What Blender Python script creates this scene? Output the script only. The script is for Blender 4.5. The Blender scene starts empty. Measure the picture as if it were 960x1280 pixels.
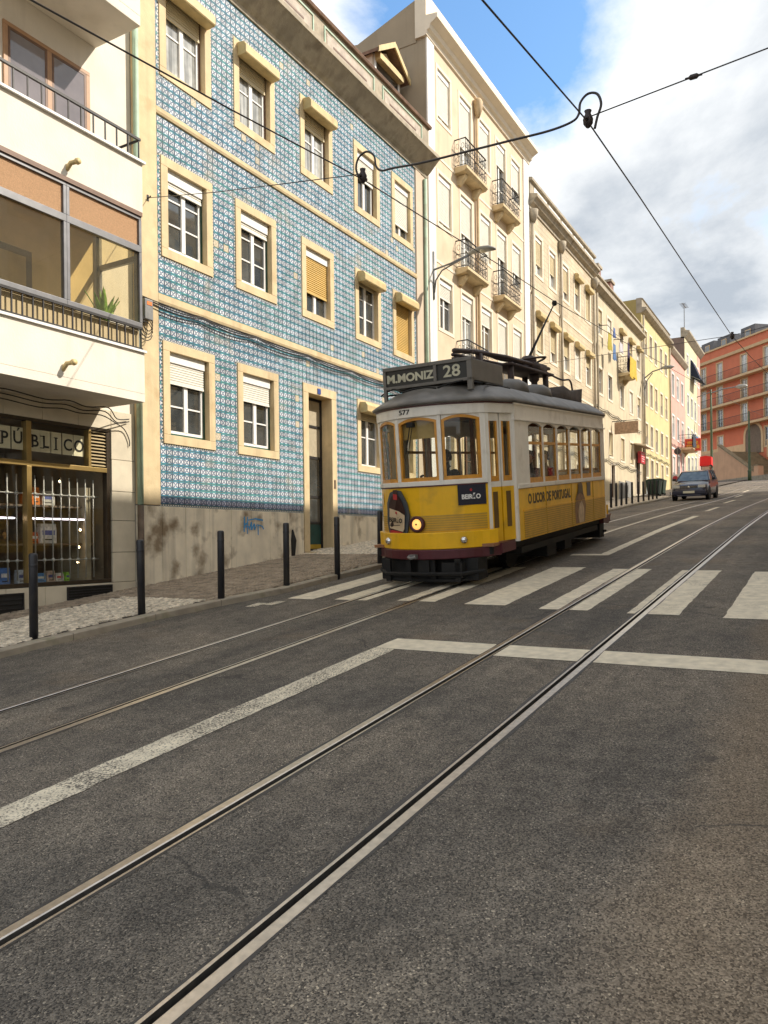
import bpy, bmesh, math, random
from mathutils import Vector, Matrix
random.seed(7)
sc = bpy.context.scene
col = sc.collection
R = math.radians

# ------------------------------------------------------------------ camera
F_PX, W_PX, H_PX = 961.0, 960.0, 1280.0
YAW, ROLL, EYE = math.atan(550 / 961), 0.012, 1.65
fw = Vector((math.cos(YAW), math.sin(YAW), 0)); rt = Vector((math.sin(YAW), -math.cos(YAW), 0)); up = Vector((0, 0, 1))
cr = rt * math.cos(ROLL) - up * math.sin(ROLL); cu = rt * math.sin(ROLL) + up * math.cos(ROLL)
cam = bpy.data.cameras.new('camera'); camo = bpy.data.objects.new('camera', cam); col.objects.link(camo)
m = Matrix.Identity(4)
for i in range(3):
    m[i][0] = cr[i]; m[i][1] = cu[i]; m[i][2] = -fw[i]
m[2][3] = EYE
camo.matrix_world = m
cam.sensor_fit = 'VERTICAL'; cam.sensor_height = 36; cam.lens = F_PX / H_PX * 36; cam.shift_y = 40 / H_PX
cam.clip_start = 0.05; cam.clip_end = 3000
sc.camera = camo

# ------------------------------------------------------------------ sky and sun
SUN = Vector((0.398, -0.648, 0.649)).normalized()
w = bpy.data.worlds.new('World'); sc.world = w; w.use_nodes = True
nt = w.node_tree; N = nt.nodes; L = nt.links
for n in list(N): N.remove(n)
def wn(t, **k):
    n = N.new(t)
    for a, b in k.items(): setattr(n, a, b)
    return n
def wmath(op, a, b=None, c=None):
    n = wn('ShaderNodeMath', operation=op)
    for i, x in enumerate((a, b, c)):
        if x is None: continue
        if isinstance(x, (int, float)): n.inputs[i].default_value = x
        else: L.new(x, n.inputs[i])
    return n.outputs[0]
sky = wn('ShaderNodeTexSky', sky_type='NISHITA'); sky.sun_disc = False
sky.sun_elevation = math.asin(SUN.z); sky.sun_rotation = math.atan2(SUN.x, SUN.y)
sky.air_density = 1.3; sky.dust_density = 0.6; sky.ozone_density = 1.6
tc = wn('ShaderNodeTexCoord')
sep = wn('ShaderNodeSeparateXYZ'); L.new(tc.outputs['Generated'], sep.inputs[0])
zc = wmath('ADD', wmath('MAXIMUM', sep.outputs[2], 0.0), 0.22)
cmb = wn('ShaderNodeCombineXYZ')
L.new(wmath('DIVIDE', sep.outputs[0], zc), cmb.inputs[0]); L.new(wmath('DIVIDE', sep.outputs[1], zc), cmb.inputs[1])
CLOUD_OFF = (3.1, 1.7, 0.0)
def wnoise(scale, detail, rough, off, dist=0.0):
    mp = wn('ShaderNodeMapping'); mp.inputs['Location'].default_value = off; L.new(cmb.outputs[0], mp.inputs[0])
    n = wn('ShaderNodeTexNoise'); n.inputs['Scale'].default_value = scale; n.inputs['Detail'].default_value = detail
    n.inputs['Roughness'].default_value = rough; n.inputs['Distortion'].default_value = dist
    L.new(mp.outputs[0], n.inputs['Vector']); return n.outputs['Fac']
big = wnoise(0.85, 12, 0.60, CLOUD_OFF, 0.35)
hole = wn('ShaderNodeVectorMath', operation='DISTANCE'); L.new(tc.outputs['Generated'], hole.inputs[0]); hole.inputs[1].default_value = (0.775, 0.33, 0.54)
hm = wn('ShaderNodeMapRange'); hm.inputs['From Min'].default_value = 0.04; hm.inputs['From Max'].default_value = 0.22; hm.inputs['To Min'].default_value = -0.20; hm.inputs['To Max'].default_value = 0.09
L.new(hole.outputs['Value'], hm.inputs['Value'])
big = wmath('ADD', big, hm.outputs[0])
rmp = wn('ShaderNodeValToRGB'); L.new(big, rmp.inputs[0])
rmp.color_ramp.elements[0].position = 0.43; rmp.color_ramp.elements[1].position = 0.54
shade = wnoise(0.95, 9, 0.56, (CLOUD_OFF[0] + 5.2, CLOUD_OFF[1] - 2.0, 1.0), 0.3)
thick = wn('ShaderNodeMapRange'); thick.inputs['From Min'].default_value = 0.50; thick.inputs['From Max'].default_value = 0.70; thick.inputs['To Min'].default_value = 0.20; thick.inputs['To Max'].default_value = -0.06
L.new(big, thick.inputs['Value'])
rs = wn('ShaderNodeValToRGB'); L.new(wmath('ADD', shade, thick.outputs[0]), rs.inputs[0])
rs.color_ramp.elements[0].position = 0.38; rs.color_ramp.elements[0].color = (1.75, 1.95, 2.2, 1)
rs.color_ramp.elements[1].position = 0.66; rs.color_ramp.elements[1].color = (3.9, 3.95, 3.95, 1)
mx = wn('ShaderNodeMix', data_type='RGBA'); L.new(rmp.outputs[0], mx.inputs['Factor'])
hs = wn('ShaderNodeHueSaturation'); hs.inputs['Saturation'].default_value = 1.2; hs.inputs['Value'].default_value = .8; L.new(sky.outputs[0], hs.inputs['Color']); L.new(hs.outputs[0], mx.inputs['A']); L.new(rs.outputs[0], mx.inputs['B'])
bg = wn('ShaderNodeBackground'); bg.inputs['Strength'].default_value = 0.105; L.new(mx.outputs['Result'], bg.inputs['Color'])
wo = wn('ShaderNodeOutputWorld'); L.new(bg.outputs[0], wo.inputs['Surface'])
sl = bpy.data.lights.new('sun', 'SUN'); sl.energy = 2.05; sl.angle = R(0.6); sl.color = (1.0, 0.92, 0.80)
so = bpy.data.objects.new('sun', sl); col.objects.link(so); so.location = (10, -20, 40)
so.rotation_euler = SUN.to_track_quat('Z', 'Y').to_euler()
sc.view_settings.view_transform = 'Standard'; sc.view_settings.look = 'None'
sc.view_settings.exposure = 1.55; sc.view_settings.gamma = 1.0; sc.view_settings.use_curve_mapping = False
sc.render.engine = 'CYCLES'
sc.cycles.use_denoising = True
sc.cycles.max_bounces = 6; sc.cycles.diffuse_bounces = 4; sc.cycles.glossy_bounces = 3; sc.cycles.transparent_max_bounces = 10
sc.cycles.caustics_reflective = False; sc.cycles.caustics_refractive = False

# ------------------------------------------------------------------ materials
def mat(name, c, rough=0.7, var=0.12, scale=6.0, bump=0.0, bscale=60.0, metal=0.0, spec=0.5, streak=0.0, dirt=None, dirt_amt=0.0, dirt_scale=1.2, dirt_lo=.56, dirt_hi=.70, emit=0.0, speck=0.0, ior=None):
    M = bpy.data.materials.get(name)
    if M: return M
    M = bpy.data.materials.new(name); M.use_nodes = True
    n = M.node_tree.nodes; l = M.node_tree.links; p = n['Principled BSDF']
    p.inputs['Roughness'].default_value = rough; p.inputs['Metallic'].default_value = metal; p.inputs['Specular IOR Level'].default_value = spec
    t = n.new('ShaderNodeTexCoord'); g = n.new('ShaderNodeNewGeometry')
    def noise(sca, det=4, vec=None):
        x = n.new('ShaderNodeTexNoise'); x.inputs['Scale'].default_value = sca; x.inputs['Detail'].default_value = det
        l.new(vec or g.outputs['Position'], x.inputs['Vector']); return x
    def mixc(fac, a, b):
        x = n.new('ShaderNodeMix'); x.data_type = 'RGBA'
        l.new(fac, x.inputs['Factor'])
        for nm, v in (('A', a), ('B', b)):
            if isinstance(v, tuple): x.inputs[nm].default_value = v
            else: l.new(v, x.inputs[nm])
        return x.outputs['Result']
    def ramp(fac, a, b):
        x = n.new('ShaderNodeMapRange'); x.inputs['From Min'].default_value = a; x.inputs['From Max'].default_value = b
        l.new(fac, x.inputs['Value']); return x.outputs[0]
    lo = tuple(max(0, x * (1 - var)) for x in c) + (1,); hi = tuple(min(1, x * (1 + var)) for x in c) + (1,)
    cc = mixc(ramp(noise(scale).outputs['Fac'], .3, .7), lo, hi)
    if speck:
        cc = mixc(ramp(noise(140, 2).outputs['Fac'], .62, .72), cc, tuple(min(1, x * (1 + speck)) for x in c) + (1,))
    if streak:
        mp = n.new('ShaderNodeMapping'); mp.inputs['Scale'].default_value = (5, 5, .35); l.new(g.outputs['Position'], mp.inputs[0])
        cc = mixc(ramp(noise(1.0, 5, mp.outputs[0]).outputs['Fac'], .52, .8), cc, tuple(x * (1 - streak) for x in c) + (1,))
    if dirt:
        f = ramp(noise(dirt_scale, 7).outputs['Fac'], dirt_lo, dirt_hi)
        mm = n.new('ShaderNodeMath'); mm.operation = 'MULTIPLY'; mm.inputs[1].default_value = dirt_amt; l.new(f, mm.inputs[0])
        cc = mixc(mm.outputs[0], cc, tuple(dirt) + (1,))
    l.new(cc, p.inputs['Base Color'])
    if bump:
        b = n.new('ShaderNodeBump'); b.inputs['Strength'].default_value = bump; b.inputs['Distance'].default_value = 0.01
        l.new(noise(bscale, 3).outputs['Fac'], b.inputs['Height']); l.new(b.outputs[0], p.inputs['Normal'])
    if ior: p.inputs['IOR'].default_value = ior
    if emit:
        p.inputs['Emission Color'].default_value = tuple(c) + (1,); p.inputs['Emission Strength'].default_value = emit
    return M
def glass(name, tint=(1, 1, 1), f0=0.06, haze=0.0):
    M = bpy.data.materials.new(name); M.use_nodes = True
    n = M.node_tree.nodes; l = M.node_tree.links; n.remove(n['Principled BSDF'])
    tr = n.new('ShaderNodeBsdfTransparent'); tr.inputs[0].default_value = tuple(tint) + (1,)
    gl = n.new('ShaderNodeBsdfGlossy'); gl.inputs['Roughness'].default_value = 0.02
    ge = n.new('ShaderNodeNewGeometry'); dt = n.new('ShaderNodeVectorMath'); dt.operation = 'DOT_PRODUCT'; l.new(ge.outputs['Normal'], dt.inputs[0]); l.new(ge.outputs['Incoming'], dt.inputs[1])
    def mth(op, a, b=None):
        x = n.new('ShaderNodeMath'); x.operation = op; x.use_clamp = True
        for i, q in enumerate((a, b)):
            if q is None: continue
            if isinstance(q, (int, float)): x.inputs[i].default_value = q
            else: l.new(q, x.inputs[i])
        return x.outputs[0]
    sch = mth('ADD', mth('MULTIPLY', mth('POWER', mth('SUBTRACT', 1.0, mth('ABSOLUTE', dt.outputs['Value'])), 5.0), 1.0 - f0), f0)
    mxs = n.new('ShaderNodeMixShader'); l.new(sch, mxs.inputs[0]); l.new(tr.outputs[0], mxs.inputs[1]); l.new(gl.outputs[0], mxs.inputs[2])
    o = mxs.outputs[0]
    if haze:
        d = n.new('ShaderNodeBsdfDiffuse'); d.inputs[0].default_value = (.6, .58, .5, 1)
        m2 = n.new('ShaderNodeMixShader'); m2.inputs[0].default_value = haze; l.new(o, m2.inputs[1]); l.new(d.outputs[0], m2.inputs[2]); o = m2.outputs[0]
    l.new(o, n['Material Output'].inputs['Surface'])
    return M

# ------------------------------------------------------------------ mesh helpers
class MB:
    def __init__(s): s.v = []; s.f = []; s.mi = []; s.uv = None
    def add(s, vs, fs, mi=0):
        o = len(s.v); s.v.extend([tuple(x) for x in vs])
        for f in fs: s.f.append([i + o for i in f]); s.mi.append(mi)
        return s
    def box(s, x0, x1, y0, y1, z0, z1, mi=0):
        vs = [(x, y, z) for x in (x0, x1) for y in (y0, y1) for z in (z0, z1)]
        return s.add(vs, [(0, 1, 3, 2), (4, 6, 7, 5), (0, 4, 5, 1), (2, 3, 7, 6), (0, 2, 6, 4), (1, 5, 7, 3)], mi)
    def prism(s, pts, ax, a0, a1, mi=0):
        n = len(pts)
        def P(p, a): return (a, p[0], p[1]) if ax == 'x' else (p[0], a, p[1]) if ax == 'y' else (p[0], p[1], a)
        vs = [P(p, a0) for p in pts] + [P(p, a1) for p in pts]
        return s.add(vs, [tuple(range(n)), tuple(range(2 * n - 1, n - 1, -1))] + [(i, (i + 1) % n, n + (i + 1) % n, n + i) for i in range(n)], mi)
    def tube(s, pts, r, n=6, mi=0, cap=True):
        pts = [Vector(p) for p in pts]; rings = []; u = None
        for i, p in enumerate(pts):
            t = (pts[min(i + 1, len(pts) - 1)] - pts[max(i - 1, 0)])
            t = t.normalized() if t.length > 1e-9 else Vector((0, 0, 1))
            if u is None: u = t.orthogonal().normalized()
            u = (u - t * u.dot(t)); u = u.normalized() if u.length > 1e-6 else t.orthogonal().normalized()
            v_ = t.cross(u); rr = r[i] if isinstance(r, (list, tuple)) else r
            rings.append([p + (u * math.cos(2 * math.pi * k / n) + v_ * math.sin(2 * math.pi * k / n)) * rr for k in range(n)])
        vs = [x for q in rings for x in q]; fs = []
        for i in range(len(pts) - 1):
            for k in range(n): fs.append((i * n + k, i * n + (k + 1) % n, (i + 1) * n + (k + 1) % n, (i + 1) * n + k))
        if cap: fs += [tuple(range(n - 1, -1, -1)), tuple(range((len(pts) - 1) * n, len(pts) * n))]
        return s.add(vs, fs, mi)
    def lathe(s, prof, c=(0, 0, 0), n=16, ax='z', mi=0):
        vs = []
        for r, h in prof:
            for k in range(n):
                a = 2 * math.pi * k / n; q = (r * math.cos(a), r * math.sin(a), h)
                if ax == 'x': q = (q[2], q[0], q[1])
                elif ax == 'y': q = (q[0], q[2], q[1])
                vs.append((q[0] + c[0], q[1] + c[1], q[2] + c[2]))
        fs = []
        for i in range(len(prof) - 1):
            for k in range(n): fs.append((i * n + k, i * n + (k + 1) % n, (i + 1) * n + (k + 1) % n, (i + 1) * n + k))
        fs += [tuple(range(n)), tuple(range((len(prof) - 1) * n, len(prof) * n))]
        return s.add(vs, fs, mi)
    def text(s, me, M, mi=0):
        return s.add([M @ v.co for v in me.vertices], [tuple(p.vertices) for p in me.polygons], mi)
    def mesh(s, name, smooth=False, fix=True):
        me = bpy.data.meshes.new(name); me.from_pydata(s.v, [], s.f)
        me.polygons.foreach_set('material_index', s.mi)
        if fix:
            bm = bmesh.new(); bm.from_mesh(me); bmesh.ops.recalc_face_normals(bm, faces=bm.faces); bm.to_mesh(me); bm.free()
        if smooth: me.polygons.foreach_set('use_smooth', [True] * len(me.polygons))
        me.update(); return me
    def build(s, name, mats, parent=None, loc=(0, 0, 0), smooth=False, bevel=0, fix=True):
        return obj(name, s.mesh(name, smooth, fix), mats, parent, loc, bevel)
def obj(name, me, mats, parent=None, loc=(0, 0, 0), bevel=0):
    if not isinstance(mats, (list, tuple)): mats = [mats]
    if not me.materials:
        for q in mats: me.materials.append(q)
    o = bpy.data.objects.new(name, me); col.objects.link(o); o.parent = parent; o.location = loc
    if bevel:
        b = o.modifiers.new('bevel', 'BEVEL'); b.width = bevel; b.segments = 2; b.limit_method = 'ANGLE'; b.angle_limit = R(40)
    return o
def tag(o, label=None, cat=None, group=None, kind=None):
    if label: o['label'] = label
    if cat: o['category'] = cat
    if group: o['group'] = group
    if kind: o['kind'] = kind
    return o
def empty(name, loc, label=None, cat=None, group=None, rot=(0, 0, 0)):
    o = bpy.data.objects.new(name, None); col.objects.link(o); o.location = loc; o.rotation_euler = rot; o.empty_display_size = .2
    return tag(o, label, cat, group)
def copy_tree(o, parent=None):
    c = o.copy(); col.objects.link(c); c.parent = parent
    for ch in o.children: copy_tree(ch, c)
    return c
_txt = {}
def text_mesh(s, size, ext=0.004, bold=0.0):
    k = (s, size, ext, bold)
    if k in _txt: return _txt[k]
    cu_ = bpy.data.curves.new('t', 'FONT'); cu_.body = s; cu_.size = size; cu_.extrude = ext; cu_.offset = bold; cu_.align_x = 'CENTER'; cu_.align_y = 'CENTER'; cu_.resolution_u = 4
    o = bpy.data.objects.new('t', cu_); col.objects.link(o); bpy.context.view_layer.update()
    me = bpy.data.meshes.new_from_object(o.evaluated_get(bpy.context.evaluated_depsgraph_get()))
    bpy.data.objects.remove(o); bpy.data.curves.remove(cu_); _txt[k] = me
    return me
def smooth_path(pts, n=5):
    pts = [Vector(p) for p in pts]; out = []
    for i in range(len(pts) - 1):
        p0, p1, p2, p3 = pts[max(i-1, 0)], pts[i], pts[i+1], pts[min(i+2, len(pts)-1)]
        for k in range(n):
            t = k / n; out.append(.5 * ((2*p1) + (p2-p0)*t + (2*p0-5*p1+4*p2-p3)*t*t + (3*p1-p0-3*p2+p3)*t**3))
    return out + [pts[-1]]
def frame(p, xd, ud, sx=1.0, sy=1.0):
    xd = Vector(xd).normalized(); ud = Vector(ud).normalized(); nd = xd.cross(ud)
    M = Matrix.Identity(4)
    for i in range(3): M[i][0] = xd[i] * sx; M[i][1] = ud[i] * sy; M[i][2] = nd[i]; M[i][3] = p[i]
    return M

# ------------------------------------------------------------------ the street's frame: S uphill along the rails, T towards the tiled house
AZ = -0.01584
CA, SA = math.cos(AZ), math.sin(AZ)
KS = [-30, 0, 8, 16, 20, 28, 33, 41, 48, 54, 61, 75, 92, 110, 160]
KZ = [-3.04, 0, .81, 1.615, 2.0, 2.68, 3.07, 3.69, 4.28, 4.82, 5.45, 6.7, 8.05, 8.5, 8.6]
_tan = []
for i in range(len(KS)):
    a = max(i - 1, 0); b = min(i + 1, len(KS) - 1); _tan.append((KZ[b] - KZ[a]) / (KS[b] - KS[a]))
def rz(S):
    S = min(max(S, KS[0]), KS[-1])
    i = max(j for j in range(len(KS) - 1) if KS[j] <= S)
    h = KS[i + 1] - KS[i]; t = (S - KS[i]) / h
    return (2*t**3-3*t**2+1)*KZ[i] + (t**3-2*t**2+t)*h*_tan[i] + (-2*t**3+3*t**2)*KZ[i+1] + (t**3-t**2)*h*_tan[i+1]
def P(S, T, dz=0.0): return (S * CA - T * SA, S * SA + T * CA, rz(S) + dz)
def kerbT(S):
    pts = [(-30, 7.62), (6.6, 7.6), (7.6, 7.46), (9.2, 7.2), (12.5, 7.12), (28, 7.3), (36, 7.75), (47, 8.1), (160, 8.2)]
    for (a, b), (c, d) in zip(pts, pts[1:]):
        if a <= S <= c:
            t = (S - a) / (c - a); t = t * t * (3 - 2 * t); return b + (d - b) * t
    return 8.2
YF = 9.9
def gz(X): return rz(X * CA + YF * SA) + 0.12
# ------------------------------------------------------------------ setting: ground, road, rails, markings, pavements
def stations(a, b):
    s = a; out = []
    while s < b:
        out.append(s); s += .5 if s < 36 else 1.0 if s < 60 else 2.0
    out.append(b); return out
def strip(S0, S1, ta, tb, dz=0.0, dzb=None):
    mb = MB(); ss = stations(S0, S1); dzb = dz if dzb is None else dzb
    fa = ta if callable(ta) else (lambda s: ta); fb = tb if callable(tb) else (lambda s: tb)
    for s in ss: mb.v.append(P(s, fa(s), dz)); mb.v.append(P(s, fb(s), dzb))
    for i in range(len(ss) - 1): mb.f.append([2*i, 2*i+1, 2*i+3, 2*i+2]); mb.mi.append(0)
    return mb
def merge(a, b, mi=0):
    o = len(a.v); a.v += b.v; a.f += [[i + o for i in f] for f in b.f]; a.mi += [mi] * len(b.f); return a

def asphalt():
    M = bpy.data.materials.new('asphalt'); M.use_nodes = True; n = M.node_tree.nodes; l = M.node_tree.links; p = n['Principled BSDF']
    g = n.new('ShaderNodeNewGeometry')
    def noise(sca, det): 
        x = n.new('ShaderNodeTexNoise'); x.inputs['Scale'].default_value = sca; x.inputs['Detail'].default_value = det; l.new(g.outputs['Position'], x.inputs['Vector']); return x.outputs['Fac']
    def ramp(f, a, b, c0, c1):
        x = n.new('ShaderNodeValToRGB'); x.color_ramp.elements[0].position = a; x.color_ramp.elements[1].position = b
        x.color_ramp.elements[0].color = c0 + (1,); x.color_ramp.elements[1].color = c1 + (1,); l.new(f, x.inputs[0]); return x.outputs[0]
    def mixc(t, f, a, b):
        x = n.new('ShaderNodeMix'); x.data_type = 'RGBA'; x.blend_type = t
        if isinstance(f, float): x.inputs['Factor'].default_value = f
        else: l.new(f, x.inputs['Factor'])
        l.new(a, x.inputs['A']); l.new(b, x.inputs['B']); return x.outputs['Result']
    v = n.new('ShaderNodeTexVoronoi'); v.inputs['Scale'].default_value = 150; l.new(g.outputs['Position'], v.inputs['Vector'])
    sepc = n.new('ShaderNodeSeparateColor'); l.new(v.outputs['Color'], sepc.inputs[0])
    agg = ramp(sepc.outputs[0], 0.0, 1.0, (.040, .036, .032), (.285, .25, .205))
    pale = ramp(sepc.outputs[1], .955, .985, (0, 0, 0), (.30, .26, .20))
    base = mixc('ADD', 1.0, agg, pale)
    patch = ramp(noise(.55, 6), .32, .68, (.60, .61, .63), (1.22, 1.18, 1.12))
    base = mixc('MULTIPLY', 1.0, base, patch)
    fine = ramp(noise(7, 5), .3, .7, (.78, .78, .78), (1.2, 1.2, 1.2)); base = mixc('MULTIPLY', 1.0, base, fine)
    mpx = n.new('ShaderNodeMapping'); mpx.inputs['Scale'].default_value = (.12, 2.4, .12); l.new(g.outputs['Position'], mpx.inputs[0])
    st = n.new('ShaderNodeTexNoise'); st.inputs['Scale'].default_value = 1.0; st.inputs['Detail'].default_value = 5; l.new(mpx.outputs[0], st.inputs['Vector'])
    base = mixc('MULTIPLY', 1.0, base, ramp(st.outputs['Fac'], .3, .7, (.72, .72, .73), (1.22, 1.2, 1.16)))
    # camera-side strip: warm reflected light painted in tan; scattered drifts: tan dust
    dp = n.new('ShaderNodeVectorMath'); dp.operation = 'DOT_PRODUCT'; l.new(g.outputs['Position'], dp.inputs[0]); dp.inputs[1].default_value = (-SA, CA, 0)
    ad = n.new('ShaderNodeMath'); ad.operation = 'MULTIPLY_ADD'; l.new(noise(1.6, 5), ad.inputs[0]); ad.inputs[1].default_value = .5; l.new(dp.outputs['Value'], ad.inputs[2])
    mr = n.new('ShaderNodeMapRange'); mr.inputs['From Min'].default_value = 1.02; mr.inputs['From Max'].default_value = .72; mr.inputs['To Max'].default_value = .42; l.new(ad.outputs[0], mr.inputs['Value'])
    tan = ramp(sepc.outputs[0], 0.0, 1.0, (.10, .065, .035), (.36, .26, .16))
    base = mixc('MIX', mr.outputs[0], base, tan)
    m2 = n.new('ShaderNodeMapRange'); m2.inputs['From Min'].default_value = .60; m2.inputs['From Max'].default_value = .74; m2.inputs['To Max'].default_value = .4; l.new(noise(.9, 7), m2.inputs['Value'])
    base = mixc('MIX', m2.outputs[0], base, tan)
    # oil drips and thin cracks
    m3 = n.new('ShaderNodeMapRange'); m3.inputs['From Min'].default_value = .70; m3.inputs['From Max'].default_value = .78; m3.inputs['To Max'].default_value = .55; l.new(noise(2.6, 3), m3.inputs['Value'])
    dk = n.new('ShaderNodeRGB'); dk.outputs[0].default_value = (.03, .028, .026, 1); base = mixc('MIX', m3.outputs[0], base, dk.outputs[0])
    wv = n.new('ShaderNodeTexVoronoi'); wv.feature = 'DISTANCE_TO_EDGE'; wv.inputs['Scale'].default_value = .55; wd = n.new('ShaderNodeMix'); wd.data_type = 'VECTOR'; wd.inputs['Factor'].default_value = .25
    nz = n.new('ShaderNodeTexNoise'); nz.inputs['Scale'].default_value = 3; nz.inputs['Detail'].default_value = 6; l.new(g.outputs['Position'], nz.inputs['Vector']); l.new(g.outputs['Position'], wd.inputs['A']); l.new(nz.outputs['Color'], wd.inputs['B']); l.new(wd.outputs['Result'], wv.inputs['Vector'])
    m4 = n.new('ShaderNodeMapRange'); m4.inputs['From Min'].default_value = .006; m4.inputs['From Max'].default_value = .002; m4.inputs['To Max'].default_value = .6; l.new(wv.outputs['Distance'], m4.inputs['Value'])
    cm = n.new('ShaderNodeMath'); cm.operation = 'MULTIPLY'; l.new(m4.outputs[0], cm.inputs[0]); mk = n.new('ShaderNodeMapRange'); mk.inputs['From Min'].default_value = .5; mk.inputs['From Max'].default_value = .56; l.new(noise(.35, 3), mk.inputs['Value']); l.new(mk.outputs[0], cm.inputs[1])
    base = mixc('MIX', cm.outputs[0], base, dk.outputs[0])
    l.new(base, p.inputs['Base Color']); p.inputs['Roughness'].default_value = .82; p.inputs['Specular IOR Level'].default_value = .35
    b = n.new('ShaderNodeBump'); b.inputs['Strength'].default_value = .75; b.inputs['Distance'].default_value = .006
    l.new(v.outputs['Distance'], b.inputs['Height']); b.invert = True; l.new(b.outputs[0], p.inputs['Normal'])
    return M
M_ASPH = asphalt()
def paint():
    M = mat('road_paint', (.70, .62, .47), .75, .16, 9, .35, 110)
    n = M.node_tree.nodes; l = M.node_tree.links; p = n['Principled BSDF']
    src = p.inputs['Base Color'].links[0].from_socket
    g = n.new('ShaderNodeNewGeometry')
    a = n.new('ShaderNodeTexNoise'); a.inputs['Scale'].default_value = 70; a.inputs['Detail'].default_value = 4; l.new(g.outputs['Position'], a.inputs['Vector'])
    b = n.new('ShaderNodeTexNoise'); b.inputs['Scale'].default_value = 2.2; b.inputs['Detail'].default_value = 6; l.new(g.outputs['Position'], b.inputs['Vector'])
    s = n.new('ShaderNodeMath'); s.operation = 'ADD'; h_ = n.new('ShaderNodeMath'); h_.operation = 'MULTIPLY_ADD'; h_.inputs[1].default_value = .5; h_.inputs[2].default_value = .25; l.new(b.outputs['Fac'], h_.inputs[0]); l.new(a.outputs['Fac'], s.inputs[0]); l.new(h_.outputs[0], s.inputs[1])
    at = n.new('ShaderNodeAttribute'); at.attribute_type = 'OBJECT'; at.attribute_name = 'wear'
    s2 = n.new('ShaderNodeMath'); s2.operation = 'ADD'; l.new(s.outputs[0], s2.inputs[0]); l.new(at.outputs['Fac'], s2.inputs[1])
    r = n.new('ShaderNodeMapRange'); r.inputs['From Min'].default_value = 1.12; r.inputs['From Max'].default_value = 1.26; l.new(s2.outputs[0], r.inputs['Value'])
    x = n.new('ShaderNodeMix'); x.data_type = 'RGBA'; l.new(r.outputs[0], x.inputs['Factor']); l.new(src, x.inputs['A']); x.inputs['B'].default_value = (.12, .105, .085, 1)
    l.new(x.outputs['Result'], p.inputs['Base Color']); return M
M_PAINT = paint()
M_STEEL = mat('rail_steel', (.60, .54, .46), .32, .15, 25, .1, 80, metal=.9)
M_GROOVE = mat('rail_groove', (.05, .045, .04), .7, .3, 30, .2)
M_EARTH = mat('earth', (.16, .14, .11), .95, .2, 1.5, .3, 20)

g = MB(); ss = list(range(-300, 800, 10))
for s in ss:
    for t in (-400, 400): p = P(s, t, -0.35); g.v.append(p)
for i in range(len(ss) - 1): g.f.append([2*i, 2*i+1, 2*i+3, 2*i+2]); g.mi.append(0)
tag(g.build('ground', M_EARTH, fix=False), kind='structure')

road = None
RAILS = [1.85, 2.73, 4.81, 5.70]           # running edges; track centres 2.29 and 5.255
HEAD, GRV, LIP = 0.055, 0.036, 0.016
chan = []
for i, t in enumerate(RAILS):
    outer = -1 if i % 2 == 0 else 1        # head lies away from the track centre
    a, b = t, t + outer * HEAD; c = t - outer * GRV; d = c - outer * LIP
    chan.append((min(b, d), max(b, d), outer, t))
edges = [-1.3] + [x for c in chan for x in c[:2]]
rd = MB()
for i in range(0, len(edges) - 1, 2): merge(rd, strip(-8, 118, edges[i], edges[i + 1]))
merge(rd, strip(-8, 118, edges[-1], kerbT))
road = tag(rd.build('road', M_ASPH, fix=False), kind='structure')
for lo, hi, outer, t in chan:
    prof = [(t + outer * HEAD, -.05), (t + outer * HEAD, .003), (t + outer * .006, .006), (t, .002), (t - outer * .004, -.04), (t - outer * GRV, -.04), (t - outer * GRV, .001), (t - outer * (GRV + LIP), .002), (t - outer * (GRV + LIP), -.05)]
    mb = MB(); ss = stations(-8, 118); n = len(prof)
    for s in ss:
        for q in prof: mb.v.append(P(s, q[0], q[1]))
    for i in range(len(ss) - 1):
        for k in range(n - 1):
            mb.f.append([i*n+k, i*n+k+1, (i+1)*n+k+1, (i+1)*n+k]); mb.mi.append(1 if k in (3, 4, 5) else 0)
    mb.build('rail', [M_STEEL, M_GROOVE], road, fix=False)

M_TAR = mat('tar_joint', (.045, .040, .036), .6, .3, 20, .4, 90)
for lo, hi, outer, t in chan:
    for e, sg_ in ((lo, -1), (hi, 1)):
        mb = MB(); ss = [q * .25 - 6 for q in range(150)]
        for s in ss: mb.v += [P(s, e, .0025), P(s, e + sg_ * random.uniform(.008, .034), .0022)]
        for i in range(len(ss) - 1): mb.f.append([2*i, 2*i+1, 2*i+3, 2*i+2]); mb.mi.append(0)
        mb.build('tar_joint', M_TAR, road, fix=False)

def mark(name, S0, S1, t0, t1, wear=0.0, notch=True):
    # painted rectangle, interrupted where rails cross it
    cuts = [(lo, hi) for lo, hi, _, _ in chan]
    segs = [(t0, t1)]
    for lo, hi in cuts:
        out = []
        for a, b in segs:
            if hi + .012 <= a or lo - .012 >= b: out.append((a, b))
            else:
                if lo - .012 > a + .01: out.append((a, lo - .012))
                if hi + .012 < b - .01: out.append((hi + .012, b))
        segs = out
    mb = MB()
    for a, b in segs:
        n = max(2, int((S1 - S0) / .12)); k = len(mb.v)
        for i in range(n + 1):
            s = S0 + (S1 - S0) * i / n; j = random.uniform(-.008, .008) if notch else 0
            mb.v.append(P(s, a + j, .004)); mb.v.append(P(s, b + (random.uniform(-.008, .008) if notch else 0), .004))
        for i in range(n): mb.f.append([k+2*i, k+2*i+1, k+2*i+3, k+2*i+2]); mb.mi.append(0)
    o = mb.build(name, M_PAINT, road, fix=False); o['wear'] = wear
    return o
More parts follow.
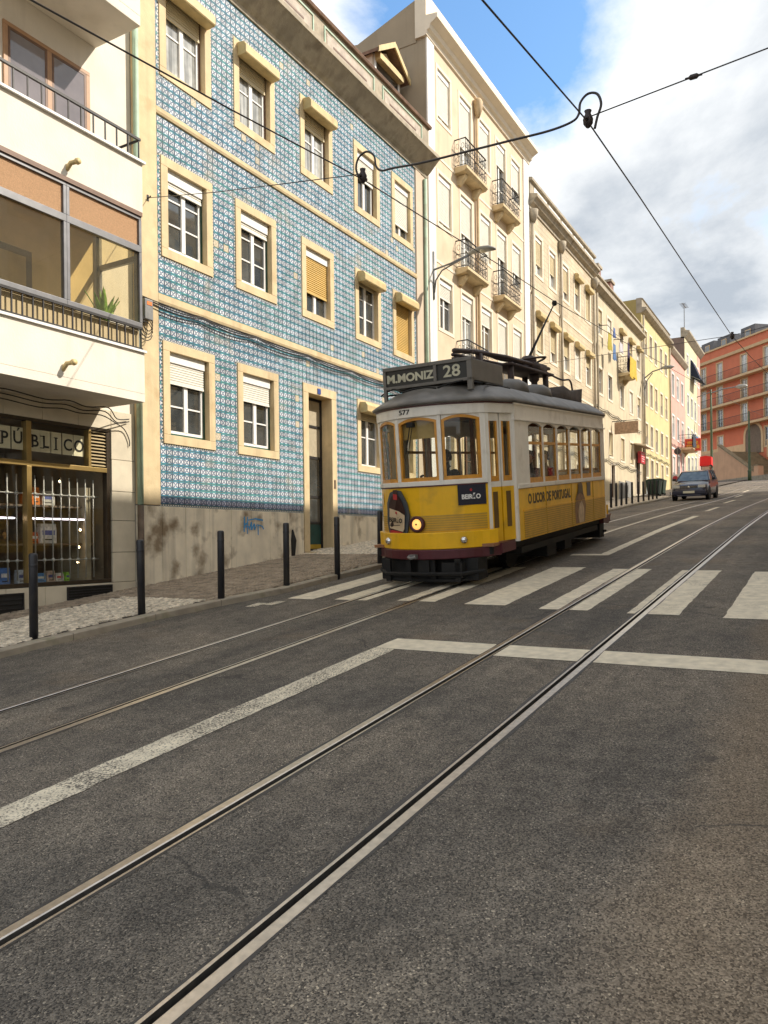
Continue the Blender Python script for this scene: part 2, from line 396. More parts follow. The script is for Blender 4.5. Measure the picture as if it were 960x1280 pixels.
for t0, t1, s0, s1, wv in [(-.1, 1.03, 8.45, 11.85, -.02), (1.47, 2.0, 8.52, 11.95, .0), (2.45, 3.03, 8.6, 12.05, -.02), (3.5, 4.04, 8.75, 12.2, -.05), (4.5, 5.05, 8.84, 12.2, .0), (5.5, 6.02, 8.78, 12.0, .02), (6.36, 6.8, 8.74, 11.8, -.02)]:
    mark('crosswalk_stripe', s0, s1, t0, t1, wv)
mark('stop_line', 6.36, 6.78, -.9, 3.88, -.10)
mark('lane_line', -6, 6.35, 3.66, 3.90, .15)
mark('lane_line', 14.05, 24.2, 3.56, 3.74, .0)
mark('lane_line_end', 13.82, 14.04, 3.56, 4.25, .0)
for a, b, t in [(27.0, 29.8, 3.75), (34, 37.6, 4.05), (42, 45.5, 4.5), (50, 53.5, 4.9)]: mark('lane_dash', a, b, t - .07, t + .07, .05)
for t in (7.03, 7.2): mark('worn_patch', 8.05 + (7.2 - t), 8.35 + (7.2 - t), t - .36, t - .2, .16)

# left pavement: bedding sheet, kerb stones, cobbles
M_BED = mat('pavement_bed', (.07, .055, .04), .95, .25, 8, .4, 60)
M_KERB = mat('kerb_stone', (.34, .29, .22), .85, .25, 3, .5, 40, dirt=(.10, .11, .04), dirt_amt=.7, dirt_scale=3)
M_COB = mat('limestone_cobble', (.66, .57, .44), .75, .5, 14, .3, 60)
M_SETT = mat('brown_sett', (.33, .26, .185), .85, .35, 6, .4, 70)
KH = .085
pv = strip(-8, 100, lambda s: kerbT(s) + .02, lambda s: 12.2, KH - .012, KH + .015)
pave = tag(pv.build('pavement', M_BED, fix=False), kind='structure')
s = -4.0
while s < 62:
    ln = random.uniform(.95, 1.25) if s < 40 else 2.4
    mb = MB(); a, b = s, s + ln - .012
    j = random.uniform(-.006, .006)
    for q in (a, b):
        for t, dz in ((0, -.12), (0, KH - .012 + j), (.014, KH + j), (.15, KH + .002 + j), (.15, -.12)):
            mb.v.append(P(q, kerbT(q) + t, dz))
    mb.f += [[k, k + 1, 6 + k, 5 + k] for k in range(4)] + [[0, 1, 2, 3, 4], [5, 6, 7, 8, 9]]; mb.mi += [0] * 6
    mb.build('kerb_stone', M_KERB, pave); s += ln
def cobbles(name, S0, S1, tf0, tf1, size, M, top, gap=.17, jit=.13):
    mb = MB(); s = S0
    while s < S1:
        t = tf0(s) + random.uniform(0, size)
        while t < tf1(s):
            w_ = size * random.uniform(.8, 1.15); a = size * .5 * (1 - gap)
            pts = []
            for (dx, dy) in ((-1, -1), (1, -1), (1, 1), (-1, 1)):
                pts.append((s + dx * a + random.uniform(-jit, jit) * size * .6, t + dy * a * w_ / size + random.uniform(-jit, jit) * size * .6))
            h = top + random.uniform(-.005, .005); k = len(mb.v); cs = sum(p[0] for p in pts) / 4; ct = sum(p[1] for p in pts) / 4
            for p in pts: mb.v.append(P(p[0], p[1], h - .018))
            for p in pts: mb.v.append(P(cs + (p[0] - cs) * .78, ct + (p[1] - ct) * .78, h))
            mb.f += [[k+4, k+5, k+6, k+7]] + [[k+i, k+(i+1)%4, k+4+(i+1)%4, k+4+i] for i in range(4)]; mb.mi += [0] * 5
            t += w_
        s += size
    o = mb.build(name, M, pave, fix=False); o['kind'] = 'stuff'; return o
kt = lambda s: kerbT(s) + .2
cobbles('limestone_cobbles', 3.2, 8.0, kt, lambda s: 9.35, .085, M_COB, KH + .012)
cobbles('brown_setts', 3.2, 8.0, lambda s: 9.4, lambda s: 10.1, .085, M_SETT, KH + .012)
cobbles('brown_setts', 8.0, 13.4, kt, lambda s: 10.15, .075, M_SETT, KH + .012)
cobbles('limestone_cobbles', 13.45, 19, kt, lambda s: 10.3, .085, M_COB, KH + .012)
cobbles('limestone_cobbles', 26, 46, lambda s: kerbT(s) + .22, lambda s: 10.75, .16, M_COB, KH + .012)
# right pavement beside the camera
rp = MB()
merge(rp, strip(-8, 70, -3.4, -1.3, .12)); merge(rp, strip(-8, 70, -1.3, -1.301, .12, -.1))
tag(rp.build('opposite_pavement', M_SETT, fix=False), kind='structure')
# ------------------------------------------------------------------ building kit (coordinates in world metres, objects are placed relative to the building's root)
M_STONE = mat('cream_stone', (.66, .52, .31), .8, .10, 4, .25, 50, streak=.25, dirt=(.42, .27, .12), dirt_amt=.45, dirt_scale=2.2)
M_WHITE = mat('white_paint', (.80, .79, .76), .55, .04, 5)
M_WDIRT = mat('white_render', (.76, .70, .60), .85, .06, 2, .25, 45, streak=.12, dirt=(.5, .42, .3), dirt_amt=.25)
M_GREEN = mat('dark_green_paint', (.02, .075, .05), .5, .2, 8)
M_BLINDW = mat('white_blind', (.80, .77, .69), .6, .04, 3)
M_BLINDY = mat('ochre_blind', (.62, .42, .13), .6, .08, 3)
M_BLINDC = mat('cream_blind', (.66, .56, .36), .6, .08, 3)
M_HOOD = mat('cream_shutter_box', (.60, .46, .22), .55, .12, 5, dirt=(.3, .22, .1), dirt_amt=.4, dirt_scale=4)
M_BROWN = mat('brown_frame', (.16, .085, .05), .5, .2, 8)
M_PANE = mat('window_pane', (.05, .055, .055), .03, .5, 2.5, spec=.6, ior=2.0)
M_PANEC = mat('curtained_pane', (.38, .38, .35), .04, .35, 5, spec=.6, ior=2.0)
def curtain(name, c):
    M = mat(name, c, .05, .2, 6, spec=.6, ior=2.0); n = M.node_tree.nodes; l = M.node_tree.links; p = n['Principled BSDF']; src = p.inputs['Base Color'].links[0].from_socket
    g = n.new('ShaderNodeNewGeometry'); mp = n.new('ShaderNodeMapping'); mp.inputs['Scale'].default_value = (16, 16, .6); l.new(g.outputs['Position'], mp.inputs[0])
    w_ = n.new('ShaderNodeTexNoise'); w_.inputs['Scale'].default_value = 1; w_.inputs['Detail'].default_value = 3; l.new(mp.outputs[0], w_.inputs['Vector'])
    r = n.new('ShaderNodeMapRange'); r.inputs['From Min'].default_value = .35; r.inputs['From Max'].default_value = .65; r.inputs['To Min'].default_value = .45; r.inputs['To Max'].default_value = 1.1; l.new(w_.outputs['Fac'], r.inputs['Value'])
    x = n.new('ShaderNodeMix'); x.data_type = 'RGBA'; x.blend_type = 'MULTIPLY'; x.inputs['Factor'].default_value = 1; l.new(src, x.inputs['A']); l.new(r.outputs[0], x.inputs['B']); l.new(x.outputs['Result'], p.inputs['Base Color']); return M
M_PANEC = curtain('lace_curtain_pane', (.50, .50, .47)); M_PANEB = curtain('beige_curtain_pane', (.30, .24, .16))
M_IRON = mat('black_iron', (.028, .026, .026), .5, .3, 20, metal=.3)
M_GREY = mat('grey_metal', (.22, .22, .22), .45, .15, 10, metal=.5)
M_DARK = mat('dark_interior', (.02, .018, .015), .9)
M_ROOF = mat('clay_roof', (.20, .12, .08), .9, .3, 6, .5, 25)
M_CABLE = mat('cable_rubber', (.025, .022, .02), .7)
M_PIPEG = mat('pale_green_pipe', (.36, .48, .36), .6, .12, 4, dirt=(.25, .2, .12), dirt_amt=.5, dirt_scale=3)
PLUG = {}
class Bld:
    def __init__(s, name, label, origin, cat='building', group=None, rot=0.0, world=None):
        s.o = Vector(origin); s.root = empty(name, world if world is not None else origin, label, cat, group, (0, 0, rot))
    def part(s, mb, name, mats, parent=None, smooth=False, bevel=0, fix=True, loc=None):
        if loc is None:
            mb.v = [(a - s.o.x, b - s.o.y, c - s.o.z) for a, b, c in mb.v]
            return mb.build(name, mats, parent or s.root, smooth=smooth, bevel=bevel, fix=fix)
        return mb.build(name, mats, parent or s.root, loc=Vector(loc) - s.o, smooth=smooth, bevel=bevel, fix=fix)
    def inst(s, key, fn, name, mats, loc, parent=None, bevel=0):
        # mesh data shared between alike pieces; loc in world metres for parts, local for sub-parts
        if key not in PLUG: PLUG[key] = fn().mesh(name)
        return obj(name, PLUG[key], mats, parent or s.root, (Vector(loc) - s.o) if parent is None else loc, bevel)
def wall(mb, x0, x1, z0, z1, y, holes, depth=.16, mi=0):
    xs = sorted(set([x0, x1] + [h for o in holes for h in (o[0], o[2]) if x0 < h < x1])); zs = sorted(set([z0, z1] + [h for o in holes for h in (o[1], o[3]) if z0 < h < z1]))
    for a, b in zip(xs, xs[1:]):
        for c, d in zip(zs, zs[1:]):
            mxx, mzz = (a + b) / 2, (c + d) / 2
            if any(o[0] < mxx < o[2] and o[1] < mzz < o[3] for o in holes): continue
            mb.add([(a, y, c), (b, y, c), (b, y, d), (a, y, d)], [(0, 1, 2, 3)], mi)
    for a, c, b, d in holes:
        q = y + depth
        mb.add([(a, y, c), (b, y, c), (b, y, d), (a, y, d), (a, q, c), (b, q, c), (b, q, d), (a, q, d)], [(0, 4, 5, 1), (1, 5, 6, 2), (2, 6, 7, 3), (3, 7, 4, 0)], mi)
    return mb
def slats(w_, h, pitch=.045, th=.014):
    mb = MB(); n = max(1, int(round(h / pitch))); p = h / n
    for i in range(n):
        z = i * p
        mb.prism([(0, z + .003), (-th, z + p * .25), (-th, z + p * .8), (0, z + p - .003)], 'x', 0, w_)
    mb.box(-.0, w_, .0, .012, 0, h); return mb
def window(b, x, z, w_, h, y=YF, sur=.16, proud=.03, depth=.15, smat=None, fmat=None, omat=None, rows=3, box=0, boxmat=None, blind=0.0, bmat=None, hood=None, pane=None, each=False, name='window', sill=0.0, leaf=2):
    """x, z: lower left of the stone surround; w_, h its outer size."""
    smat = smat or M_STONE; fmat = fmat or M_WHITE; pane = pane or M_PANE; r2 = lambda q: round(q, 2)
    def f_sur():
        mb = MB(); e = .0015
        mb.box(0, sur, -proud, depth, sur + e, h - sur - e); mb.box(w_ - sur, w_, -proud, depth, sur + e, h - sur - e)
        mb.box(0, w_, -proud, depth, h - sur, h); mb.box(0, w_, -proud - sill, depth, 0, sur)
        return mb
    sw = b.inst(('sur', r2(w_), r2(h), sur, proud, depth, sill, smat.name), f_sur, name, smat, (x, y, z), bevel=.006)
    iw, ih = w_ - 2 * sur, h - 2 * sur; x0, z0 = sur, sur
    if omat:
        def f_out():
            mb = MB(); t = .05
            mb.box(0, t, -.06, .0, 0, ih); mb.box(iw - t, iw, -.06, 0, 0, ih); mb.box(t, iw - t, -.06, 0, 0, t); return mb
        b.inst(('out', r2(iw), r2(ih), omat.name), f_out, 'outer_frame', omat, (x0, depth - .002, z0), sw)
        x0 += .05; iw -= .10; z0 += .05; ih -= .05
    t = .05 if iw > .7 else .04
    d0 = depth - .055
    def f_fr():
        mb = MB()
        mb.box(0, t, 0, .05, 0, ih); mb.box(iw - t, iw, 0, .05, 0, ih); mb.box(t, iw - t, 0, .05, 0, t); mb.box(t, iw - t, 0, .05, ih - t, ih)
        if leaf == 2: mb.box(iw / 2 - .045, iw / 2 + .045, -.008, .05, t, ih - t)
        xs = [t, iw / 2 - .045, iw / 2 + .045, iw - t] if leaf == 2 else [t, iw - t]
        for i in range(1, rows):
            zz_ = t + (ih - 2 * t) * i / rows
            for a, c in zip(xs[::2], xs[1::2]): mb.box(a, c, .012, .045, zz_ - .014, zz_ + .014)
        return mb
    b.inst(('fr', r2(iw), r2(ih), rows, leaf, fmat.name), f_fr, 'frame', fmat, (x0, d0, z0), sw)
    if each:
        xs = [t, iw / 2 - .045, iw / 2 + .045, iw - t]
        pw = xs[1] - xs[0]; ph = (ih - 2 * t) / rows - .02
        for k in range(2):
            for i in range(rows):
                zb = t + (ih - 2 * t) * i / rows + .01
                if blind and zb > ih * (1 - blind) : continue
                b.inst(('pn', r2(pw), r2(ph), pane.name), lambda: MB().box(0, pw, 0, .006, 0, ph), 'pane', pane, (x0 + xs[2 * k], d0 + .03 + random.uniform(-.002, .002), z0 + zb), sw)
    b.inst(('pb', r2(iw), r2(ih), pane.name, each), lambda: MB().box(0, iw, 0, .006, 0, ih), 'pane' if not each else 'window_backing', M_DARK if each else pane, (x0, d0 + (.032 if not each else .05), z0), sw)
    top = ih
    if box:
        b.inst(('bx', r2(iw), box, (boxmat or M_WHITE).name), lambda: MB().box(-.0, iw, -.05, .0, 0, box), 'shutter_box', boxmat or M_WHITE, (x0, d0 - .012, z0 + ih - box), sw, bevel=.005); top -= box
    if blind:
        bh = round(max(.03, (ih - box) * blind), 3)
        b.inst(('bl', r2(iw), bh, (bmat or M_BLINDW).name), lambda: slats(iw - .02, bh), 'roller_blind', bmat or M_BLINDW, (x0 + .01, d0 - .024, z0 + top - bh), sw)
        b.inst(('br', r2(iw), (bmat or M_BLINDW).name), lambda: MB().box(0, iw - .02, -.02, .01, 0, .03), 'blind_rail', bmat or M_BLINDW, (x0 + .01, d0 - .026, z0 + top - bh - .028), sw)
    if hood:
        hw = w_ - 2 * sur + .12
        def f_h():
            mb = MB(); mb.prism([(.0, 0), (0, .27), (-.16, .25), (-.22, .17), (-.22, .03), (-.20, 0)], 'x', 0, hw); return mb
        b.inst(('hd', r2(hw), hood.name), f_h, 'shutter_hood', hood, (sur - .06, -proud - .002, h - sur - .17), sw, bevel=.012)
    return sw
def cornice(b, x0, x1, y, prof, m_, name='cornice'):
    # prof: list of (outward projection, z)
    mb = MB(); mb.prism([(y + .3, prof[0][1])] + [(y - d, z) for d, z in prof] + [(y + .3, prof[-1][1])], 'x', x0, x1)
    return b.part(mb, name, m_)
# ------------------------------------------------------------------ the tiled house
def azulejo(name, dark=False):
    M = bpy.data.materials.new(name); M.use_nodes = True; n = M.node_tree.nodes; l = M.node_tree.links; p = n['Principled BSDF']
    uv = n.new('ShaderNodeUVMap'); sp = n.new('ShaderNodeSeparateXYZ'); l.new(uv.outputs[0], sp.inputs[0])
    def mt(op, a, b=None):
        x = n.new('ShaderNodeMath'); x.operation = op
        for i, q in enumerate((a, b)):
            if q is None: continue
            if isinstance(q, (int, float)): x.inputs[i].default_value = q
            else: l.new(q, x.inputs[i])
        return x.outputs[0]
    def mixc(f, a, b):
        x = n.new('ShaderNodeMix'); x.data_type = 'RGBA'; l.new(f, x.inputs['Factor'])
        for k, q in (('A', a), ('B', b)):
            if isinstance(q, tuple): x.inputs[k].default_value = q + (1,)
            else: l.new(q, x.inputs[k])
        return x.outputs['Result']
    u = mt('ABSOLUTE', mt('SUBTRACT', sp.outputs[0], .5)); v = mt('ABSOLUTE', mt('SUBTRACT', sp.outputs[1], .5))
    g = n.new('ShaderNodeNewGeometry'); no = n.new('ShaderNodeTexNoise'); no.inputs['Scale'].default_value = .8; no.inputs['Detail'].default_value = 4; l.new(g.outputs['Position'], no.inputs['Vector'])
    n2 = n.new('ShaderNodeTexNoise'); n2.inputs['Scale'].default_value = 7.3; l.new(g.outputs['Position'], n2.inputs['Vector'])
    rr = n.new('ShaderNodeMapRange'); rr.inputs['From Min'].default_value = .4; rr.inputs['From Max'].default_value = .6; l.new(no.outputs['Fac'], rr.inputs['Value'])
    teal = mixc(rr.outputs[0], (.06, .25, .36), (.085, .34, .36)); blue = mixc(n2.outputs['Fac'], (.08, .11, .18), (.11, .17, .27))
    mxu = mt('MAXIMUM', u, v)
    border = mt('GREATER_THAN', v, .34); bside = mt('GREATER_THAN', u, .385)
    diag = mt('LESS_THAN', mt('ABSOLUTE', mt('SUBTRACT', u, v)), .105)
    rad = mt('SQRT', mt('ADD', mt('MULTIPLY', u, u), mt('MULTIPLY', v, v)))
    ring = mt('LESS_THAN', mt('ABSOLUTE', mt('SUBTRACT', rad, .20)), .03)
    dot = mt('LESS_THAN', rad, .075)
    white = mixc(n2.outputs['Fac'], (.64, .66, .69), (.76, .76, .76))
    c = mixc(diag, white, blue); c = mixc(dot, c, (.42, .46, .50)); c = mixc(bside, c, blue); c = mixc(border, c, teal)
    line = mt('GREATER_THAN', mxu, .465); c = mixc(line, c, (.42, .45, .44))
    # every tile a little different; a few replaced ones
    ps = n.new('ShaderNodeSeparateXYZ'); l.new(g.outputs['Position'], ps.inputs[0]); cbx = n.new('ShaderNodeCombineXYZ')
    l.new(mt('FLOOR', mt('DIVIDE', mt('SUBTRACT', ps.outputs[0], 9.575), .14)), cbx.inputs[0]); l.new(mt('FLOOR', mt('DIVIDE', mt('SUBTRACT', ps.outputs[2], 2.52), .14)), cbx.inputs[1])
    wnz = n.new('ShaderNodeTexWhiteNoise'); wnz.noise_dimensions = '3D'; l.new(cbx.outputs[0], wnz.inputs['Vector'])
    vr = n.new('ShaderNodeMapRange'); vr.inputs['To Min'].default_value = .72; vr.inputs['To Max'].default_value = 1.12; l.new(wnz.outputs['Value'], vr.inputs['Value'])
    xv = n.new('ShaderNodeMix'); xv.data_type = 'RGBA'; xv.blend_type = 'MULTIPLY'; xv.inputs['Factor'].default_value = 1; l.new(c, xv.inputs['A']); l.new(vr.outputs[0], xv.inputs['B']); c = xv.outputs['Result']
    c = mixc(mt('MULTIPLY', mt('GREATER_THAN', wnz.outputs['Value'], .988), .75), c, (.62, .50, .32))
    mpz = n.new('ShaderNodeMapping'); mpz.inputs['Scale'].default_value = (4, 4, .3); l.new(g.outputs['Position'], mpz.inputs[0]); sn = n.new('ShaderNodeTexNoise'); sn.inputs['Scale'].default_value = 1; sn.inputs['Detail'].default_value = 6; l.new(mpz.outputs[0], sn.inputs['Vector'])
    sr = n.new('ShaderNodeMapRange'); sr.inputs['From Min'].default_value = .55; sr.inputs['From Max'].default_value = .78; sr.inputs['To Max'].default_value = .45; l.new(sn.outputs['Fac'], sr.inputs['Value']); c = mixc(sr.outputs[0], c, (.16, .17, .16))
    if dark: 
        x = n.new('ShaderNodeMix'); x.data_type = 'RGBA'; x.blend_type = 'MULTIPLY'; x.inputs['Factor'].default_value = 1; l.new(c, x.inputs['A']); x.inputs['B'].default_value = (.42, .42, .5, 1); c = x.outputs['Result']
    ag = n.new('ShaderNodeTexNoise'); ag.inputs['Scale'].default_value = 1.7; ag.inputs['Detail'].default_value = 7; l.new(g.outputs['Position'], ag.inputs['Vector'])
    ar = n.new('ShaderNodeMapRange'); ar.inputs['From Min'].default_value = .60; ar.inputs['From Max'].default_value = .74; ar.inputs['To Max'].default_value = .5; l.new(ag.outputs['Fac'], ar.inputs['Value'])
    c = mixc(ar.outputs[0], c, (.42, .36, .26))
    l.new(c, p.inputs['Base Color']); p.inputs['Roughness'].default_value = .28; p.inputs['Specular IOR Level'].default_value = .45
    return M
M_TILE = azulejo('blue_glazed_tile'); M_TILED = azulejo('dark_border_tile', True)
M_GROUT = mat('tile_grout', (.30, .30, .28), .95, .2, 12, .2)
def checker():
    M = bpy.data.materials.new('edge_tile'); M.use_nodes = True; n = M.node_tree.nodes; l = M.node_tree.links; p = n['Principled BSDF']
    g = n.new('ShaderNodeNewGeometry'); c = n.new('ShaderNodeTexChecker'); c.inputs['Scale'].default_value = 34; l.new(g.outputs['Position'], c.inputs['Vector'])
    c.inputs['Color1'].default_value = (.55, .52, .46, 1); c.inputs['Color2'].default_value = (.05, .10, .13, 1); l.new(c.outputs[0], p.inputs['Base Color']); p.inputs['Roughness'].default_value = .35
    return M
M_EDGE = checker()
M_PLINTH = mat('stained_plinth', (.86, .76, .58), .85, .12, 3, .35, 45, streak=.45, dirt=(.18, .115, .055), dirt_amt=.85, dirt_scale=2.4, dirt_lo=.53, dirt_hi=.69)
M_CORN = mat('weathered_cornice', (.42, .36, .27), .9, .25, 2.5, .4, 35, streak=.35, dirt=(.14, .11, .08), dirt_amt=.6, dirt_scale=2.5)
M_PANELF = mat('faded_panel', (.50, .43, .36), .9, .2, 5, .3, 40)
M_PINKW = mat('pinkish_render', (.62, .50, .38), .9, .06, 2, .25, 50, streak=.1)

B = Bld('tiled_house', 'house clad in blue and white glazed tiles with cream window surrounds', (9.0, YF, gz(9.0)))
XB = [9.65, 11.59, 13.78, 16.0, 17.9]; WB = [1.29, 1.28, 1.27, 1.25, 1.2]
rects = []
for zr in (9.82, 6.68): rects += [(XB[i], zr, XB[i] + WB[i], zr + 1.75) for i in range(5)]
GF = [(9.65, 3.44, 10.95, 5.22), (11.6, 3.44, 12.89, 5.22), (16.03, 3.44, 17.3, 5.22), (17.9, 3.44, 19.1, 5.22)]
DOOR = (13.76, 1.50, 15.08, 5.22)
rects += GF + [DOOR]
holes = [(a + .02, c + .02, b_ - .02, d - .02) for a, c, b_, d in rects]
B.part(wall(MB(), 9.0, 20.06, .6, 12.3, YF, holes, .35), 'wall', M_GROUT)
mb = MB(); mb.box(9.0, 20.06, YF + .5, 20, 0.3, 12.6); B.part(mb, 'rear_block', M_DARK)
# tiles
T0X, T0Z, PT = 9.575, 2.52, .14
belts = [(9.5, 5.83, 19.3, 6.02), (9.5, 9.09, 19.3, 9.24)]
def clip(r, rs):
    x0, z0, x1, z1 = r
    for a, c, b_, d in rs:
        if x0 >= b_ or x1 <= a or z0 >= d or z1 <= c: continue
        ox = min(x1, b_) - max(x0, a); oz = min(z1, d) - max(z0, c)
        if ox >= (x1 - x0) - 1e-4 and oz >= (z1 - z0) - 1e-4: return None
        if ox / (x1 - x0) < oz / (z1 - z0) or oz >= (z1 - z0) - 1e-4:
            if x0 < a: x1 = a - .002
            else: x0 = b_ + .002
        else:
            if z0 < c: z1 = c - .002
            else: z0 = d + .002
        if x1 - x0 < .012 or z1 - z0 < .012: return None
    return x0, z0, x1, z1
tl = []
for i in range(69):
    for j in range(70):
        x0 = T0X + i * PT; z0 = T0Z + j * PT
        if x0 + PT > 19.26 or z0 > 12.2: continue
        full = (x0 + .002, z0 + .002, x0 + PT - .002, z0 + PT - .002); r = clip(full, rects + belts)
        if r: tl.append((r, (x0, z0), r == full))
tl.sort(key=lambda q: (not q[2], q[1][0] ** 2 + 98 + (q[1][1] - 1.65) ** 2))
me = bpy.data.meshes.new('tile'); a = PT / 2 - .002
def tile_geo(r, org):
    x0, z0, x1, z1 = r; e = .004; y0, y1 = 0.0, -.008
    vs = [(x0, y0, z0), (x1, y0, z0), (x1, y0, z1), (x0, y0, z1), (x0 + e, y1, z0 + e), (x1 - e, y1, z0 + e), (x1 - e, y1, z1 - e), (x0 + e, y1, z1 - e)]
    fs = [(4, 5, 6, 7), (0, 1, 5, 4), (1, 2, 6, 5), (2, 3, 7, 6), (3, 0, 4, 7)]
    uvs = [((v[0] - org[0]) / PT, (v[2] - org[1]) / PT) for v in vs]
    return vs, fs, uvs
def tile_mesh(items, name, tilt):
    V = []; Fc = []; UV = []
    for r, org in items:
        vs, fs, uvs = tile_geo(r, org); o = len(V)
        tx, tz = (random.gauss(0, .006), random.gauss(0, .006)) if tilt else (0, 0); mx_, mz_ = (r[0] + r[2]) / 2, (r[1] + r[3]) / 2
        V += [(x, y + (x - mx_) * tx + (z - mz_) * tz, z) for x, y, z in vs]
        for f in fs: Fc.append([k + o for k in f]); UV += [uvs[k] for k in f]
    me = bpy.data.meshes.new(name); me.from_pydata(V, [], Fc); lay = me.uv_layers.new(name='UVMap')
    lay.data.foreach_set('uv', [c for q in UV for c in q]); me.update(); return me
tm = tile_mesh([((-a, -a, a, a), (-PT / 2, -PT / 2))], 'tile', False)
tiles_root = B.root
for r, org, full in tl[:300]:
    o = obj('tile', tm, M_TILE, B.root, Vector((org[0] + PT / 2, YF - .001, org[1] + PT / 2)) - B.o)
    o.rotation_euler = (random.gauss(0, .006), 0, random.gauss(0, .006))
me = tile_mesh([(r, org) for r, org, full in tl[300:]], 'tiles', True)
o = obj('tiles', me, M_TILE, B.root, Vector((0, YF - .001, 0)) - B.o); o['kind'] = 'stuff'
dk = []
for i in range(69):
    x0 = T0X + i * PT; r = clip((x0 + .002, 2.385, x0 + PT - .002, 2.517), rects)
    if r: dk.append((r, (x0, 2.38)))
o = obj('border_tiles', tile_mesh(dk, 'border_tiles', True), M_TILED, B.root, Vector((0, YF - .001, 0)) - B.o); o['kind'] = 'stuff'
mb = MB(); mb.box(9.54, 9.572, YF - .010, YF + .01, 2.38, 12.2); mb.box(9.54, 13.75, YF - .011, YF + .01, 2.345, 2.379); mb.box(15.09, 19.26, YF - .011, YF + .01, 2.345, 2.379)
for a_, c, b_, d in rects[:14]:
    mb.box(a_ - .03, a_ - .001, YF - .0105, YF, c - .03, d + .03); mb.box(b_ + .001, b_ + .03, YF - .0105, YF, c - .03, d + .03); mb.box(a_ - .001, b_ + .001, YF - .0105, YF, d + .001, d + .03); mb.box(a_ - .001, b_ + .001, YF - .0105, YF, c - .03, c - .001)
B.part(mb, 'edge_tile_strip', M_EDGE)
# plinth slabs, pilasters, belts
for a_, b_ in [(9.02, 9.56), (9.57, 10.12), (10.13, 10.74), (10.75, 11.33), (11.34, 11.93), (11.94, 12.52), (12.53, 13.1), (13.11, 13.70)] + [(15.16 + i * .62, 15.77 + i * .62) for i in range(8)]:
    mb = MB(); mb.box(a_, min(b_, 20.05), YF - .045 - random.uniform(0, .008), YF + .02, gz(a_) - .35, 2.34 + random.uniform(-.004, .004)); B.part(mb, 'plinth_slab', M_PLINTH, bevel=.006)
mb = MB(); mb.box(9.02, 9.535, YF - .05, YF + .02, 2.36, 12.2); B.part(mb, 'pilaster', M_STONE, bevel=.008)
mb = MB(); mb.box(19.29, 19.62, YF - .03, YF + .02, 2.36, 12.2); B.part(mb, 'pilaster', M_PINKW)
mb = MB(); mb.box(19.63, 20.05, YF - .02, YF + .02, 2.36, 12.4); B.part(mb, 'pilaster', M_PINKW)
for c, d in ((5.84, 6.01), (9.10, 9.23)):
    mb = MB(); mb.prism([(YF + .01, c), (YF - .035, c + .01), (YF - .05, c + .05), (YF - .05, d - .01), (YF - .02, d), (YF + .01, d)], 'x', 9.536, 19.288); B.part(mb, 'stone_belt', M_STONE)
mb = MB(); mb.tube([(19.80, YF - .07, 2.2), (19.80, YF - .07, 12.1)], .055, 8); B.part(mb, 'drainpipe', M_PIPEG, smooth=True)
mb = MB(); mb.tube([(9.04, YF - .1, 2.35), (9.04, YF - .1, 12.0)], .05, 8); B.part(mb, 'drainpipe', M_PIPEG, smooth=True)
M_RUSTP = mat('brown_pipe', (.13, .09, .06), .7, .3, 8)
mb = MB(); mb.tube([(9.04, YF - .1, gz(9) - .05), (9.04, YF - .1, 2.34)], .053, 8); B.part(mb, 'drainpipe', M_RUSTP, smooth=True)
# cornice and attic
cornice(B, 9.0, 20.0, YF, [(.0, 12.2), (.04, 12.2), (.06, 12.28), (.14, 12.34), (.42, 12.62), (.46, 12.64), (.46, 12.74), (.10, 12.78)], M_CORN)
mb = MB(); mb.box(9.0, 20.0, YF - .10, YF + .25, 12.781, 13.62); B.part(mb, 'attic_wall', M_CORN)
mb = MB(); mb.prism([(YF - .17, 13.62), (YF - .19, 13.68), (YF - .13, 13.76), (YF + .35, 13.76), (YF + .35, 13.62)], 'x', 8.98, 20.06); B.part(mb, 'coping', M_ROOF)
x = 9.3
while x < 19.3:
    mb = MB(); w_ = 2.25
    if x + w_ > 19.75: w_ = 19.7 - x
    y = YF - .10
    for q in ((x, x + w_, 12.92, 12.96), (x, x + w_, 13.48, 13.52)): mb.box(q[0], q[1], y - .02, y, q[2], q[3])
    mb.box(x, x + .04, y - .02, y, 12.961, 13.479); mb.box(x + w_ - .04, x + w_, y - .02, y, 12.961, 13.479)
    pn = B.part(mb, 'attic_panel', M_PIPEG)
    mb = MB(); mb.box(x + .12, x + w_ - .12, y - .008, y + .01, 13.03, 13.41); B.part(mb, 'panel_field', M_PANELF, pn)
    mb.v and None
    mb = MB(); mb.box(x + .38, x + w_ - .38, y - .016, y - .007, 13.19, 13.235); B.part(mb, 'panel_bar', M_BROWN, pn)
    x += w_ + .42
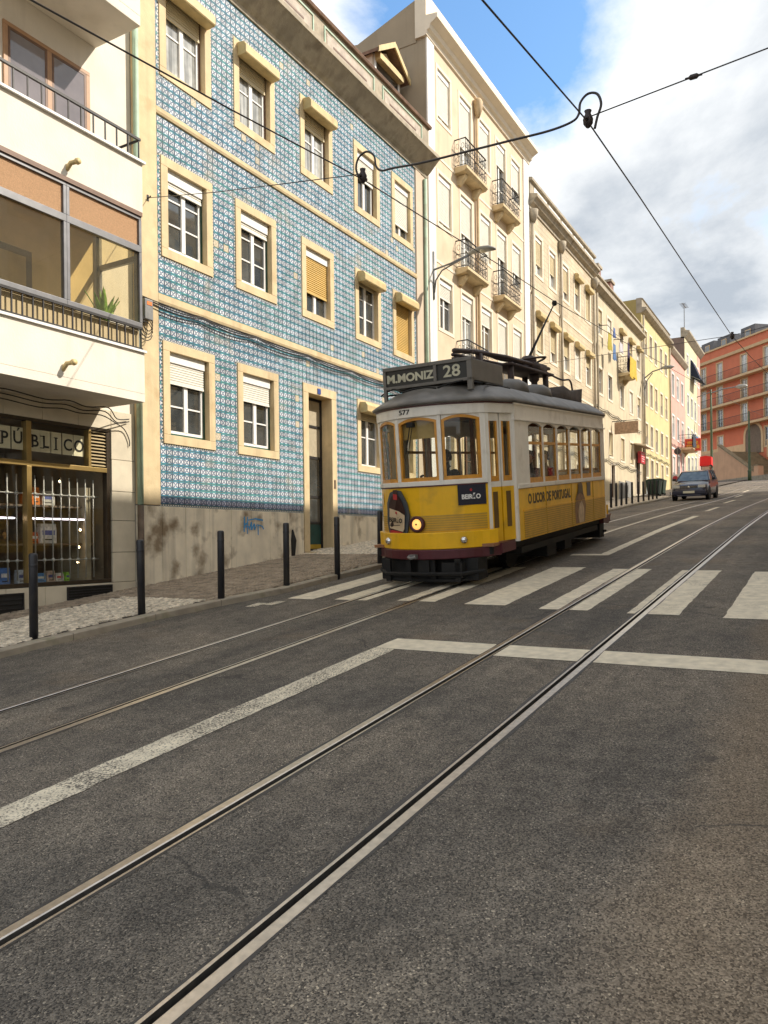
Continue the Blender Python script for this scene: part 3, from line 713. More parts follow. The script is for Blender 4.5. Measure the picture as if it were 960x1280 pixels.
# roof and dormer
mb = MB(); mb.prism([(YF + .3, 13.6), (YF + 5, 15.1), (YF + 10, 13.6)], 'x', 9.0, 19.95); B.part(mb, 'roof', M_ROOF)
def dormer(x0, x1, y0, zb, ze):
    xm = (x0 + x1) / 2; pk = ze + .55
    mb = MB(); mb.prism([(x0 + .12, zb), (x1 - .12, zb), (x1 - .12, ze), (xm, pk - .12), (x0 + .12, ze)], 'y', y0, y0 + 3); d = B.part(mb, 'dormer', M_PINKW)
    mb = MB(); t = .09
    for sgn, xe in ((1, x0), (-1, x1)):
        mb.add([(xe, y0 - .28, ze - .06), (xm, y0 - .28, pk), (xm, y0 - .28, pk + t), (xe, y0 - .28, ze - .06 + t), (xe, y0 + 3, ze - .06), (xm, y0 + 3, pk), (xm, y0 + 3, pk + t), (xe, y0 + 3, ze - .06 + t)], [(0, 1, 2, 3), (4, 7, 6, 5), (0, 4, 5, 1), (3, 2, 6, 7), (0, 3, 7, 4)])
    B.part(mb, 'dormer_roof', M_ROOF, d)
    mb = MB()
    for xe in (x0, x1):
        mb.add([(xe, y0 - .30, ze - .10), (xm, y0 - .30, pk - .04), (xm, y0 - .30, pk + .12), (xe, y0 - .30, ze + .06), (xe, y0 - .26, ze - .10), (xm, y0 - .26, pk - .04), (xm, y0 - .26, pk + .12), (xe, y0 - .26, ze + .06)], [(0, 1, 2, 3), (4, 7, 6, 5), (0, 4, 5, 1), (3, 2, 6, 7), (0, 3, 7, 4)])
    B.part(mb, 'barge_board', M_HOOD, d)
    mb = MB(); mb.box(x0 + .30, x1 - .30, y0 - .02, y0 + .01, zb + .2, ze); B.part(mb, 'dormer_pane', M_PANE, d)
    mb = MB(); mb.prism([(y0 - .01, ze - .12), (y0 - .01, ze + .12), (y0 - .16, ze + .10), (y0 - .2, ze + .02), (y0 - .2, ze - .12)], 'x', x0 + .24, x1 - .24); B.part(mb, 'shutter_hood', M_HOOD, d)
    mb = MB(); mb.box(x0 + .22, x0 + .30, y0 - .03, y0 + .01, zb + .1, ze + .05); mb.box(x1 - .30, x1 - .22, y0 - .03, y0 + .01, zb + .1, ze + .05); B.part(mb, 'dormer_frame', M_WHITE, d)
dormer(18.15, 20.0, YF + .75, 13.4, 15.15)
mb = MB(); mb.box(13.8, 14.35, 11.3, 12.0, 13.8, 15.2); B.part(mb, 'chimney', M_PINKW)
# windows
kw = dict(each=True)
for i in (0, 1): window(B, GF[i][0], 3.44, GF[i][2] - GF[i][0], 1.78, omat=M_GREEN, box=.17, blind=.28, rows=3, **kw)
window(B, GF[2][0], 3.44, 1.27, 1.78, hood=M_HOOD, blind=.2, bmat=M_BLINDC, rows=2, **kw)
window(B, GF[3][0], 3.44, 1.2, 1.78, hood=M_HOOD, blind=.3, bmat=M_BLINDC, rows=2, **kw)
z = 6.68
for i in (0, 1): window(B, XB[i], z, WB[i], 1.75, omat=M_GREEN, box=.2, blind=.08, rows=3, **kw)
window(B, XB[2], z, WB[2], 1.75, box=.18, blind=.62, bmat=M_BLINDY, rows=2, **kw)
window(B, XB[3], z, WB[3], 1.75, hood=M_HOOD, blind=.12, bmat=M_BLINDC, rows=3, **kw)
window(B, XB[4], z, WB[4], 1.75, hood=M_HOOD, blind=.98, bmat=M_BLINDY, rows=2, **kw)
z = 9.82
for i in (0, 1, 2): window(B, XB[i], z, WB[i], 1.75, hood=M_HOOD, blind=.30, bmat=M_BLINDC, rows=2, omat=M_BROWN, pane=M_PANEC, **kw)
window(B, XB[3], z, WB[3], 1.75, box=.17, blind=.38, rows=1, omat=M_BROWN, **kw)
window(B, XB[4], z, WB[4], 1.75, box=.16, blind=.74, rows=1, **kw)
# street door
M_DGREEN = mat('dark_teal_paint', (.015, .07, .065), .45, .2, 6); M_YEL = mat('yellow_kick_plate', (.55, .36, .04), .55, .15, 6)
M_CURT = mat('beige_curtain', (.42, .36, .25), .8, .1, 12)
x0, z0, x1, z1 = DOOR
mb = MB(); mb.box(x0, x0 + .2, YF - .035, YF + .4, z0, z1 - .2); mb.box(x1 - .2, x1, YF - .035, YF + .4, z0, z1 - .2); mb.box(x0, x1, YF - .035, YF + .4, z1 - .199, z1); mb.box(x0 + .03, x1 - .03, YF - .25, YF + .4, gz(x0) - .2, z0 - .002)
dr = B.part(mb, 'door', M_STONE, bevel=.008); dr['label'] = 'narrow street door with cream stone surround'
a_, b_ = x0 + .2, x1 - .2; y = YF + .26
mb = MB()
for zz_ in (1.5, 2.12, 2.72, 3.62, 4.33, 4.95): mb.box(a_ + .06, b_ - .06, y, y + .05, zz_, zz_ + .06)
mb.box(a_, a_ + .06, y - .01, y + .05, z0, z1 - .2); mb.box(b_ - .06, b_, y - .01, y + .05, z0, z1 - .2)
B.part(mb, 'door_frame', M_IRON, dr)
for c, d, m_, nm in ((1.56, 1.66, M_YEL, 'kick_plate'), (1.661, 2.12, M_DGREEN, 'door_panel'), (2.18, 2.72, M_PANE, 'door_pane'), (2.78, 3.62, M_PANE, 'door_pane'), (3.68, 4.33, M_CURT, 'curtained_pane'), (4.39, 4.95, M_CURT, 'curtained_pane')):
    mb = MB(); mb.box(a_ + .06, b_ - .06, y + .015, y + .03, c, d); B.part(mb, nm, m_, dr)
mb = MB(); mb.box(14.30, 14.42, YF - .05, YF - .034, 5.05, 5.17); pl = B.part(mb, 'number_plate', mat('blue_enamel', (.05, .09, .30), .3), dr)
mb = MB(); mb.box(b_ + .06, b_ + .12, YF - .045, YF - .034, 2.95, 3.15); B.part(mb, 'doorbell', M_RUSTP, dr)
mb = MB(); mb.box(b_ + .03, b_ + .06, YF + .1, YF + .24, 3.0, 3.02); 
# hole worn in the plinth, graffiti
mb = MB(); mb.tube([(13.28, YF - .056, 1.42), (13.29, YF - .058, 1.75), (13.27, YF - .056, 1.98)], [.05, .075, .02], 8); B.part(mb, 'plinth_hole', M_DARK)
M_GRAF = mat('blue_spray_paint', (.05, .30, .62), .6, .25, 30)
mb = MB()
gx = lambda u, v: (11.70 + u * .62, YF - .056, 1.84 + v * .40)
for st_ in ([(0, .2), (.02, .95), (.03, .55), (.16, .62), (.18, .95), (.16, .1)], [(.25, .35), (.36, .7), (.36, .3), (.5, .62), (.52, .3), (.62, .58)], [(.2, .78), (.55, .86), (.95, .8)], [(.68, .6), (.7, .05), (.7, .55), (.9, .5), (.98, .35)], [(.02, .42), (.2, .5), (.3, .3)]):
    for p, q in zip(st_, st_[1:]):
        A_, B_ = Vector(gx(*p)), Vector(gx(*q)); d = (B_ - A_); nrm = Vector((-d.z, 0, d.x)).normalized() * random.uniform(.010, .02)
        y_ = Vector((0, random.uniform(0, .003), 0))
        mb.add([A_ - nrm + y_, B_ - nrm + y_, B_ + nrm + y_, A_ + nrm + y_], [(0, 1, 2, 3)])
B.part(mb, 'graffiti', M_GRAF, fix=False)
# cables drooping along the lower belt, and their box
def sag(p0, p1, n, drop, wig=.0):
    out = []
    for i in range(n + 1):
        t = i / n; q = Vector(p0).lerp(Vector(p1), t); q.z -= drop * math.sin(math.pi * t) + random.uniform(-wig, wig); out.append(q)
    return out
for k in range(3):
    pts = []
    xs = [9.15, 10.6, 12.1, 13.9, 15.7, 17.4, 19.2]
    for a_, b_ in zip(xs, xs[1:]):
        off = 5.835 - .022 * k; pts += sag((a_, YF - .075 - .012 * k, off), (b_, YF - .075 - .012 * k, off), 6, (.02, .05, .075)[k], .004)[:-1]
    mb = MB(); mb.tube(pts, (.009, .013, .010)[k], 5); B.part(mb, 'cable', M_CABLE, smooth=True)
jb = empty('cable_box', (9.23, YF - .10, 5.62), 'grey cable junction box with orange label at the corner of the tiled house', 'junction box')
MB().box(-.09, .09, -.05, .04, -.17, .17).build('case', M_GREY, jb, bevel=.01)
MB().box(-.05, .06, -.056, -.05, .07, .13).build('sticker', mat('orange_sticker', (.75, .2, .04), .5), jb)
mb = MB()
for k in range(4): mb.tube([(.1 * math.cos(t) * (1 + .2 * k) - .03 * k, -.02 - .01 * k, -.2 - .06 * k + .16 * math.sin(t)) for t in [i * .5 for i in range(13)]], .008, 5)
mb.build('cable_loops', M_CABLE, jb, smooth=True)

# ------------------------------------------------------------------ the rendered house with the veranda and the shop
YA = 8.9; XA1 = 8.32
M_ALU = mat('grey_aluminium', (.20, .20, .21), .4, .1, 8, metal=.5)
M_GOLD = mat('bronze_anodised', (.36, .25, .09), .38, .1, 6, metal=.6)
M_CLAD = mat('limestone_cladding', (.60, .53, .40), .7, .10, 4, .2, 50, dirt=(.45, .36, .22), dirt_amt=.3)
M_WEAVE = mat('woven_blind', (.58, .36, .20), .8, .15, 60, .6, 160)
nd = M_WEAVE.node_tree.nodes; tl_ = nd.new('ShaderNodeBsdfTranslucent'); tl_.inputs[0].default_value = (.75, .48, .24, 1); ms_ = nd.new('ShaderNodeMixShader'); ms_.inputs[0].default_value = .3
M_WEAVE.node_tree.links.new(nd['Principled BSDF'].outputs[0], ms_.inputs[1]); M_WEAVE.node_tree.links.new(tl_.outputs[0], ms_.inputs[2]); M_WEAVE.node_tree.links.new(ms_.outputs[0], nd['Material Output'].inputs['Surface'])
M_BOARD = mat('beige_board', (.46, .36, .20), .8, .12, 4)
M_GLASS = glass('clear_glass', (.96, .96, .94), .035); M_GLASST = glass('tinted_glass', (.96, .92, .80), .04, .04)
A = Bld('veranda_house', 'cream rendered house with glazed veranda and a shop at street level', (2.6, YF, gz(2.6)))
XA0 = 2.6
# ground floor cladding, one slab each
for i, (c, d) in enumerate(zip([3.84, 3.06, 2.55, 2.08, 1.57, 1.09], [3.06, 2.55, 2.08, 1.57, 1.09, .4])):
    mb = MB(); mb.box(8.52, 8.99, YF - .02 - .003 * (i % 2), YF + .1, d + .004, c - .004); A.part(mb, 'cladding_slab', M_CLAD, bevel=.003)
x = 8.515
while x > XA0:
    x2 = max(x - .62, XA0)
    mb = MB(); mb.box(x2 + .003, x - .003, YF - .02, YF + .1, 3.53, 3.836); A.part(mb, 'cladding_slab', M_CLAD, bevel=.003)
    mb = MB(); mb.box(x2 + .003, x - .003, YF - .035, YF + .1, gz(x2) - .3, 1.085); A.part(mb, 'plinth_slab', M_CLAD, bevel=.004)
    x = x2
for a_, b_, c, d in ((7.66, 8.46, .88, 1.04), (6.1, 6.9, .74, 1.0)):
    mb = MB(); mb.box(a_, b_, YF - .042, YF - .03, c, d); v_ = A.part(mb, 'floor_vent', M_DARK)
    mb = MB(); mb.box(a_ - .02, b_ + .02, YF - .06, YF - .034, c - .02, c); mb.box(a_ - .02, b_ + .02, YF - .06, YF - .034, d, d + .02); mb.box(a_ - .02, a_, YF - .06, YF - .034, c, d); mb.box(b_, b_ + .02, YF - .06, YF - .034, c, d)
    n = 4
    for k in range(1, n): mb.box(a_, b_, YF - .055, YF - .043, c + (d - c) * k / n - .006, c + (d - c) * k / n + .006)
    A.part(mb, 'vent_louvre', M_IRON, v_)
# shop front
Z0, Z1, ZT = 1.12, 3.5, 2.87
muls = [8.47, 7.05, 5.60, 4.15, XA0]
mb = MB(); y0, y1 = YF - .01, YF + .09
mb.box(XA0, 8.50, y0, y1, Z0 - .03, Z0 + .03); mb.box(XA0, 8.50, y0, y1, Z1 - .02, Z1 + .03); mb.box(8.43, 8.50, y0 + .002, y1, Z0 + .031, Z1 - .021)
front = A.part(mb, 'shop_front', mat('dark_bronze', (.06, .045, .03), .4, .2, 8, metal=.5), bevel=.004); front['label'] = 'glazed shop window with gold frame and bars inside'
mb = MB(); mb.box(XA0, 8.428, y0 - .012, y1, ZT - .035, ZT + .035)
for x in muls[1:4]: mb.box(x - .04, x + .04, y0 - .01, y1, Z0 + .031, ZT - .036); mb.box(x - .04, x + .04, y0 - .01, y1, ZT + .036, Z1 - .021)
mb.box(8.08, 8.13, y0 - .01, y1, ZT + .036, Z1 - .021)
A.part(mb, 'gold_mullions', M_GOLD, front, bevel=.004)
for b_, a_ in zip(muls, muls[1:]):
    for c, d, xr in ((Z0 + .03, ZT - .035, b_ - .04), (ZT + .035, Z1 - .02, 8.08 if b_ > 8 else b_ - .04)):
        mb = MB(); mb.box(a_ + .04, xr, YF + .04, YF + .046, c, d); A.part(mb, 'pane', M_GLASS, front)
mb = MB(); mb.box(8.135, 8.427, YF + .05, YF + .06, ZT + .036, Z1 - .022)
lv = A.part(mb, 'air_grille', M_DARK, front); mb = MB()
for k in range(11): mb.prism([(YF + .0, ZT + .06 + k * .052), (YF + .05, ZT + .085 + k * .052), (YF + .05, ZT + .095 + k * .052), (YF, ZT + .07 + k * .052)], 'x', 8.14, 8.42)
A.part(mb, 'grille_slats', M_BOARD, lv.parent)
# security bars
x = 8.30
M_BAR = mat('pale_metal_bar', (.50, .50, .47), .4, .05, 10, metal=.2)
while x > 4.3:
    if abs(x - 7.05) > .07 and abs(x - 5.6) > .07:
        mb = MB(); mb.tube([(x, YF + .16, 1.18), (x, YF + .16, 2.72)], .011, 6); A.part(mb, 'window_bar', M_BAR, front, smooth=True)
    x -= .148
for zz_ in (2.45, 1.47):
    mb = MB(); mb.tube([(4.2, YF + .16, zz_), (8.4, YF + .16, zz_)], .009, 6); x = 8.30
    while x > 4.3: mb.lathe([(0.005, -.03), (.028, -.012), (.028, .012), (.005, .03)], (x, YF + .16, zz_), 8, 'x'); x -= .148
    A.part(mb, 'window_rod', M_BAR, front, smooth=True)
# paper letters
M_PAPER = mat('yellowed_paper', (.78, .72, .52), .85, .08, 5); M_INK = mat('black_ink', (.02, .018, .016), .8)
for i, ch in enumerate('PÚBLICO'):
    x = (6.72, 6.93, 7.20, 7.38, 7.555, 7.765, 7.965)[i]
    zc_ = 3.21
    mb = MB(); mb.box(x - .095, x + .095, YF + .062, YF + .066, zc_ - .15, zc_ + .17); pp = A.part(mb, 'letter_sheet', M_PAPER, front)
    mb = MB(); mb.text(text_mesh(ch, .25, .0015, .004), frame((x, YF + .059, zc_ + (.015 if ch == 'Ú' else -.005)), (1, 0, 0), (0, 0, 1), .92, 1)); 
    if ch in 'PBLI':
        xx = x - (.0 if ch == 'I' else .06)
        mb.box(xx - .035, xx + .035, YF + .0575, YF + .0605, zc_ - .095, zc_ - .082); mb.box(xx - .035, xx + .035, YF + .0575, YF + .0605, zc_ + .078, zc_ + .091)
    o = A.part(mb, 'letter', M_INK, front)
# shop interior
M_SHOP = mat('shop_wall', (.26, .20, .13), .9, .3, 2); M_SHELF = mat('shop_shelf', (.15, .11, .07), .6)
mb = MB(); wallb = mb
mb.add([(XA0, YF + .1, .9), (8.5, YF + .1, .9), (8.5, 12.6, .9), (XA0, 12.6, .9), (XA0, YF + .1, 3.6), (8.5, YF + .1, 3.6), (8.5, 12.6, 3.6), (XA0, 12.6, 3.6)], [(0, 1, 2, 3), (4, 7, 6, 5), (3, 2, 6, 7), (1, 5, 6, 2), (0, 3, 7, 4)])
A.part(mb, 'shop_room', M_SHOP, fix=False)
for zz_ in (1.13, 1.72, 2.3):
    mb = MB(); mb.box(4.2, 8.4, YF + .3, YF + .75, zz_ - .03, zz_); A.part(mb, 'display_shelf', M_SHELF, front)
mb = MB(); mb.box(8.2, 8.3, YF + .22, YF + .9, 1.14, 2.6); A.part(mb, 'display_end_panel', M_CURT, front)
def lamp_strip(x0, x1):
    o = empty('light_strip', ((x0 + x1) / 2, YF + .22, 2.09), 'glowing white light strip across the shop window, %s the gold mullion' % ('right of' if x0 > 7 else 'left of'), 'light', 'light strips in the shop window')
    h = (x1 - x0) / 2
    MB().box(-h, h, 0, .02, -.008, .008).build('tube', mat('strip_glow', (.95, .85, .95), .4, 0, emit=2.4), o); MB().box(-h, h, .021, .04, -.02, .02).build('rail', M_GREY, o)
lamp_strip(7.12, 8.18); lamp_strip(5.7, 6.98)
for i, (x, zz_, e) in enumerate(((8.13, 1.93, 9), (8.1, 1.66, 7), (8.08, 1.42, 6), (7.77, 2.67, 5))):
    o = empty('spot_lamp', (x, YF + .26, zz_), ('highest small spot lamp above the shop display', 'upper small warm spot lamp by the right end of the shop display')[0] if i == 3 else ('white spot lamp just under the light strip at the right end', 'middle warm spot lamp at the right end of the display', 'lowest warm spot lamp at the right end of the display')[i], 'lamp')
    MB().lathe([(.02, 0), (.03, .03), (.02, .06), (.008, .08)], (0, 0, 0), 10, 'y').build('housing', M_GREY, o, smooth=True)
    MB().lathe([(.001, -.012), (.015, -.008), (.02, -.001)], (0, 0, 0), 10, 'y').build('bulb', mat('warm_bulb', (1, .72, .38), .4, 0, emit=7.0), o, smooth=True)
items = [(6.72, 1.13, .17, .26, (.62, .66, .70), 'white and blue packet'), (6.90, 1.13, .16, .24, (.10, .22, .55), 'blue packet'), (6.5, 1.13, .2, .16, (.05, .35, .42), 'teal carton'), (7.18, 1.13, .15, .2, (.55, .6, .66), 'pale grey carton'), (7.34, 1.13, .13, .28, (.65, .66, .66), 'tall white carton'), (7.5, 1.13, .16, .14, (.12, .3, .6), 'low blue carton'),
         (7.66, 1.13, .14, .17, (.6, .45, .35), 'peach coloured carton'), (7.82, 1.13, .14, .13, (.7, .68, .62), 'small cream carton'), (7.42, 1.72, .12, .17, (.55, .12, .03), 'small red box'), (7.62, 1.72, .28, .3, (.62, .6, .54), 'white picture box'), (7.28, 2.3, .15, .17, (.62, .16, .03), 'orange box'), (7.45, 2.3, .12, .27, (.70, .22, .04), 'tall orange box'), (7.66, 2.3, .22, .22, (.5, .48, .42), 'grey book'), (7.95, 1.13, .06, .14, (.35, .7, .08), 'lime green bottle'),
         (6.6, 2.3, .2, .2, (.18, .14, .1), 'brown book'), (6.4, 1.72, .25, .2, (.3, .25, .16), 'tan book')]
for x, zz_, w_, h, c, nm in items:
    o = MB(); o.box(-w_ / 2, w_ / 2, 0, .1, 0, h * .82); o.box(-w_ / 2 + .006, w_ / 2 - .006, .004, .096, h * .82, h)
    ob = o.build('packet', [mat('packet_' + nm.replace(' ', '_'), c, .5, .3, 22), M_PAPER], loc=(x, YF + .32 + random.uniform(0, .08), zz_ + .001), bevel=.004)
    lab = random.choice(((.8, .78, .7), (.75, .7, .2), (.1, .12, .3), (.6, .08, .06), (.85, .85, .85)))
    MB().box(-w_ * .38, w_ * .38, -.002, .0, h * .42, h * .66).build('label', mat('label_%d' % int(lab[0] * 100 + lab[2] * 7), lab, .5, .25, 40), ob)
    MB().box(-w_ * .3, w_ * .3, -.002, .0, h * .16, h * .22).build('print_line', M_INK, ob)
    shelf = {1.13: 'bottom', 1.72: 'middle', 2.3: 'top'}[zz_]
    tag(ob, '%s on the %s shelf of the shop window' % (nm, shelf), 'packet', 'goods in the shop window')
# veranda box and balconies
def front_panel(z0_, z1_, nm, m_, y=YA, x1=XA1, th=.12):
    mb = MB(); mb.box(XA0, x1, y, y + th, z0_, z1_); return A.part(mb, nm, m_, bevel=.006)
mb = MB(); mb.box(XA0, XA1, YA, YF + .05, 3.84, 3.96); A.part(mb, 'veranda_floor', M_WDIRT)
front_panel(3.962, 4.58, 'veranda_parapet', M_WDIRT)
mb = MB(); mb.box(XA1 - .12, XA1, YA + .121, YF - .02, 3.962, 4.58); A.part(mb, 'veranda_side', M_WDIRT)
mb = MB(); mb.box(XA0, XA1 + .02, YA - .035, YA + .13, 4.581, 4.615); A.part(mb, 'parapet_coping', M_WHITE)
mb = MB(); mb.box(XA0, XA1 - .05, YA + .06, YA + .08, 4.616, 4.93); A.part(mb, 'railing_board', M_BOARD)
def railing(z0_, z1_, step, x1, y=YA, end=True):
    mb = MB(); mb.box(XA0, x1, y - .018, y + .018, z1_ - .035, z1_); mb.box(XA0, x1, y - .012, y + .012, z0_ + .01, z0_ + .028)
    r = A.part(mb, 'railing', M_IRON); x = x1 - .03
    k = 0
    while x > XA0:
        A.inst(('bal', round(z1_ - z0_, 2)), lambda: MB().box(-.009, .009, -.009, .009, 0, z1_ - z0_ - .03), 'baluster', M_IRON, (x, y, z0_ + .0), None); x -= step; k += 1
    if end:
        mb = MB(); mb.box(x1 - .018, x1, y + .019, y + .95, z1_ - .034, z1_); A.part(mb, 'end_rail', M_IRON)
railing(4.615, 4.955, .152, XA1 - .04, YA - .005, False)
ZB0, ZB1, ZB2 = 4.96, 6.13, 6.634
cols_ = [XA1 - .02, 6.97, 5.62, 4.27, XA0 + .05]
for a_, b_ in zip(cols_[1:], cols_):
    mb = MB(); t = .035; y = YA + .01
    mb.box(a_, b_, y, y + .07, ZB0, ZB0 + .07); mb.box(a_, b_, y - .004, y + .07, ZB1 - .04, ZB1 + .06); mb.box(a_, b_, y, y + .07, ZB2 - .05, ZB2)
    for x in (a_, b_ - .05):
        mb.box(x, x + .05, y - .002, y + .07, ZB0 + .071, ZB1 - .041); mb.box(x, x + .05, y - .002, y + .07, ZB1 + .061, ZB2 - .051)
    fr = A.part(mb, 'veranda_window', M_ALU, bevel=.005)
    mb = MB(); mb.box(a_ + .05, b_ - .05, y + .03, y + .036, ZB0 + .07, ZB1 - .04); A.part(mb, 'pane', M_GLASST, fr)
    mb = MB(); mb.box(a_ + .05, b_ - .05, y + .03, y + .036, ZB1 + .06, ZB2 - .05); A.part(mb, 'woven_panel', M_WEAVE, fr)
# veranda end wall: glazed side frame
mb = MB(); x = XA1 - .06
mb.box(x, x + .05, YA + .09, YF - .03, 4.6, 4.99); mb.box(x, x + .05, YA + .09, YF - .03, 5.98, 6.06); mb.box(x, x + .05, YA + .09, YF - .03, 6.60, 6.66); mb.box(x, x + .05, YF - .1, YF - .03, 4.99, 6.6); mb.box(x, x + .05, YA + .09, YA + .14, 4.99, 6.6)
sf = A.part(mb, 'veranda_side_frame', M_ALU)
mb = MB(); mb.box(x + .02, x + .026, YA + .14, YF - .1, 4.99, 5.98); A.part(mb, 'pane', M_GLASS, sf)
mb = MB(); mb.box(x + .02, x + .026, YA + .14, YF - .1, 6.06, 6.6); A.part(mb, 'pane', M_GLASST, sf)
M_INR = mat('veranda_inner_wall', (.80, .66, .42), .9, .1, 3)
mb = MB(); mb.box(XA0, 9.0, YF, YF + .1, 3.841, 14.0); A.part(mb, 'wall', M_WDIRT)
mb = MB(); mb.box(XA0, XA1 - .1, YF - .012, YF - .002, 4.0, 6.6); A.part(mb, 'inner_wall', M_INR)
mb = MB(); mb.box(5.2, 7.1, YF - .06, YF - .013, 4.0, 5.9); il = A.part(mb, 'inner_door_frame', mat('dark_wood', (.10, .06, .03), .6, .2, 6)); mb = MB(); mb.box(5.3, 7.0, YF - .07, YF - .061, 4.05, 5.8); A.part(mb, 'inner_shutter', M_BOARD, il)
front_panel(6.70, 7.44, 'balcony_parapet', M_WDIRT); mb = MB(); mb.box(XA0, XA1 - .02, YA - .012, YA + .12, 6.635, 6.699); A.part(mb, 'lintel_shade_band', M_BROWN)  # dark brown band paints the shade line below the parapet
mb = MB(); mb.box(XA0, XA1, YA + .121, YF - .001, 6.70, 6.84); A.part(mb, 'balcony_floor', M_WDIRT)
mb = MB(); mb.box(XA1 - .12, XA1, YA + .121, YF - .001, 6.841, 7.44); A.part(mb, 'balcony_side', M_WDIRT)
mb = MB(); mb.box(XA0, XA1 + .03, YA - .045, YA + .13, 7.441, 7.475); A.part(mb, 'parapet_coping', M_WHITE)
railing(7.476, 7.82, .207, XA1 - .02, YA + .02)
def spout(x, z_):
    mb = MB(); mb.tube([(x - .02, YA + .02, z_ - .08), (x, YA - .05, z_ + .01), (x + .03, YA - .16, z_ + .02)], .032, 8); mb.lathe([(.04, -.02), (.045, .02)], (x + .03, YA - .16, z_ + .02), 10, 'y')
    A.part(mb, 'drain_spout', M_HOOD, smooth=True)
spout(7.0, 6.88); spout(6.9, 4.13)
# upper door
mb = MB(); y = YF - .03; M_TAN = mat('tan_wood_frame', (.42, .24, .13), .5, .1, 7)
for a_, b_, c, d in ((6.72, 8.18, 9.0, 9.06), (6.72, 6.79, 7.0, 9.0), (8.11, 8.18, 7.0, 9.0), (7.42, 7.50, 7.0, 9.0)): mb.box(a_, b_, y, YF - .001, c, d)
bd = A.part(mb, 'balcony_door', M_TAN, bevel=.006)
for a_, b_ in ((6.79, 7.42), (7.5, 8.11)):
    mb = MB(); mb.box(a_ + .035, b_ - .035, y + .008, YF - .002, 7.0, 8.965); A.part(mb, 'pane', mat('reflective_pane', (.20, .18, .19), .05, .2, 2, spec=1.0), bd)
    mb = MB(); mb.box(a_, a_ + .035, y + .002, YF - .002, 7.0, 9.0); mb.box(b_ - .035, b_, y + .002, YF - .002, 7.0, 9.0); mb.box(a_ + .035, b_ - .035, y + .002, YF - .002, 8.965, 9.0); A.part(mb, 'sash', M_BROWN, bd)
mb = MB(); mb.box(XA0, XA1, YA, YF - .001, 9.53, 9.68); A.part(mb, 'upper_balcony_floor', M_WDIRT, bevel=.008)
front_panel(9.681, 10.5, 'upper_balcony_parapet', M_WDIRT); mb = MB(); mb.box(XA1 - .12, XA1, YA + .121, YF - .001, 9.681, 10.5); A.part(mb, 'upper_balcony_side', M_WDIRT)
mb = MB(); mb.box(XA0, 9.0, YF + .101, 20, 3.85, 14.0); A.part(mb, 'rear_block', M_WDIRT)
mb = MB(); mb.box(XA0, 9.0, 12.7, 20, .2, 3.84); A.part(mb, 'rear_block', M_DARK); mb = MB(); mb.box(8.51, 8.995, YF + .11, 12.6, .2, 3.83); A.part(mb, 'pier_core', M_DARK)
# wires under the veranda
for k in range(3):
    pts = [(XA0, YA + .55 + .08 * k, 3.76 - .03 * k)]
    for x in (4.0, 5.4, 6.4, 7.4, 8.1): pts += [(x - .4, YA + .55 + .08 * k, 3.75 - .045 * k - random.uniform(0, .02)), (x, YA + .55 + .08 * k, 3.78 - .05 * k)]
    pts += [(8.55, YF - .12, 3.70 - .06 * k), (8.85, YF - .06, 3.74 - .04 * k)] if k < 2 else [(8.5, YF - .15, 3.62), (8.75, YF - .06, 3.56), (8.86, YF - .05, 3.40), (8.87, YF - .04, 3.3)]
    mb = MB(); mb.tube(smooth_path(pts, 4), .009, 5); A.part(mb, 'cable', M_CABLE, smooth=True)
# plant behind the veranda glass
pl = empty('potted_plant', (7.86, YA + .34, 4.72), 'green strap-leaved plant behind the veranda glass', 'plant')
M_LEAF = mat('succulent_leaf', (.16, .36, .05), .45, .3, 9)
MB().lathe([(.09, 0), (.13, .22), (.14, .24), (.12, .24)], (0, 0, 0), 12).build('pot', mat('terracotta', (.35, .14, .07), .8), pl, smooth=True)
for k in range(11):
    a_ = k * 2.4; L_ = random.uniform(.35, .6); mb = MB(); pts = []; lean = random.uniform(.15, .75)
    for i in range(6):
        t = i / 5; pts.append(Vector((math.cos(a_) * lean * L_ * t, math.sin(a_) * lean * L_ * t * .6, .22 + L_ * t * (1.05 - .35 * lean * t))))
    vs = []
    for i, p in enumerate(pts):
        wd = .055 * (1 - (i / 5) ** 2.2) + .004; sd = Vector((-math.sin(a_), math.cos(a_), 0)) * wd
        vs += [p - sd, p + Vector((0, 0, -.018)), p + sd, p + Vector((0, 0, .012))]
    fs = []
    for i in range(5):
        for q in range(4): fs.append((i*4+q, i*4+(q+1)%4, (i+1)*4+(q+1)%4, (i+1)*4+q))
    mb.add(vs, fs); mb.build('leaf', M_LEAF, pl, smooth=True)
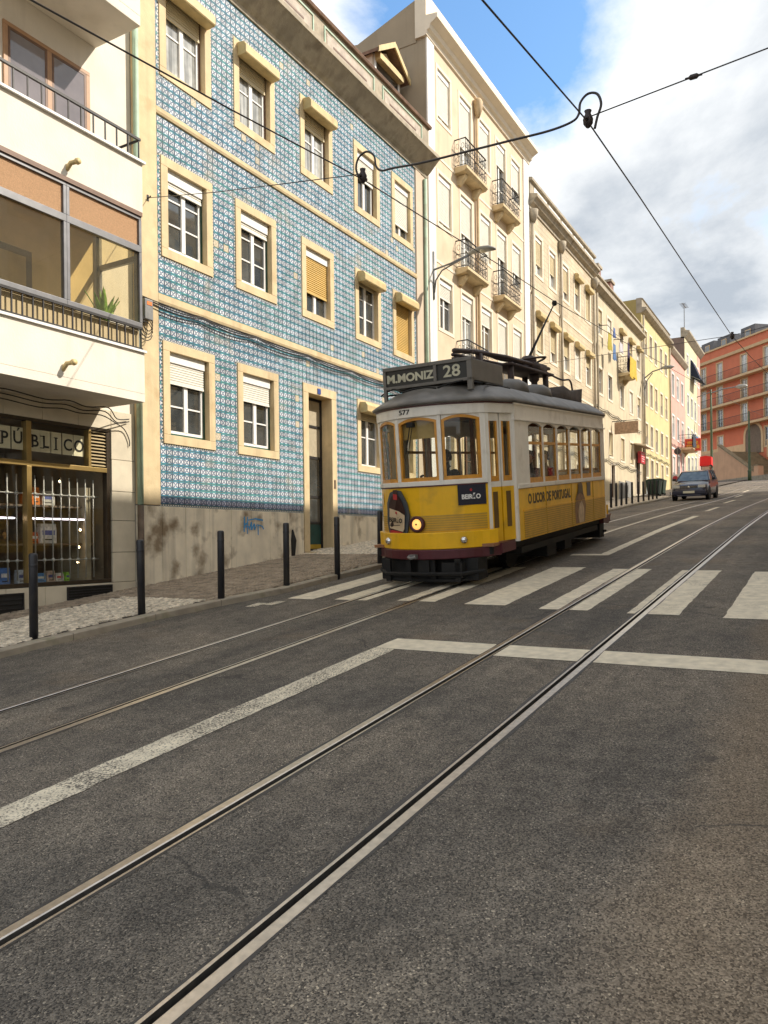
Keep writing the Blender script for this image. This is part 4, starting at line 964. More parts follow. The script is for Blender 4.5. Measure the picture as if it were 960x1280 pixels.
# ------------------------------------------------------------------ the row of houses up the street
def simple_house(name, label, x0, x1, ztop, wmat, openings, y=YF, depth=.15, back=20.0, bmat=None, plinth=None):
    b = Bld(name, label, (x0, y, gz(x0)))
    b.part(wall(MB(), x0, x1, gz(x0) - .5, ztop, y, [(a + .02, c + .02, e - .02, f - .02) for a, c, e, f in openings], depth), 'wall', wmat)
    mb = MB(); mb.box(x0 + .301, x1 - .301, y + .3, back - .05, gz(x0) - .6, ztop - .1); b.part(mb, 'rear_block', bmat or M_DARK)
    # gable faces
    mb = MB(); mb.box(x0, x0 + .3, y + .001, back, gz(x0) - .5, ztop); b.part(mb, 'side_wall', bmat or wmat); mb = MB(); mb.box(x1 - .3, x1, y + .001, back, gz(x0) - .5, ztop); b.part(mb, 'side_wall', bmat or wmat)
    if plinth:
        n = int((x1 - x0) / 1.5)
        for i in range(n):
            a = x0 + (x1 - x0) * i / n; c = x0 + (x1 - x0) * (i + 1) / n - .01
            if any(o_[1] < gz(a) + 1.0 and o_[0] < c and o_[2] > a for o_ in openings): continue
            mb = MB(); mb.box(a, c, y - .03, y + .02, gz(a) - .3, gz(c) + .85); b.part(mb, 'plinth_slab', plinth)
    return b
def balcony(b, xa, xb, z_, y=YF, d=.42, h=.86, stuff=None):
    mb = MB(); mb.prism([(y, z_ - .2), (y - d + .08, z_ - .16), (y - d, z_ - .09), (y - d, z_), (y, z_)], 'x', xa, xb)
    s_ = b.part(mb, 'balcony', M_STONE, bevel=.008)
    for x in (xa + .2, xb - .38):
        mb = MB(); mb.prism([(y, z_ - .48), (y - .08, z_ - .46), (y - .22, z_ - .3), (y - .3, z_ - .2), (y, z_ - .2)], 'x', x, x + .18); b.part(mb, 'corbel', M_STONE, s_)
    mb = MB(); bw = .05
    path = [(xa + .04, y), (xa + .04, y - d + .05), (xb - .04, y - d + .05), (xb - .04, y)]
    for zz_ in (z_ + .05, z_ + h * .5, z_ + h): mb.tube([(p[0], p[1], zz_) for p in path], .014 if zz_ < z_ + h else .022, 5)
    for (xa_, ya_), (xb_, yb_) in zip(path, path[1:]):
        ln = math.hypot(xb_ - xa_, yb_ - ya_); n = max(2, int(ln / .13)); ux, uy = (xb_ - xa_) / ln, (yb_ - ya_) / ln
        for i in range(n + 1):
            t = ln * i / n; px, py = xa_ + ux * t, ya_ + uy * t
            mb.tube([(px, py, z_), (px, py, z_ + h)], .008, 4)
            if i < n:
                c = t + ln / n / 2
                for zc_, r_ in ((z_ + h * .27, .05), (z_ + h * .75, .05)):
                    mb.tube([(xa_ + ux * (c + r_ * math.cos(q)), ya_ + uy * (c + r_ * math.cos(q)), zc_ + 1.7 * r_ * math.sin(q)) for q in [k * math.pi / 4 for k in range(9)]], .007, 4, cap=False)
    b.part(mb, 'railing', M_IRON, s_)
    return s_
# --- cream house with iron balconies
M_CREAM = mat('peach_render', (.70, .56, .40), .9, .05, 1.5, .2, 50, streak=.14, dirt=(.5, .38, .25), dirt_amt=.3)
M_CREAMS = mat('pale_peach_band', (.80, .70, .55), .85, .05, 3)
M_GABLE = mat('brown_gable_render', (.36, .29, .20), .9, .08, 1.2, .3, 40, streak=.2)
cx = [20.72, 22.34, 23.96, 25.48, 27.0]; cw = 1.12
zr = [14.28, 11.13, 8.0]
op = []
for r_, zz_ in enumerate(zr):
    for i in range(5):
        bal = i in (1, 3)
        op.append((cx[i], zz_ - (.88 if bal else 0), cx[i] + cw, zz_ + 1.72))
gf = [(cx[0], gz(21) + 1.4, cx[0] + cw, 6.3), (cx[1], gz(22) + .02, cx[1] + cw, 6.3), (cx[2], gz(24) + 1.3, cx[2] + cw, 6.3), (cx[3], gz(25), cx[3] + cw, 6.3), (cx[4], gz(27) + 1.2, cx[4] + cw, 6.3)]
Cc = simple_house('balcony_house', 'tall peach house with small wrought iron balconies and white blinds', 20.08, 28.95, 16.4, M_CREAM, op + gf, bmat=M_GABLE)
bl = {0: [.86, 1, 1, .45, .6], 1: [.88, .72, 1, .55, .62], 2: [.28, .38, .3, .99, .99]}
for r_, zz_ in enumerate(zr):
    for i in range(5):
        bal = i in (1, 3); z0_ = zz_ - (.88 if bal else 0)
        window(Cc, cx[i], z0_, cw, zz_ + 1.72 - z0_, sur=.11, proud=.015, smat=M_CREAMS, box=.16, blind=max(.05, bl[r_][i] * (.62 if bal else 1)), rows=3 if bal else 2, pane=random.choice([M_PANE, M_PANEC, M_PANEB]))
for i, q in enumerate(gf): window(Cc, q[0], q[1], cw, q[3] - q[1], sur=.12, proud=.02, blind=.4 if i % 2 == 0 else .0, rows=2, fmat=M_WHITE if i % 2 == 0 else M_BROWN)
for zz_ in (13.38, 10.23, 7.1):
    balcony(Cc, 22.0, 23.75, zz_); 
    if zz_ > 8: balcony(Cc, 25.15, 26.9, zz_)
for a_, b_ in ((20.09, 20.56), (28.36, 28.94)):
    mb = MB(); mb.box(a_, b_, YF - .04, YF + .01, gz(b_) - .2, 16.38); Cc.part(mb, 'pilaster', mat('white_pilaster', (.78, .76, .72), .8, .05, 2, streak=.12))
for zz_ in (13.2, 10.05, 6.9):
    mb = MB(); mb.box(20.57, 28.35, YF - .014, YF + .01, zz_ - .03, zz_ + .05); Cc.part(mb, 'string_course', M_CREAMS)
cornice(Cc, 20.0, 29.0, YF, [(0, 16.38), (.06, 16.4), (.08, 16.5), (.16, 16.55), (.20, 16.66), (.34, 16.74), (.42, 16.78), (.42, 16.9), (.06, 16.95), (.06, 17.62), (0, 17.66)], M_CREAMS)
mb = MB(); mb.prism([(YF + .3, 16.3), (YF + .3, 17.55), (YF + 2.3, 16.9), (YF + 10, 18.2), (YF + 10, 16.3)], 'x', 20.06, 28.9); Cc.part(mb, 'gable', M_GABLE)
mb = MB(); mb.tube([(23.68, YF - .08, 2.4), (23.68, YF - .08, 15.75)], .055, 8); mb.lathe([(.06, 15.7), (.15, 15.95), (.17, 16.2), (.12, 16.3)], (23.68, YF - .12, 0), 10); Cc.part(mb, 'drainpipe', mat('ochre_pipe', (.52, .38, .22), .7, .15, 4), smooth=True)
# wall lamp
wl = empty('wall_lamp', (20.33, YF, 9.55), 'grey street lamp on a curved bracket fixed to the peach house', 'street lamp')
mb = MB(); mb.box(-.03, .03, -.07, -.04, -.75, .65); mb.tube([(0, -.07, .12), (0, -.6, .2), (0, -1.25, .36)], .028, 6); mb.tube([(0, -.07, -.55), (0, -.12, -.2), (0, -.32, .05), (0, -.7, .18), (0, -1.2, .33)], .024, 6); mb.build('bracket', M_GREY, wl, smooth=True)
mb = MB()
for (yy, zz_, r1, r2) in ((-1.15, .36, .03, .04), (-1.3, .40, .09, .06), (-1.55, .42, .15, .08), (-1.8, .40, .15, .075), (-1.98, .36, .07, .04)): mb.v += [(r1 * math.cos(k * math.pi / 6), yy, zz_ + r2 * math.sin(k * math.pi / 6)) for k in range(12)]
for i in range(4):
    for k in range(12): mb.f.append([i*12+k, i*12+(k+1)%12, (i+1)*12+(k+1)%12, (i+1)*12+k]); mb.mi.append(0)
mb.f += [list(range(12)), list(range(48, 60))]; mb.mi += [0, 0]
mb.build('head', mat('lamp_grey', (.30, .29, .26), .4, .1, 6), wl, smooth=True)
MB().lathe([(.02, -.05), (.10, -.03), (.13, 0.0)], (0, -1.62, .37), 12).build('lens', mat('lamp_lens', (.55, .5, .38), .2), wl, smooth=True)

# --- beige tiled house
def brick_mat(name, c1, c2, mort, sc_, bumpd=.4):
    M = bpy.data.materials.new(name); M.use_nodes = True; n = M.node_tree.nodes; l = M.node_tree.links; p = n['Principled BSDF']
    g_ = n.new('ShaderNodeNewGeometry'); sp = n.new('ShaderNodeSeparateXYZ'); l.new(g_.outputs['Position'], sp.inputs[0]); cb = n.new('ShaderNodeCombineXYZ'); l.new(sp.outputs[0], cb.inputs[0]); l.new(sp.outputs[2], cb.inputs[1])
    br = n.new('ShaderNodeTexBrick'); br.inputs['Scale'].default_value = sc_; br.offset = 0; br.inputs['Brick Width'].default_value = .5; br.inputs['Row Height'].default_value = .5
    for k, c in (('Color1', c1), ('Color2', c2), ('Mortar', mort)): br.inputs[k].default_value = c + (1,)
    br.inputs['Mortar Size'].default_value = .035; l.new(cb.outputs[0], br.inputs['Vector'])
    no = n.new('ShaderNodeTexNoise'); no.inputs['Scale'].default_value = .9; no.inputs['Detail'].default_value = 6; l.new(g_.outputs['Position'], no.inputs['Vector'])
    mr = n.new('ShaderNodeMapRange'); mr.inputs['From Min'].default_value = .3; mr.inputs['From Max'].default_value = .7; mr.inputs['To Min'].default_value = .75; mr.inputs['To Max'].default_value = 1.15; l.new(no.outputs['Fac'], mr.inputs['Value'])
    mx_ = n.new('ShaderNodeMix'); mx_.data_type = 'RGBA'; mx_.blend_type = 'MULTIPLY'; mx_.inputs['Factor'].default_value = 1; l.new(br.outputs[0], mx_.inputs['A']); l.new(mr.outputs[0], mx_.inputs['B']); l.new(mx_.outputs['Result'], p.inputs['Base Color'])
    bu = n.new('ShaderNodeBump'); bu.inputs['Strength'].default_value = bumpd; bu.inputs['Distance'].default_value = .008; bu.invert = True; l.new(br.outputs['Fac'], bu.inputs['Height']); l.new(bu.outputs[0], p.inputs['Normal'])
    p.inputs['Roughness'].default_value = .6
    return M
M_BTILE = brick_mat('beige_wall_tile', (.68, .57, .40), (.62, .50, .33), (.46, .37, .25), 2.6)
dx = [29.6, 31.42, 33.34, 35.16, 37.0]; dw = 1.12
op = [(x, zz_, x + dw, zz_ + 1.78) for zz_ in (12.3, 9.15, 6.0) for x in dx]
gfD = [(x, gz(x) + (1.1 if i % 2 == 0 else .02), x + dw, 5.35) for i, x in enumerate(dx)]
D = simple_house('beige_tiled_house', 'beige tiled house with cornice and ochre blinds between peach and cream houses', 28.98, 38.7, 14.8, M_BTILE, op + gfD)
for j, (x, zz_, xx, z2) in enumerate(op):
    r_ = j // 5; i = j % 5
    hd = M_HOOD if (r_ == 0 and i >= 3) or (r_ == 1) else None
    window(D, x, zz_, dw, 1.78, sur=.13, proud=.02, smat=M_CREAMS, blind=[[.66, .55, .7, .45, .98], [.9, .7, .55, .95, .4], [.3, .8, .5, .2, .6]][r_][i], bmat=random.choice([M_BLINDC, M_BLINDW, M_BLINDY]) if r_ else M_BLINDC, box=0 if hd else .15, hood=hd, rows=2, pane=random.choice([M_PANE, M_PANEC, M_PANEB]))
for i, q in enumerate(gfD): window(D, q[0], q[1], dw, q[3] - q[1], sur=.13, proud=.02, smat=M_CREAMS, rows=3, fmat=M_BROWN if i % 2 else M_WHITE)
for zz_ in (11.5, 8.4): 
    mb = MB(); mb.box(29.0, 38.65, YF - .02, YF + .01, zz_ - .05, zz_ + .05); D.part(mb, 'string_course', M_CREAMS)
cornice(D, 29.0, 38.75, YF, [(0, 14.72), (.05, 14.74), (.06, 14.85), (.2, 14.95), (.28, 15.08), (.36, 15.12), (.36, 15.24), (.06, 15.3), (.06, 15.8), (.16, 15.82), (.16, 15.92), (0, 15.96)], M_CORN)
x = 29.5
while x < 38: mb = MB(); mb.box(x, x + 1.6, YF - .075, YF - .055, 15.36, 15.72); D.part(mb, 'attic_panel', M_WHITE); x += 1.85
for x in (29.2, 32.98, 38.5):
    mb = MB(); mb.tube([(x, YF - .09, gz(x)), (x, YF - .09, 14.3)], .06, 8); mb.lathe([(.07, 14.2), (.18, 14.45), (.2, 14.7)], (x, YF - .12, 0), 10); D.part(mb, 'drainpipe', M_CORN, smooth=True)

# --- pale house with chimneys and laundry
M_PALE = mat('pale_cream_render', (.62, .53, .37), .9, .07, 1.5, .3, 45, streak=.25, dirt=(.45, .36, .24), dirt_amt=.5, dirt_scale=1.6)
ex = [39.35, 41.4, 44.2, 46.6, 48.8]; ew = 1.15
op = [(x, zz_, x + ew, zz_ + 1.5) for zz_ in (12.2, 9.15, 6.1) for x in ex] 
doors = [(41.9, gz(42) + .02, 42.95, 5.9), (48.2, gz(48) + .02, 49.6, gz(48) + 2.3)]
op = [q for q in op if not any(q[0] < d_[2] and q[2] > d_[0] and q[1] < d_[3] + .02 for d_ in doors)]
Eh = simple_house('pale_cream_house', 'pale cream house with brick chimneys and laundry hung below its windows', 38.72, 50.4, 14.4, M_PALE, op + doors, plinth=mat('grey_plinth', (.30, .29, .27), .9, .15, 3))
for j, q in enumerate(op):
    hd = M_HOOD if q[1] > 12 and q[0] > 44 else None
    window(Eh, q[0], q[1], ew, 1.5, sur=.12, proud=.02, smat=M_CREAMS, blind=random.choice([0, .3, .9, .5]), bmat=random.choice([M_BLINDW, M_BLINDC]), hood=hd, rows=2, pane=random.choice([M_PANE, M_PANEC, M_PANEB]))
for q in doors: window(Eh, q[0], q[1], q[2] - q[0], q[3] - q[1], sur=.12, proud=.02, smat=M_CREAMS, rows=4, fmat=M_BROWN, name='door')
cornice(Eh, 38.76, 50.42, YF, [(0, 14.32), (.1, 14.36), (.24, 14.48), (.3, 14.5), (.3, 14.6), (.05, 14.64), (.05, 15.12), (.14, 15.14), (.14, 15.22), (0, 15.25)], M_CORN)
mb = MB(); mb.prism([(YF + .3, 14.5), (YF + .3, 15.1), (YF + 5, 16.2), (YF + 10, 15), (YF + 10, 14.5)], 'x', 38.9, 50.2); Eh.part(mb, 'roof', M_ROOF)
M_BRICK = brick_mat('chimney_brick', (.30, .12, .08), (.24, .09, .06), (.3, .25, .2), 6)
for x in (43.2, 46.2):
    mb = MB(); mb.box(x, x + .75, YF + .9, YF + 1.7, 15, 17.0); c_ = Eh.part(mb, 'chimney', M_BRICK); mb = MB(); mb.box(x - .08, x + .83, YF + .82, YF + 1.78, 17.001, 17.15); Eh.part(mb, 'chimney_cap', M_CORN, c_)
for x in (39.1, 50.2): mb = MB(); mb.tube([(x, YF - .09, gz(x)), (x, YF - .09, 14.2)], .055, 8); Eh.part(mb, 'drainpipe', M_CORN, smooth=True)
balcony(Eh, 43.9, 45.6, 11.05, d=.6, h=.9)
def cloth(name, label, x, z_, w_, h, c, y=YF - .55, catn='laundry'):
    mb = MB(); nx, nz = 6, 5; vs = []
    for k, off in ((0, 0), (1, .012)):
        for i in range(nx + 1):
            for j in range(nz + 1):
                u = i / nx; v_ = j / nz; vs.append((x + w_ * (u - .5) * (1 - .12 * v_), y + off + .05 * math.sin(u * 9 + v_ * 2) * v_, z_ - h * v_ * (1 + .12 * math.sin(u * 7))))
    n1 = (nx + 1) * (nz + 1)
    for k in (0, 1):
        for i in range(nx):
            for j in range(nz):
                a_ = k * n1 + i * (nz + 1) + j; mb.f.append([a_, a_ + 1, a_ + nz + 2, a_ + nz + 1]); mb.mi.append(0)
    mb.v = [(a_ - x, b_ - y, c_ - z_) for a_, b_, c_ in vs]
    return tag(mb.build(name, mat(name + '_' + catn + '%d%d%d' % tuple(int(q * 99) for q in c), c, .9, .15, 8), loc=(x, y, z_), smooth=True, fix=False), label, catn, 'washing hung out along the street')
cloth('shirt', 'yellow shirt hung out to dry on the pale cream house', 39.75, 12.25, .7, .85, (.42, .34, .04)); cloth('towel', 'light blue towel hung out to dry beside a yellow shirt', 40.75, 11.9, .5, .8, (.10, .19, .38))
cloth('small_garment', 'small blue garment hung high on the washing line', 40.75, 12.75, .35, .5, (.10, .16, .38)); cloth('white_garment', 'white garment on the washing line above the street', 42.3, 12.3, .7, .5, (.55, .52, .55))
cloth('trousers', 'dark purple trousers hung above the yellow balcony cloth', 44.1, 12.7, .45, 1.5, (.06, .04, .10)); cloth('cover', 'yellow cloth hung over a balcony of the pale cream house', 44.75, 11.95, 1.65, 1.1, (.62, .42, .05), YF - .66)
wlb = empty('washing_line', (39.3, YF - .55, 12.55), 'thin washing line strung in front of the pale cream house', 'washing line')
mb = MB(); mb.tube([(0, 0, 0), (1.5, 0, -.08), (3.6, 0, .1)], .012, 5); mb.build('line', M_CABLE, wlb); mb = MB(); mb.tube([(0, 0, 0), (0, .55, .05)], .02, 5); mb.tube([(3.6, 0, .1), (3.6, .55, .15)], .02, 5); mb.build('bracket', M_IRON, wlb)
# shop sign board and red sign
sg = empty('hanging_sign', (42.35, YF - .75, 7.75), 'faded brown hanging sign board on the pale cream house', 'sign')
MB().box(-.04, .04, -.62, .62, -.32, .32).build('board', mat('faded_sign', (.45, .30, .20), .8, .25, 9), sg, bevel=.01)
mb = MB(); mb.box(-.02, .02, .0, .75, .36, .40); mb.tube([(0, .75, .38), (0, -.6, .38)], .015, 5); mb.tube([(0, .5, .38), (0, .5, .32)], .015, 5); mb.tube([(0, -.5, .38), (0, -.5, .32)], .015, 5); mb.build('bracket', M_IRON, sg)
sg = empty('red_sign', (48.9, YF - .22, 6.75), 'small red box sign over the door of the pale cream house', 'sign')
MB().box(-.62, .62, -.1, .1, -.36, .36).build('case', mat('sign_red', (.55, .03, .05), .4, .1, 5), sg, bevel=.02)
mb = MB()
for k in range(4): mb.box(-.45 + .02 * k, .4 - .05 * k, -.106, -.1, .18 - k * .14, .22 - k * .14)
mb.build('lettering_lines', M_WHITE, sg)
mb = MB(); mb.prism([(YF - .02, 7.5), (YF - .02, 7.56), (YF - .75, 7.42), (YF - .75, 7.32)], 'x', 47.6, 50.2); Eh.part(mb, 'door_canopy', M_CREAMS)

# --- yellow house
M_YELH = mat('yellow_render', (.66, .55, .28), .9, .06, 1.3, .25, 45, streak=.18, dirt=(.5, .4, .22), dirt_amt=.35)
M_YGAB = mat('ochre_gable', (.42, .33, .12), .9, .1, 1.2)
fx = [51.2, 52.9, 54.6, 56.6, 58.5]; fwid = 1.05
op = [(x, zz_, x + fwid, zz_ + 1.75) for zz_ in (13.6, 10.4, 7.6) for x in fx] + [(x, gz(x) + (.02 if i % 2 else 1.0), x + fwid, 7.1) for i, x in enumerate(fx)]
Fh = simple_house('yellow_house', 'yellow rendered house with ochre gable behind the waste bins', 50.42, 60.6, 16.15, M_YELH, op, bmat=M_YGAB, plinth=mat('blue_grey_plinth', (.40, .43, .42), .9, .1, 3))
for q in op: window(Fh, q[0], q[1], fwid, q[3] - q[1], sur=.12, proud=.025, smat=M_CREAMS, blind=random.choice([0, 0, .5]), bmat=M_BLINDC, rows=3, pane=random.choice([M_PANE, M_PANEC, M_PANEB]))
cornice(Fh, 50.4, 60.62, YF, [(0, 16.1), (.1, 16.14), (.3, 16.3), (.34, 16.42), (.05, 16.46), (.05, 16.95), (.12, 17), (0, 17.05)], M_CORN)
mb = MB(); mb.box(50.43, 60.5, YF + .3, 19.9, 16.0, 17.0); Fh.part(mb, 'gable', M_YGAB)
for x in (50.7, 60.35): mb = MB(); mb.tube([(x, YF - .09, gz(x)), (x, YF - .09, 16)], .06, 8); Fh.part(mb, 'drainpipe', M_CORN, smooth=True)
# --- pink house
M_PINK = mat('pink_render', (.70, .38, .31), .9, .07, 1.3, .25, 45, streak=.15)
px = [61.4, 63.6, 65.8]
op = [(x, zz_, x + 1.2, zz_ + 1.9) for zz_ in (12.6, 9.4) for x in px] + [(x, gz(x) + .02, x + 1.3, gz(x) + 2.6) for x in px]
G = simple_house('pink_house', 'pink rendered house between the yellow house and the tall cream house', 60.62, 68.0, 15.8, M_PINK, op, plinth=M_WHITE)
for q in op: window(G, q[0], q[1], q[2] - q[0], q[3] - q[1], sur=.14, proud=.03, smat=M_WHITE, blind=random.choice([0, .5, .3]), rows=3, pane=random.choice([M_PANE, M_PANEC, M_PANEB]))
cornice(G, 60.65, 68.0, YF, [(0, 15.75), (.1, 15.8), (.3, 16.05), (.3, 16.2), (.05, 16.25), (0, 16.4)], M_CORN)
mb = MB(); mb.box(60.7, 67.9, YF - .03, YF - .004, 8.6, 8.75); G.part(mb, 'string_course', M_WHITE)
mb = MB(); mb.prism([(YF + .3, 15.7), (YF + .3, 16.3), (YF + 5, 17.3), (YF + 10, 15.7)], 'x', 60.7, 67.9); G.part(mb, 'roof', M_ROOF)
balcony(G, 64.6, 67.6, 9.0, d=1.0, h=1.0)
for k, (x, c, nm) in enumerate(((65.2, (.03, .04, .06), 'dark sheet hung over the balcony of the pink house'), (66.9, (.05, .16, .30), 'blue blanket hung over the balcony of the pink house'))): cloth('sheet', nm, x, 10.05, 1.4, 1.0, c, YF - 1.08, 'bedding')
# --- tall cream house at the corner
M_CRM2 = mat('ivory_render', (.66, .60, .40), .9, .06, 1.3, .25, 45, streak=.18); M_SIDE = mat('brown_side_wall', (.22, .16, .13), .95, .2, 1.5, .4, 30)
hx = [68.9, 71.0, 73.1, 75.2]
op = [(x, zz_, x + 1.2, zz_ + 1.9) for zz_ in (15.6, 12.2, 9.4) for x in hx] + [(x, gz(x) + .02, x + 1.3, gz(x) + 2.5) for x in hx]
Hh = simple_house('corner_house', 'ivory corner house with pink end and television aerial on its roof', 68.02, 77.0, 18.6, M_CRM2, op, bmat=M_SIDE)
for q in op: window(Hh, q[0], q[1], q[2] - q[0], q[3] - q[1], sur=.14, proud=.03, smat=M_WHITE, blind=random.choice([0, .5, .3]), rows=3, pane=random.choice([M_PANE, M_PANEC, M_PANEB]))
cornice(Hh, 68.02, 77.3, YF, [(0, 18.5), (.1, 18.6), (.4, 18.95), (.4, 19.1), (.05, 19.15), (0, 19.4)], M_CORN)
mb = MB(); mb.box(75.3, 77.0, YF - .02, YF - .002, gz(75), 18.5); Hh.part(mb, 'end_pilaster', M_PINK)
mb = MB(); mb.box(75.6, 77.1, YF + .2, YF + .9, 19.0, 20.0); Hh.part(mb, 'chimney', M_PINK)
ae = empty('television_aerial', (70.8, YF + .4, 19.3), 'thin television aerial on the roof of the corner house', 'aerial')
mb = MB(); mb.tube([(0, 0, 0), (0, 0, 2.9)], .035, 5); mb.build('mast', M_GREY, ae); mb = MB(); mb.tube([(-1.1, 0, 2.6), (1.1, 0, 2.75)], .03, 4)
for k in range(6): mb.tube([(-.9 + k * .36, -.25, 2.62 + k * .02), (-.9 + k * .36, .25, 2.62 + k * .02)], .02, 4)
mb.build('elements', M_GREY, ae)
aw = empty('awning', (72.2, YF, 16.5), 'dark navy folding awning on the upper wall of the corner house', 'awning')
mb = MB(); mb.prism([(0, .7), (0, -.5), (-.8, -1.1), (-.9, -1.05), (-.75, -.85), (-.12, .75)], 'x', -1.1, 1.1); mb.build('canvas', mat('navy_canvas', (.015, .02, .045), .9), aw)
mb = MB(); mb.tube([(-1.12, 0, -.6), (-1.12, -.8, -1.05)], .03, 5); mb.tube([(1.12, 0, -.6), (1.12, -.8, -1.05)], .03, 5); mb.build('arm', M_GREY, aw)
og = empty('projecting_sign', (66.3, YF - .8, 9.35), 'orange and red projecting shop sign on the corner house', 'sign')
MB().box(-.12, .12, -.6, .6, -.5, .5).build('case', mat('sign_red_orange', (.70, .08, .03), .4, .1, 4), og, bevel=.02)
mb = MB(); mb.box(-.126, -.121, -.5, .5, -.3, -.02); mb.box(-.126, -.121, -.4, .4, .05, .28); mb.build('yellow_band', mat('sign_yellow', (.80, .40, .05), .4, .3, 14), og)
mb = MB(); mb.box(-.03, .03, .6, .8, .2, .26); mb.box(-.03, .03, .6, .8, -.26, -.2); mb.build('bracket', M_IRON, og)

# cables on the far facades
for b_, xa, xb, z_ in ((D, 29.1, 38.6, 5.75), (Eh, 38.8, 50.3, 8.55), (Fh, 50.5, 60.5, 7.35), (Eh, 38.8, 50.3, 6.0), (G, 60.7, 67.9, 9.0)):
    for k in range(2):
        pts = []; n_ = 5
        for i in range(n_): pts += sag((xa + (xb - xa) * i / n_, YF - .06, z_ - .07 * k), (xa + (xb - xa) * (i + 1) / n_, YF - .06, z_ - .07 * k), 4, .09 + .05 * k, .01)[:-1]
        mb = MB(); mb.tube(pts, .016, 4); b_.part(mb, 'cable', M_CABLE, smooth=True)
# ------------------------------------------------------------------ red building on the square, stairs
M_RED = mat('brick_red_render', (.64, .19, .10), .9, .07, 1.0, .2, 40); M_BAND = mat('sand_band', (.66, .46, .26), .85, .06, 2)
P0 = Vector((102.7, 5.8, 0)); ANG = R(42.4); RD = Vector((math.cos(ANG), math.sin(ANG), 0))
RB = Bld('red_apartment_block', 'brick red apartment block with sand coloured bands and long balconies', (0, 0, 8.0), rot=ANG - math.pi, world=(P0.x + RD.x * 22, P0.y + RD.y * 22, 8.0))
# local x runs towards the camera's right along the facade, y into the block (world away from the street)
LN = 40.0
lx = lambda L_: 22 - L_          # L_ metres beyond P0 towards the far left
rb_c = [lx(q) for q in (14.9, 12.0, 8.6, 3.9, -.2, -4.0, -8.0)]
lev = [12.6, 16.1, 19.1, 22.15]
op = []
for fl in range(4):
    for i, x in enumerate(rb_c):
        h = 2.6
        if fl == 0 and i == 3: continue
        op.append((x - .7, lev[fl] + .12, x + .7, lev[fl] + .12 + h))
arch = (lx(3.9) + .2, 12.5, lx(3.9) + 3.0, 15.0)
mb = wall(MB(), 0, LN, 6.0, 26.6, 0, [(a + .02, c + .02, e - .02, f - .02) for a, c, e, f in op], .2); RB.part(mb, 'wall', M_RED)
for q in op: window(RB, q[0], q[1], 1.4, 2.6, y=0, sur=.16, proud=.04, smat=M_BAND, rows=3, pane=random.choice([M_PANE, M_PANEC, M_PANEB]))
for q in rb_c: 
    for fl in range(4):
        pass
for z_ in lev[1:]:
    mb = MB(); mb.box(0, LN, -.95, -.001, z_ - .28, z_); s_ = RB.part(mb, 'balcony', M_BAND)
    mb = MB(); mb.box(0, LN, -.93, -.90, z_ + 1.0, z_ + 1.05); mb.box(0, LN, -.92, -.905, z_ + .1, z_ + .13); x = 0.0
    while x < LN: mb.box(x, x + .022, -.922, -.904, z_, z_ + 1.02); x += .22
    RB.part(mb, 'railing', M_IRON, s_)
mb = MB(); mb.prism([(.2, 25.1), (-.3, 25.15), (-.35, 25.5), (.2, 25.5)], 'x', 0, LN); RB.part(mb, 'cornice', M_BAND)
mb = MB(); mb.box(-.1, LN, -.2, .4, 26.601, 26.8); RB.part(mb, 'coping', M_BAND)
mb = MB(); mb.box(0.05, LN, .35, 13, 6, 26.4); RB.part(mb, 'rear_block', M_RED)
M_SLATE = mat('slate_roof', (.12, .12, .13), .7, .15, 3)
mb = MB(); mb.prism([(.6, 26.4), (1.8, 27.4), (12, 27.4), (13, 26.4)], 'x', 0, LN); RB.part(mb, 'roof', M_SLATE)
for L_ in (15.5, 12, 8.6, 4.0, -2, -6):
    x = lx(L_); big_ = L_ < 0
    mb = MB(); mb.box(x - 1.3, x + 1.3, .7, 4, 26.5, 28.3 + (.5 if big_ else 0)); d_ = RB.part(mb, 'roof_dormer', M_SLATE)
    mb = MB(); mb.box(x - .5, x + .5, .66, .7, 26.9, 27.9); RB.part(mb, 'dormer_frame', M_BAND, d_); mb = MB(); mb.box(x - .4, x + .4, .64, .66, 27.0, 27.8); RB.part(mb, 'pane', M_PANE, d_)
mb = MB(); pts = [(arch[0], 12.2)] + [((arch[0] + arch[2]) / 2 - 1.4 * math.cos(k * math.pi / 12), 14.4 + 1.4 * math.sin(k * math.pi / 12)) for k in range(13)] + [(arch[2], 12.2)]
mb.prism(pts, 'y', -.06, .1); RB.part(mb, 'arch_door', mat('brown_gate', (.17, .12, .08), .7, .15, 4))
mb = MB(); cxa = (arch[0] + arch[2]) / 2
vs = []
for k in range(13):
    for rr_, yy in ((1.42, -.10), (1.75, -.10), (1.75, .05), (1.42, .05)): vs.append((cxa - rr_ * math.cos(k * math.pi / 12), yy, 14.4 + rr_ * math.sin(k * math.pi / 12)))
mb.add(vs, [(k*4+q, k*4+(q+1)%4, (k+1)*4+(q+1)%4, (k+1)*4+q) for k in range(12) for q in range(4)])
mb.box(cxa - 1.75, cxa - 1.42, -.1, .05, 12.2, 14.4); mb.box(cxa + 1.42, cxa + 1.75, -.1, .05, 12.2, 14.4); RB.part(mb, 'arch_surround', M_BAND)
x = 0.0
while x < LN:
    if not (arch[0] - 1 < x < arch[2] + .5): mb = MB(); mb.box(x, x + 1.95, -.05, -.002, 11.5, 13.6); RB.part(mb, 'base_slab', M_BAND)
    x += 2.0
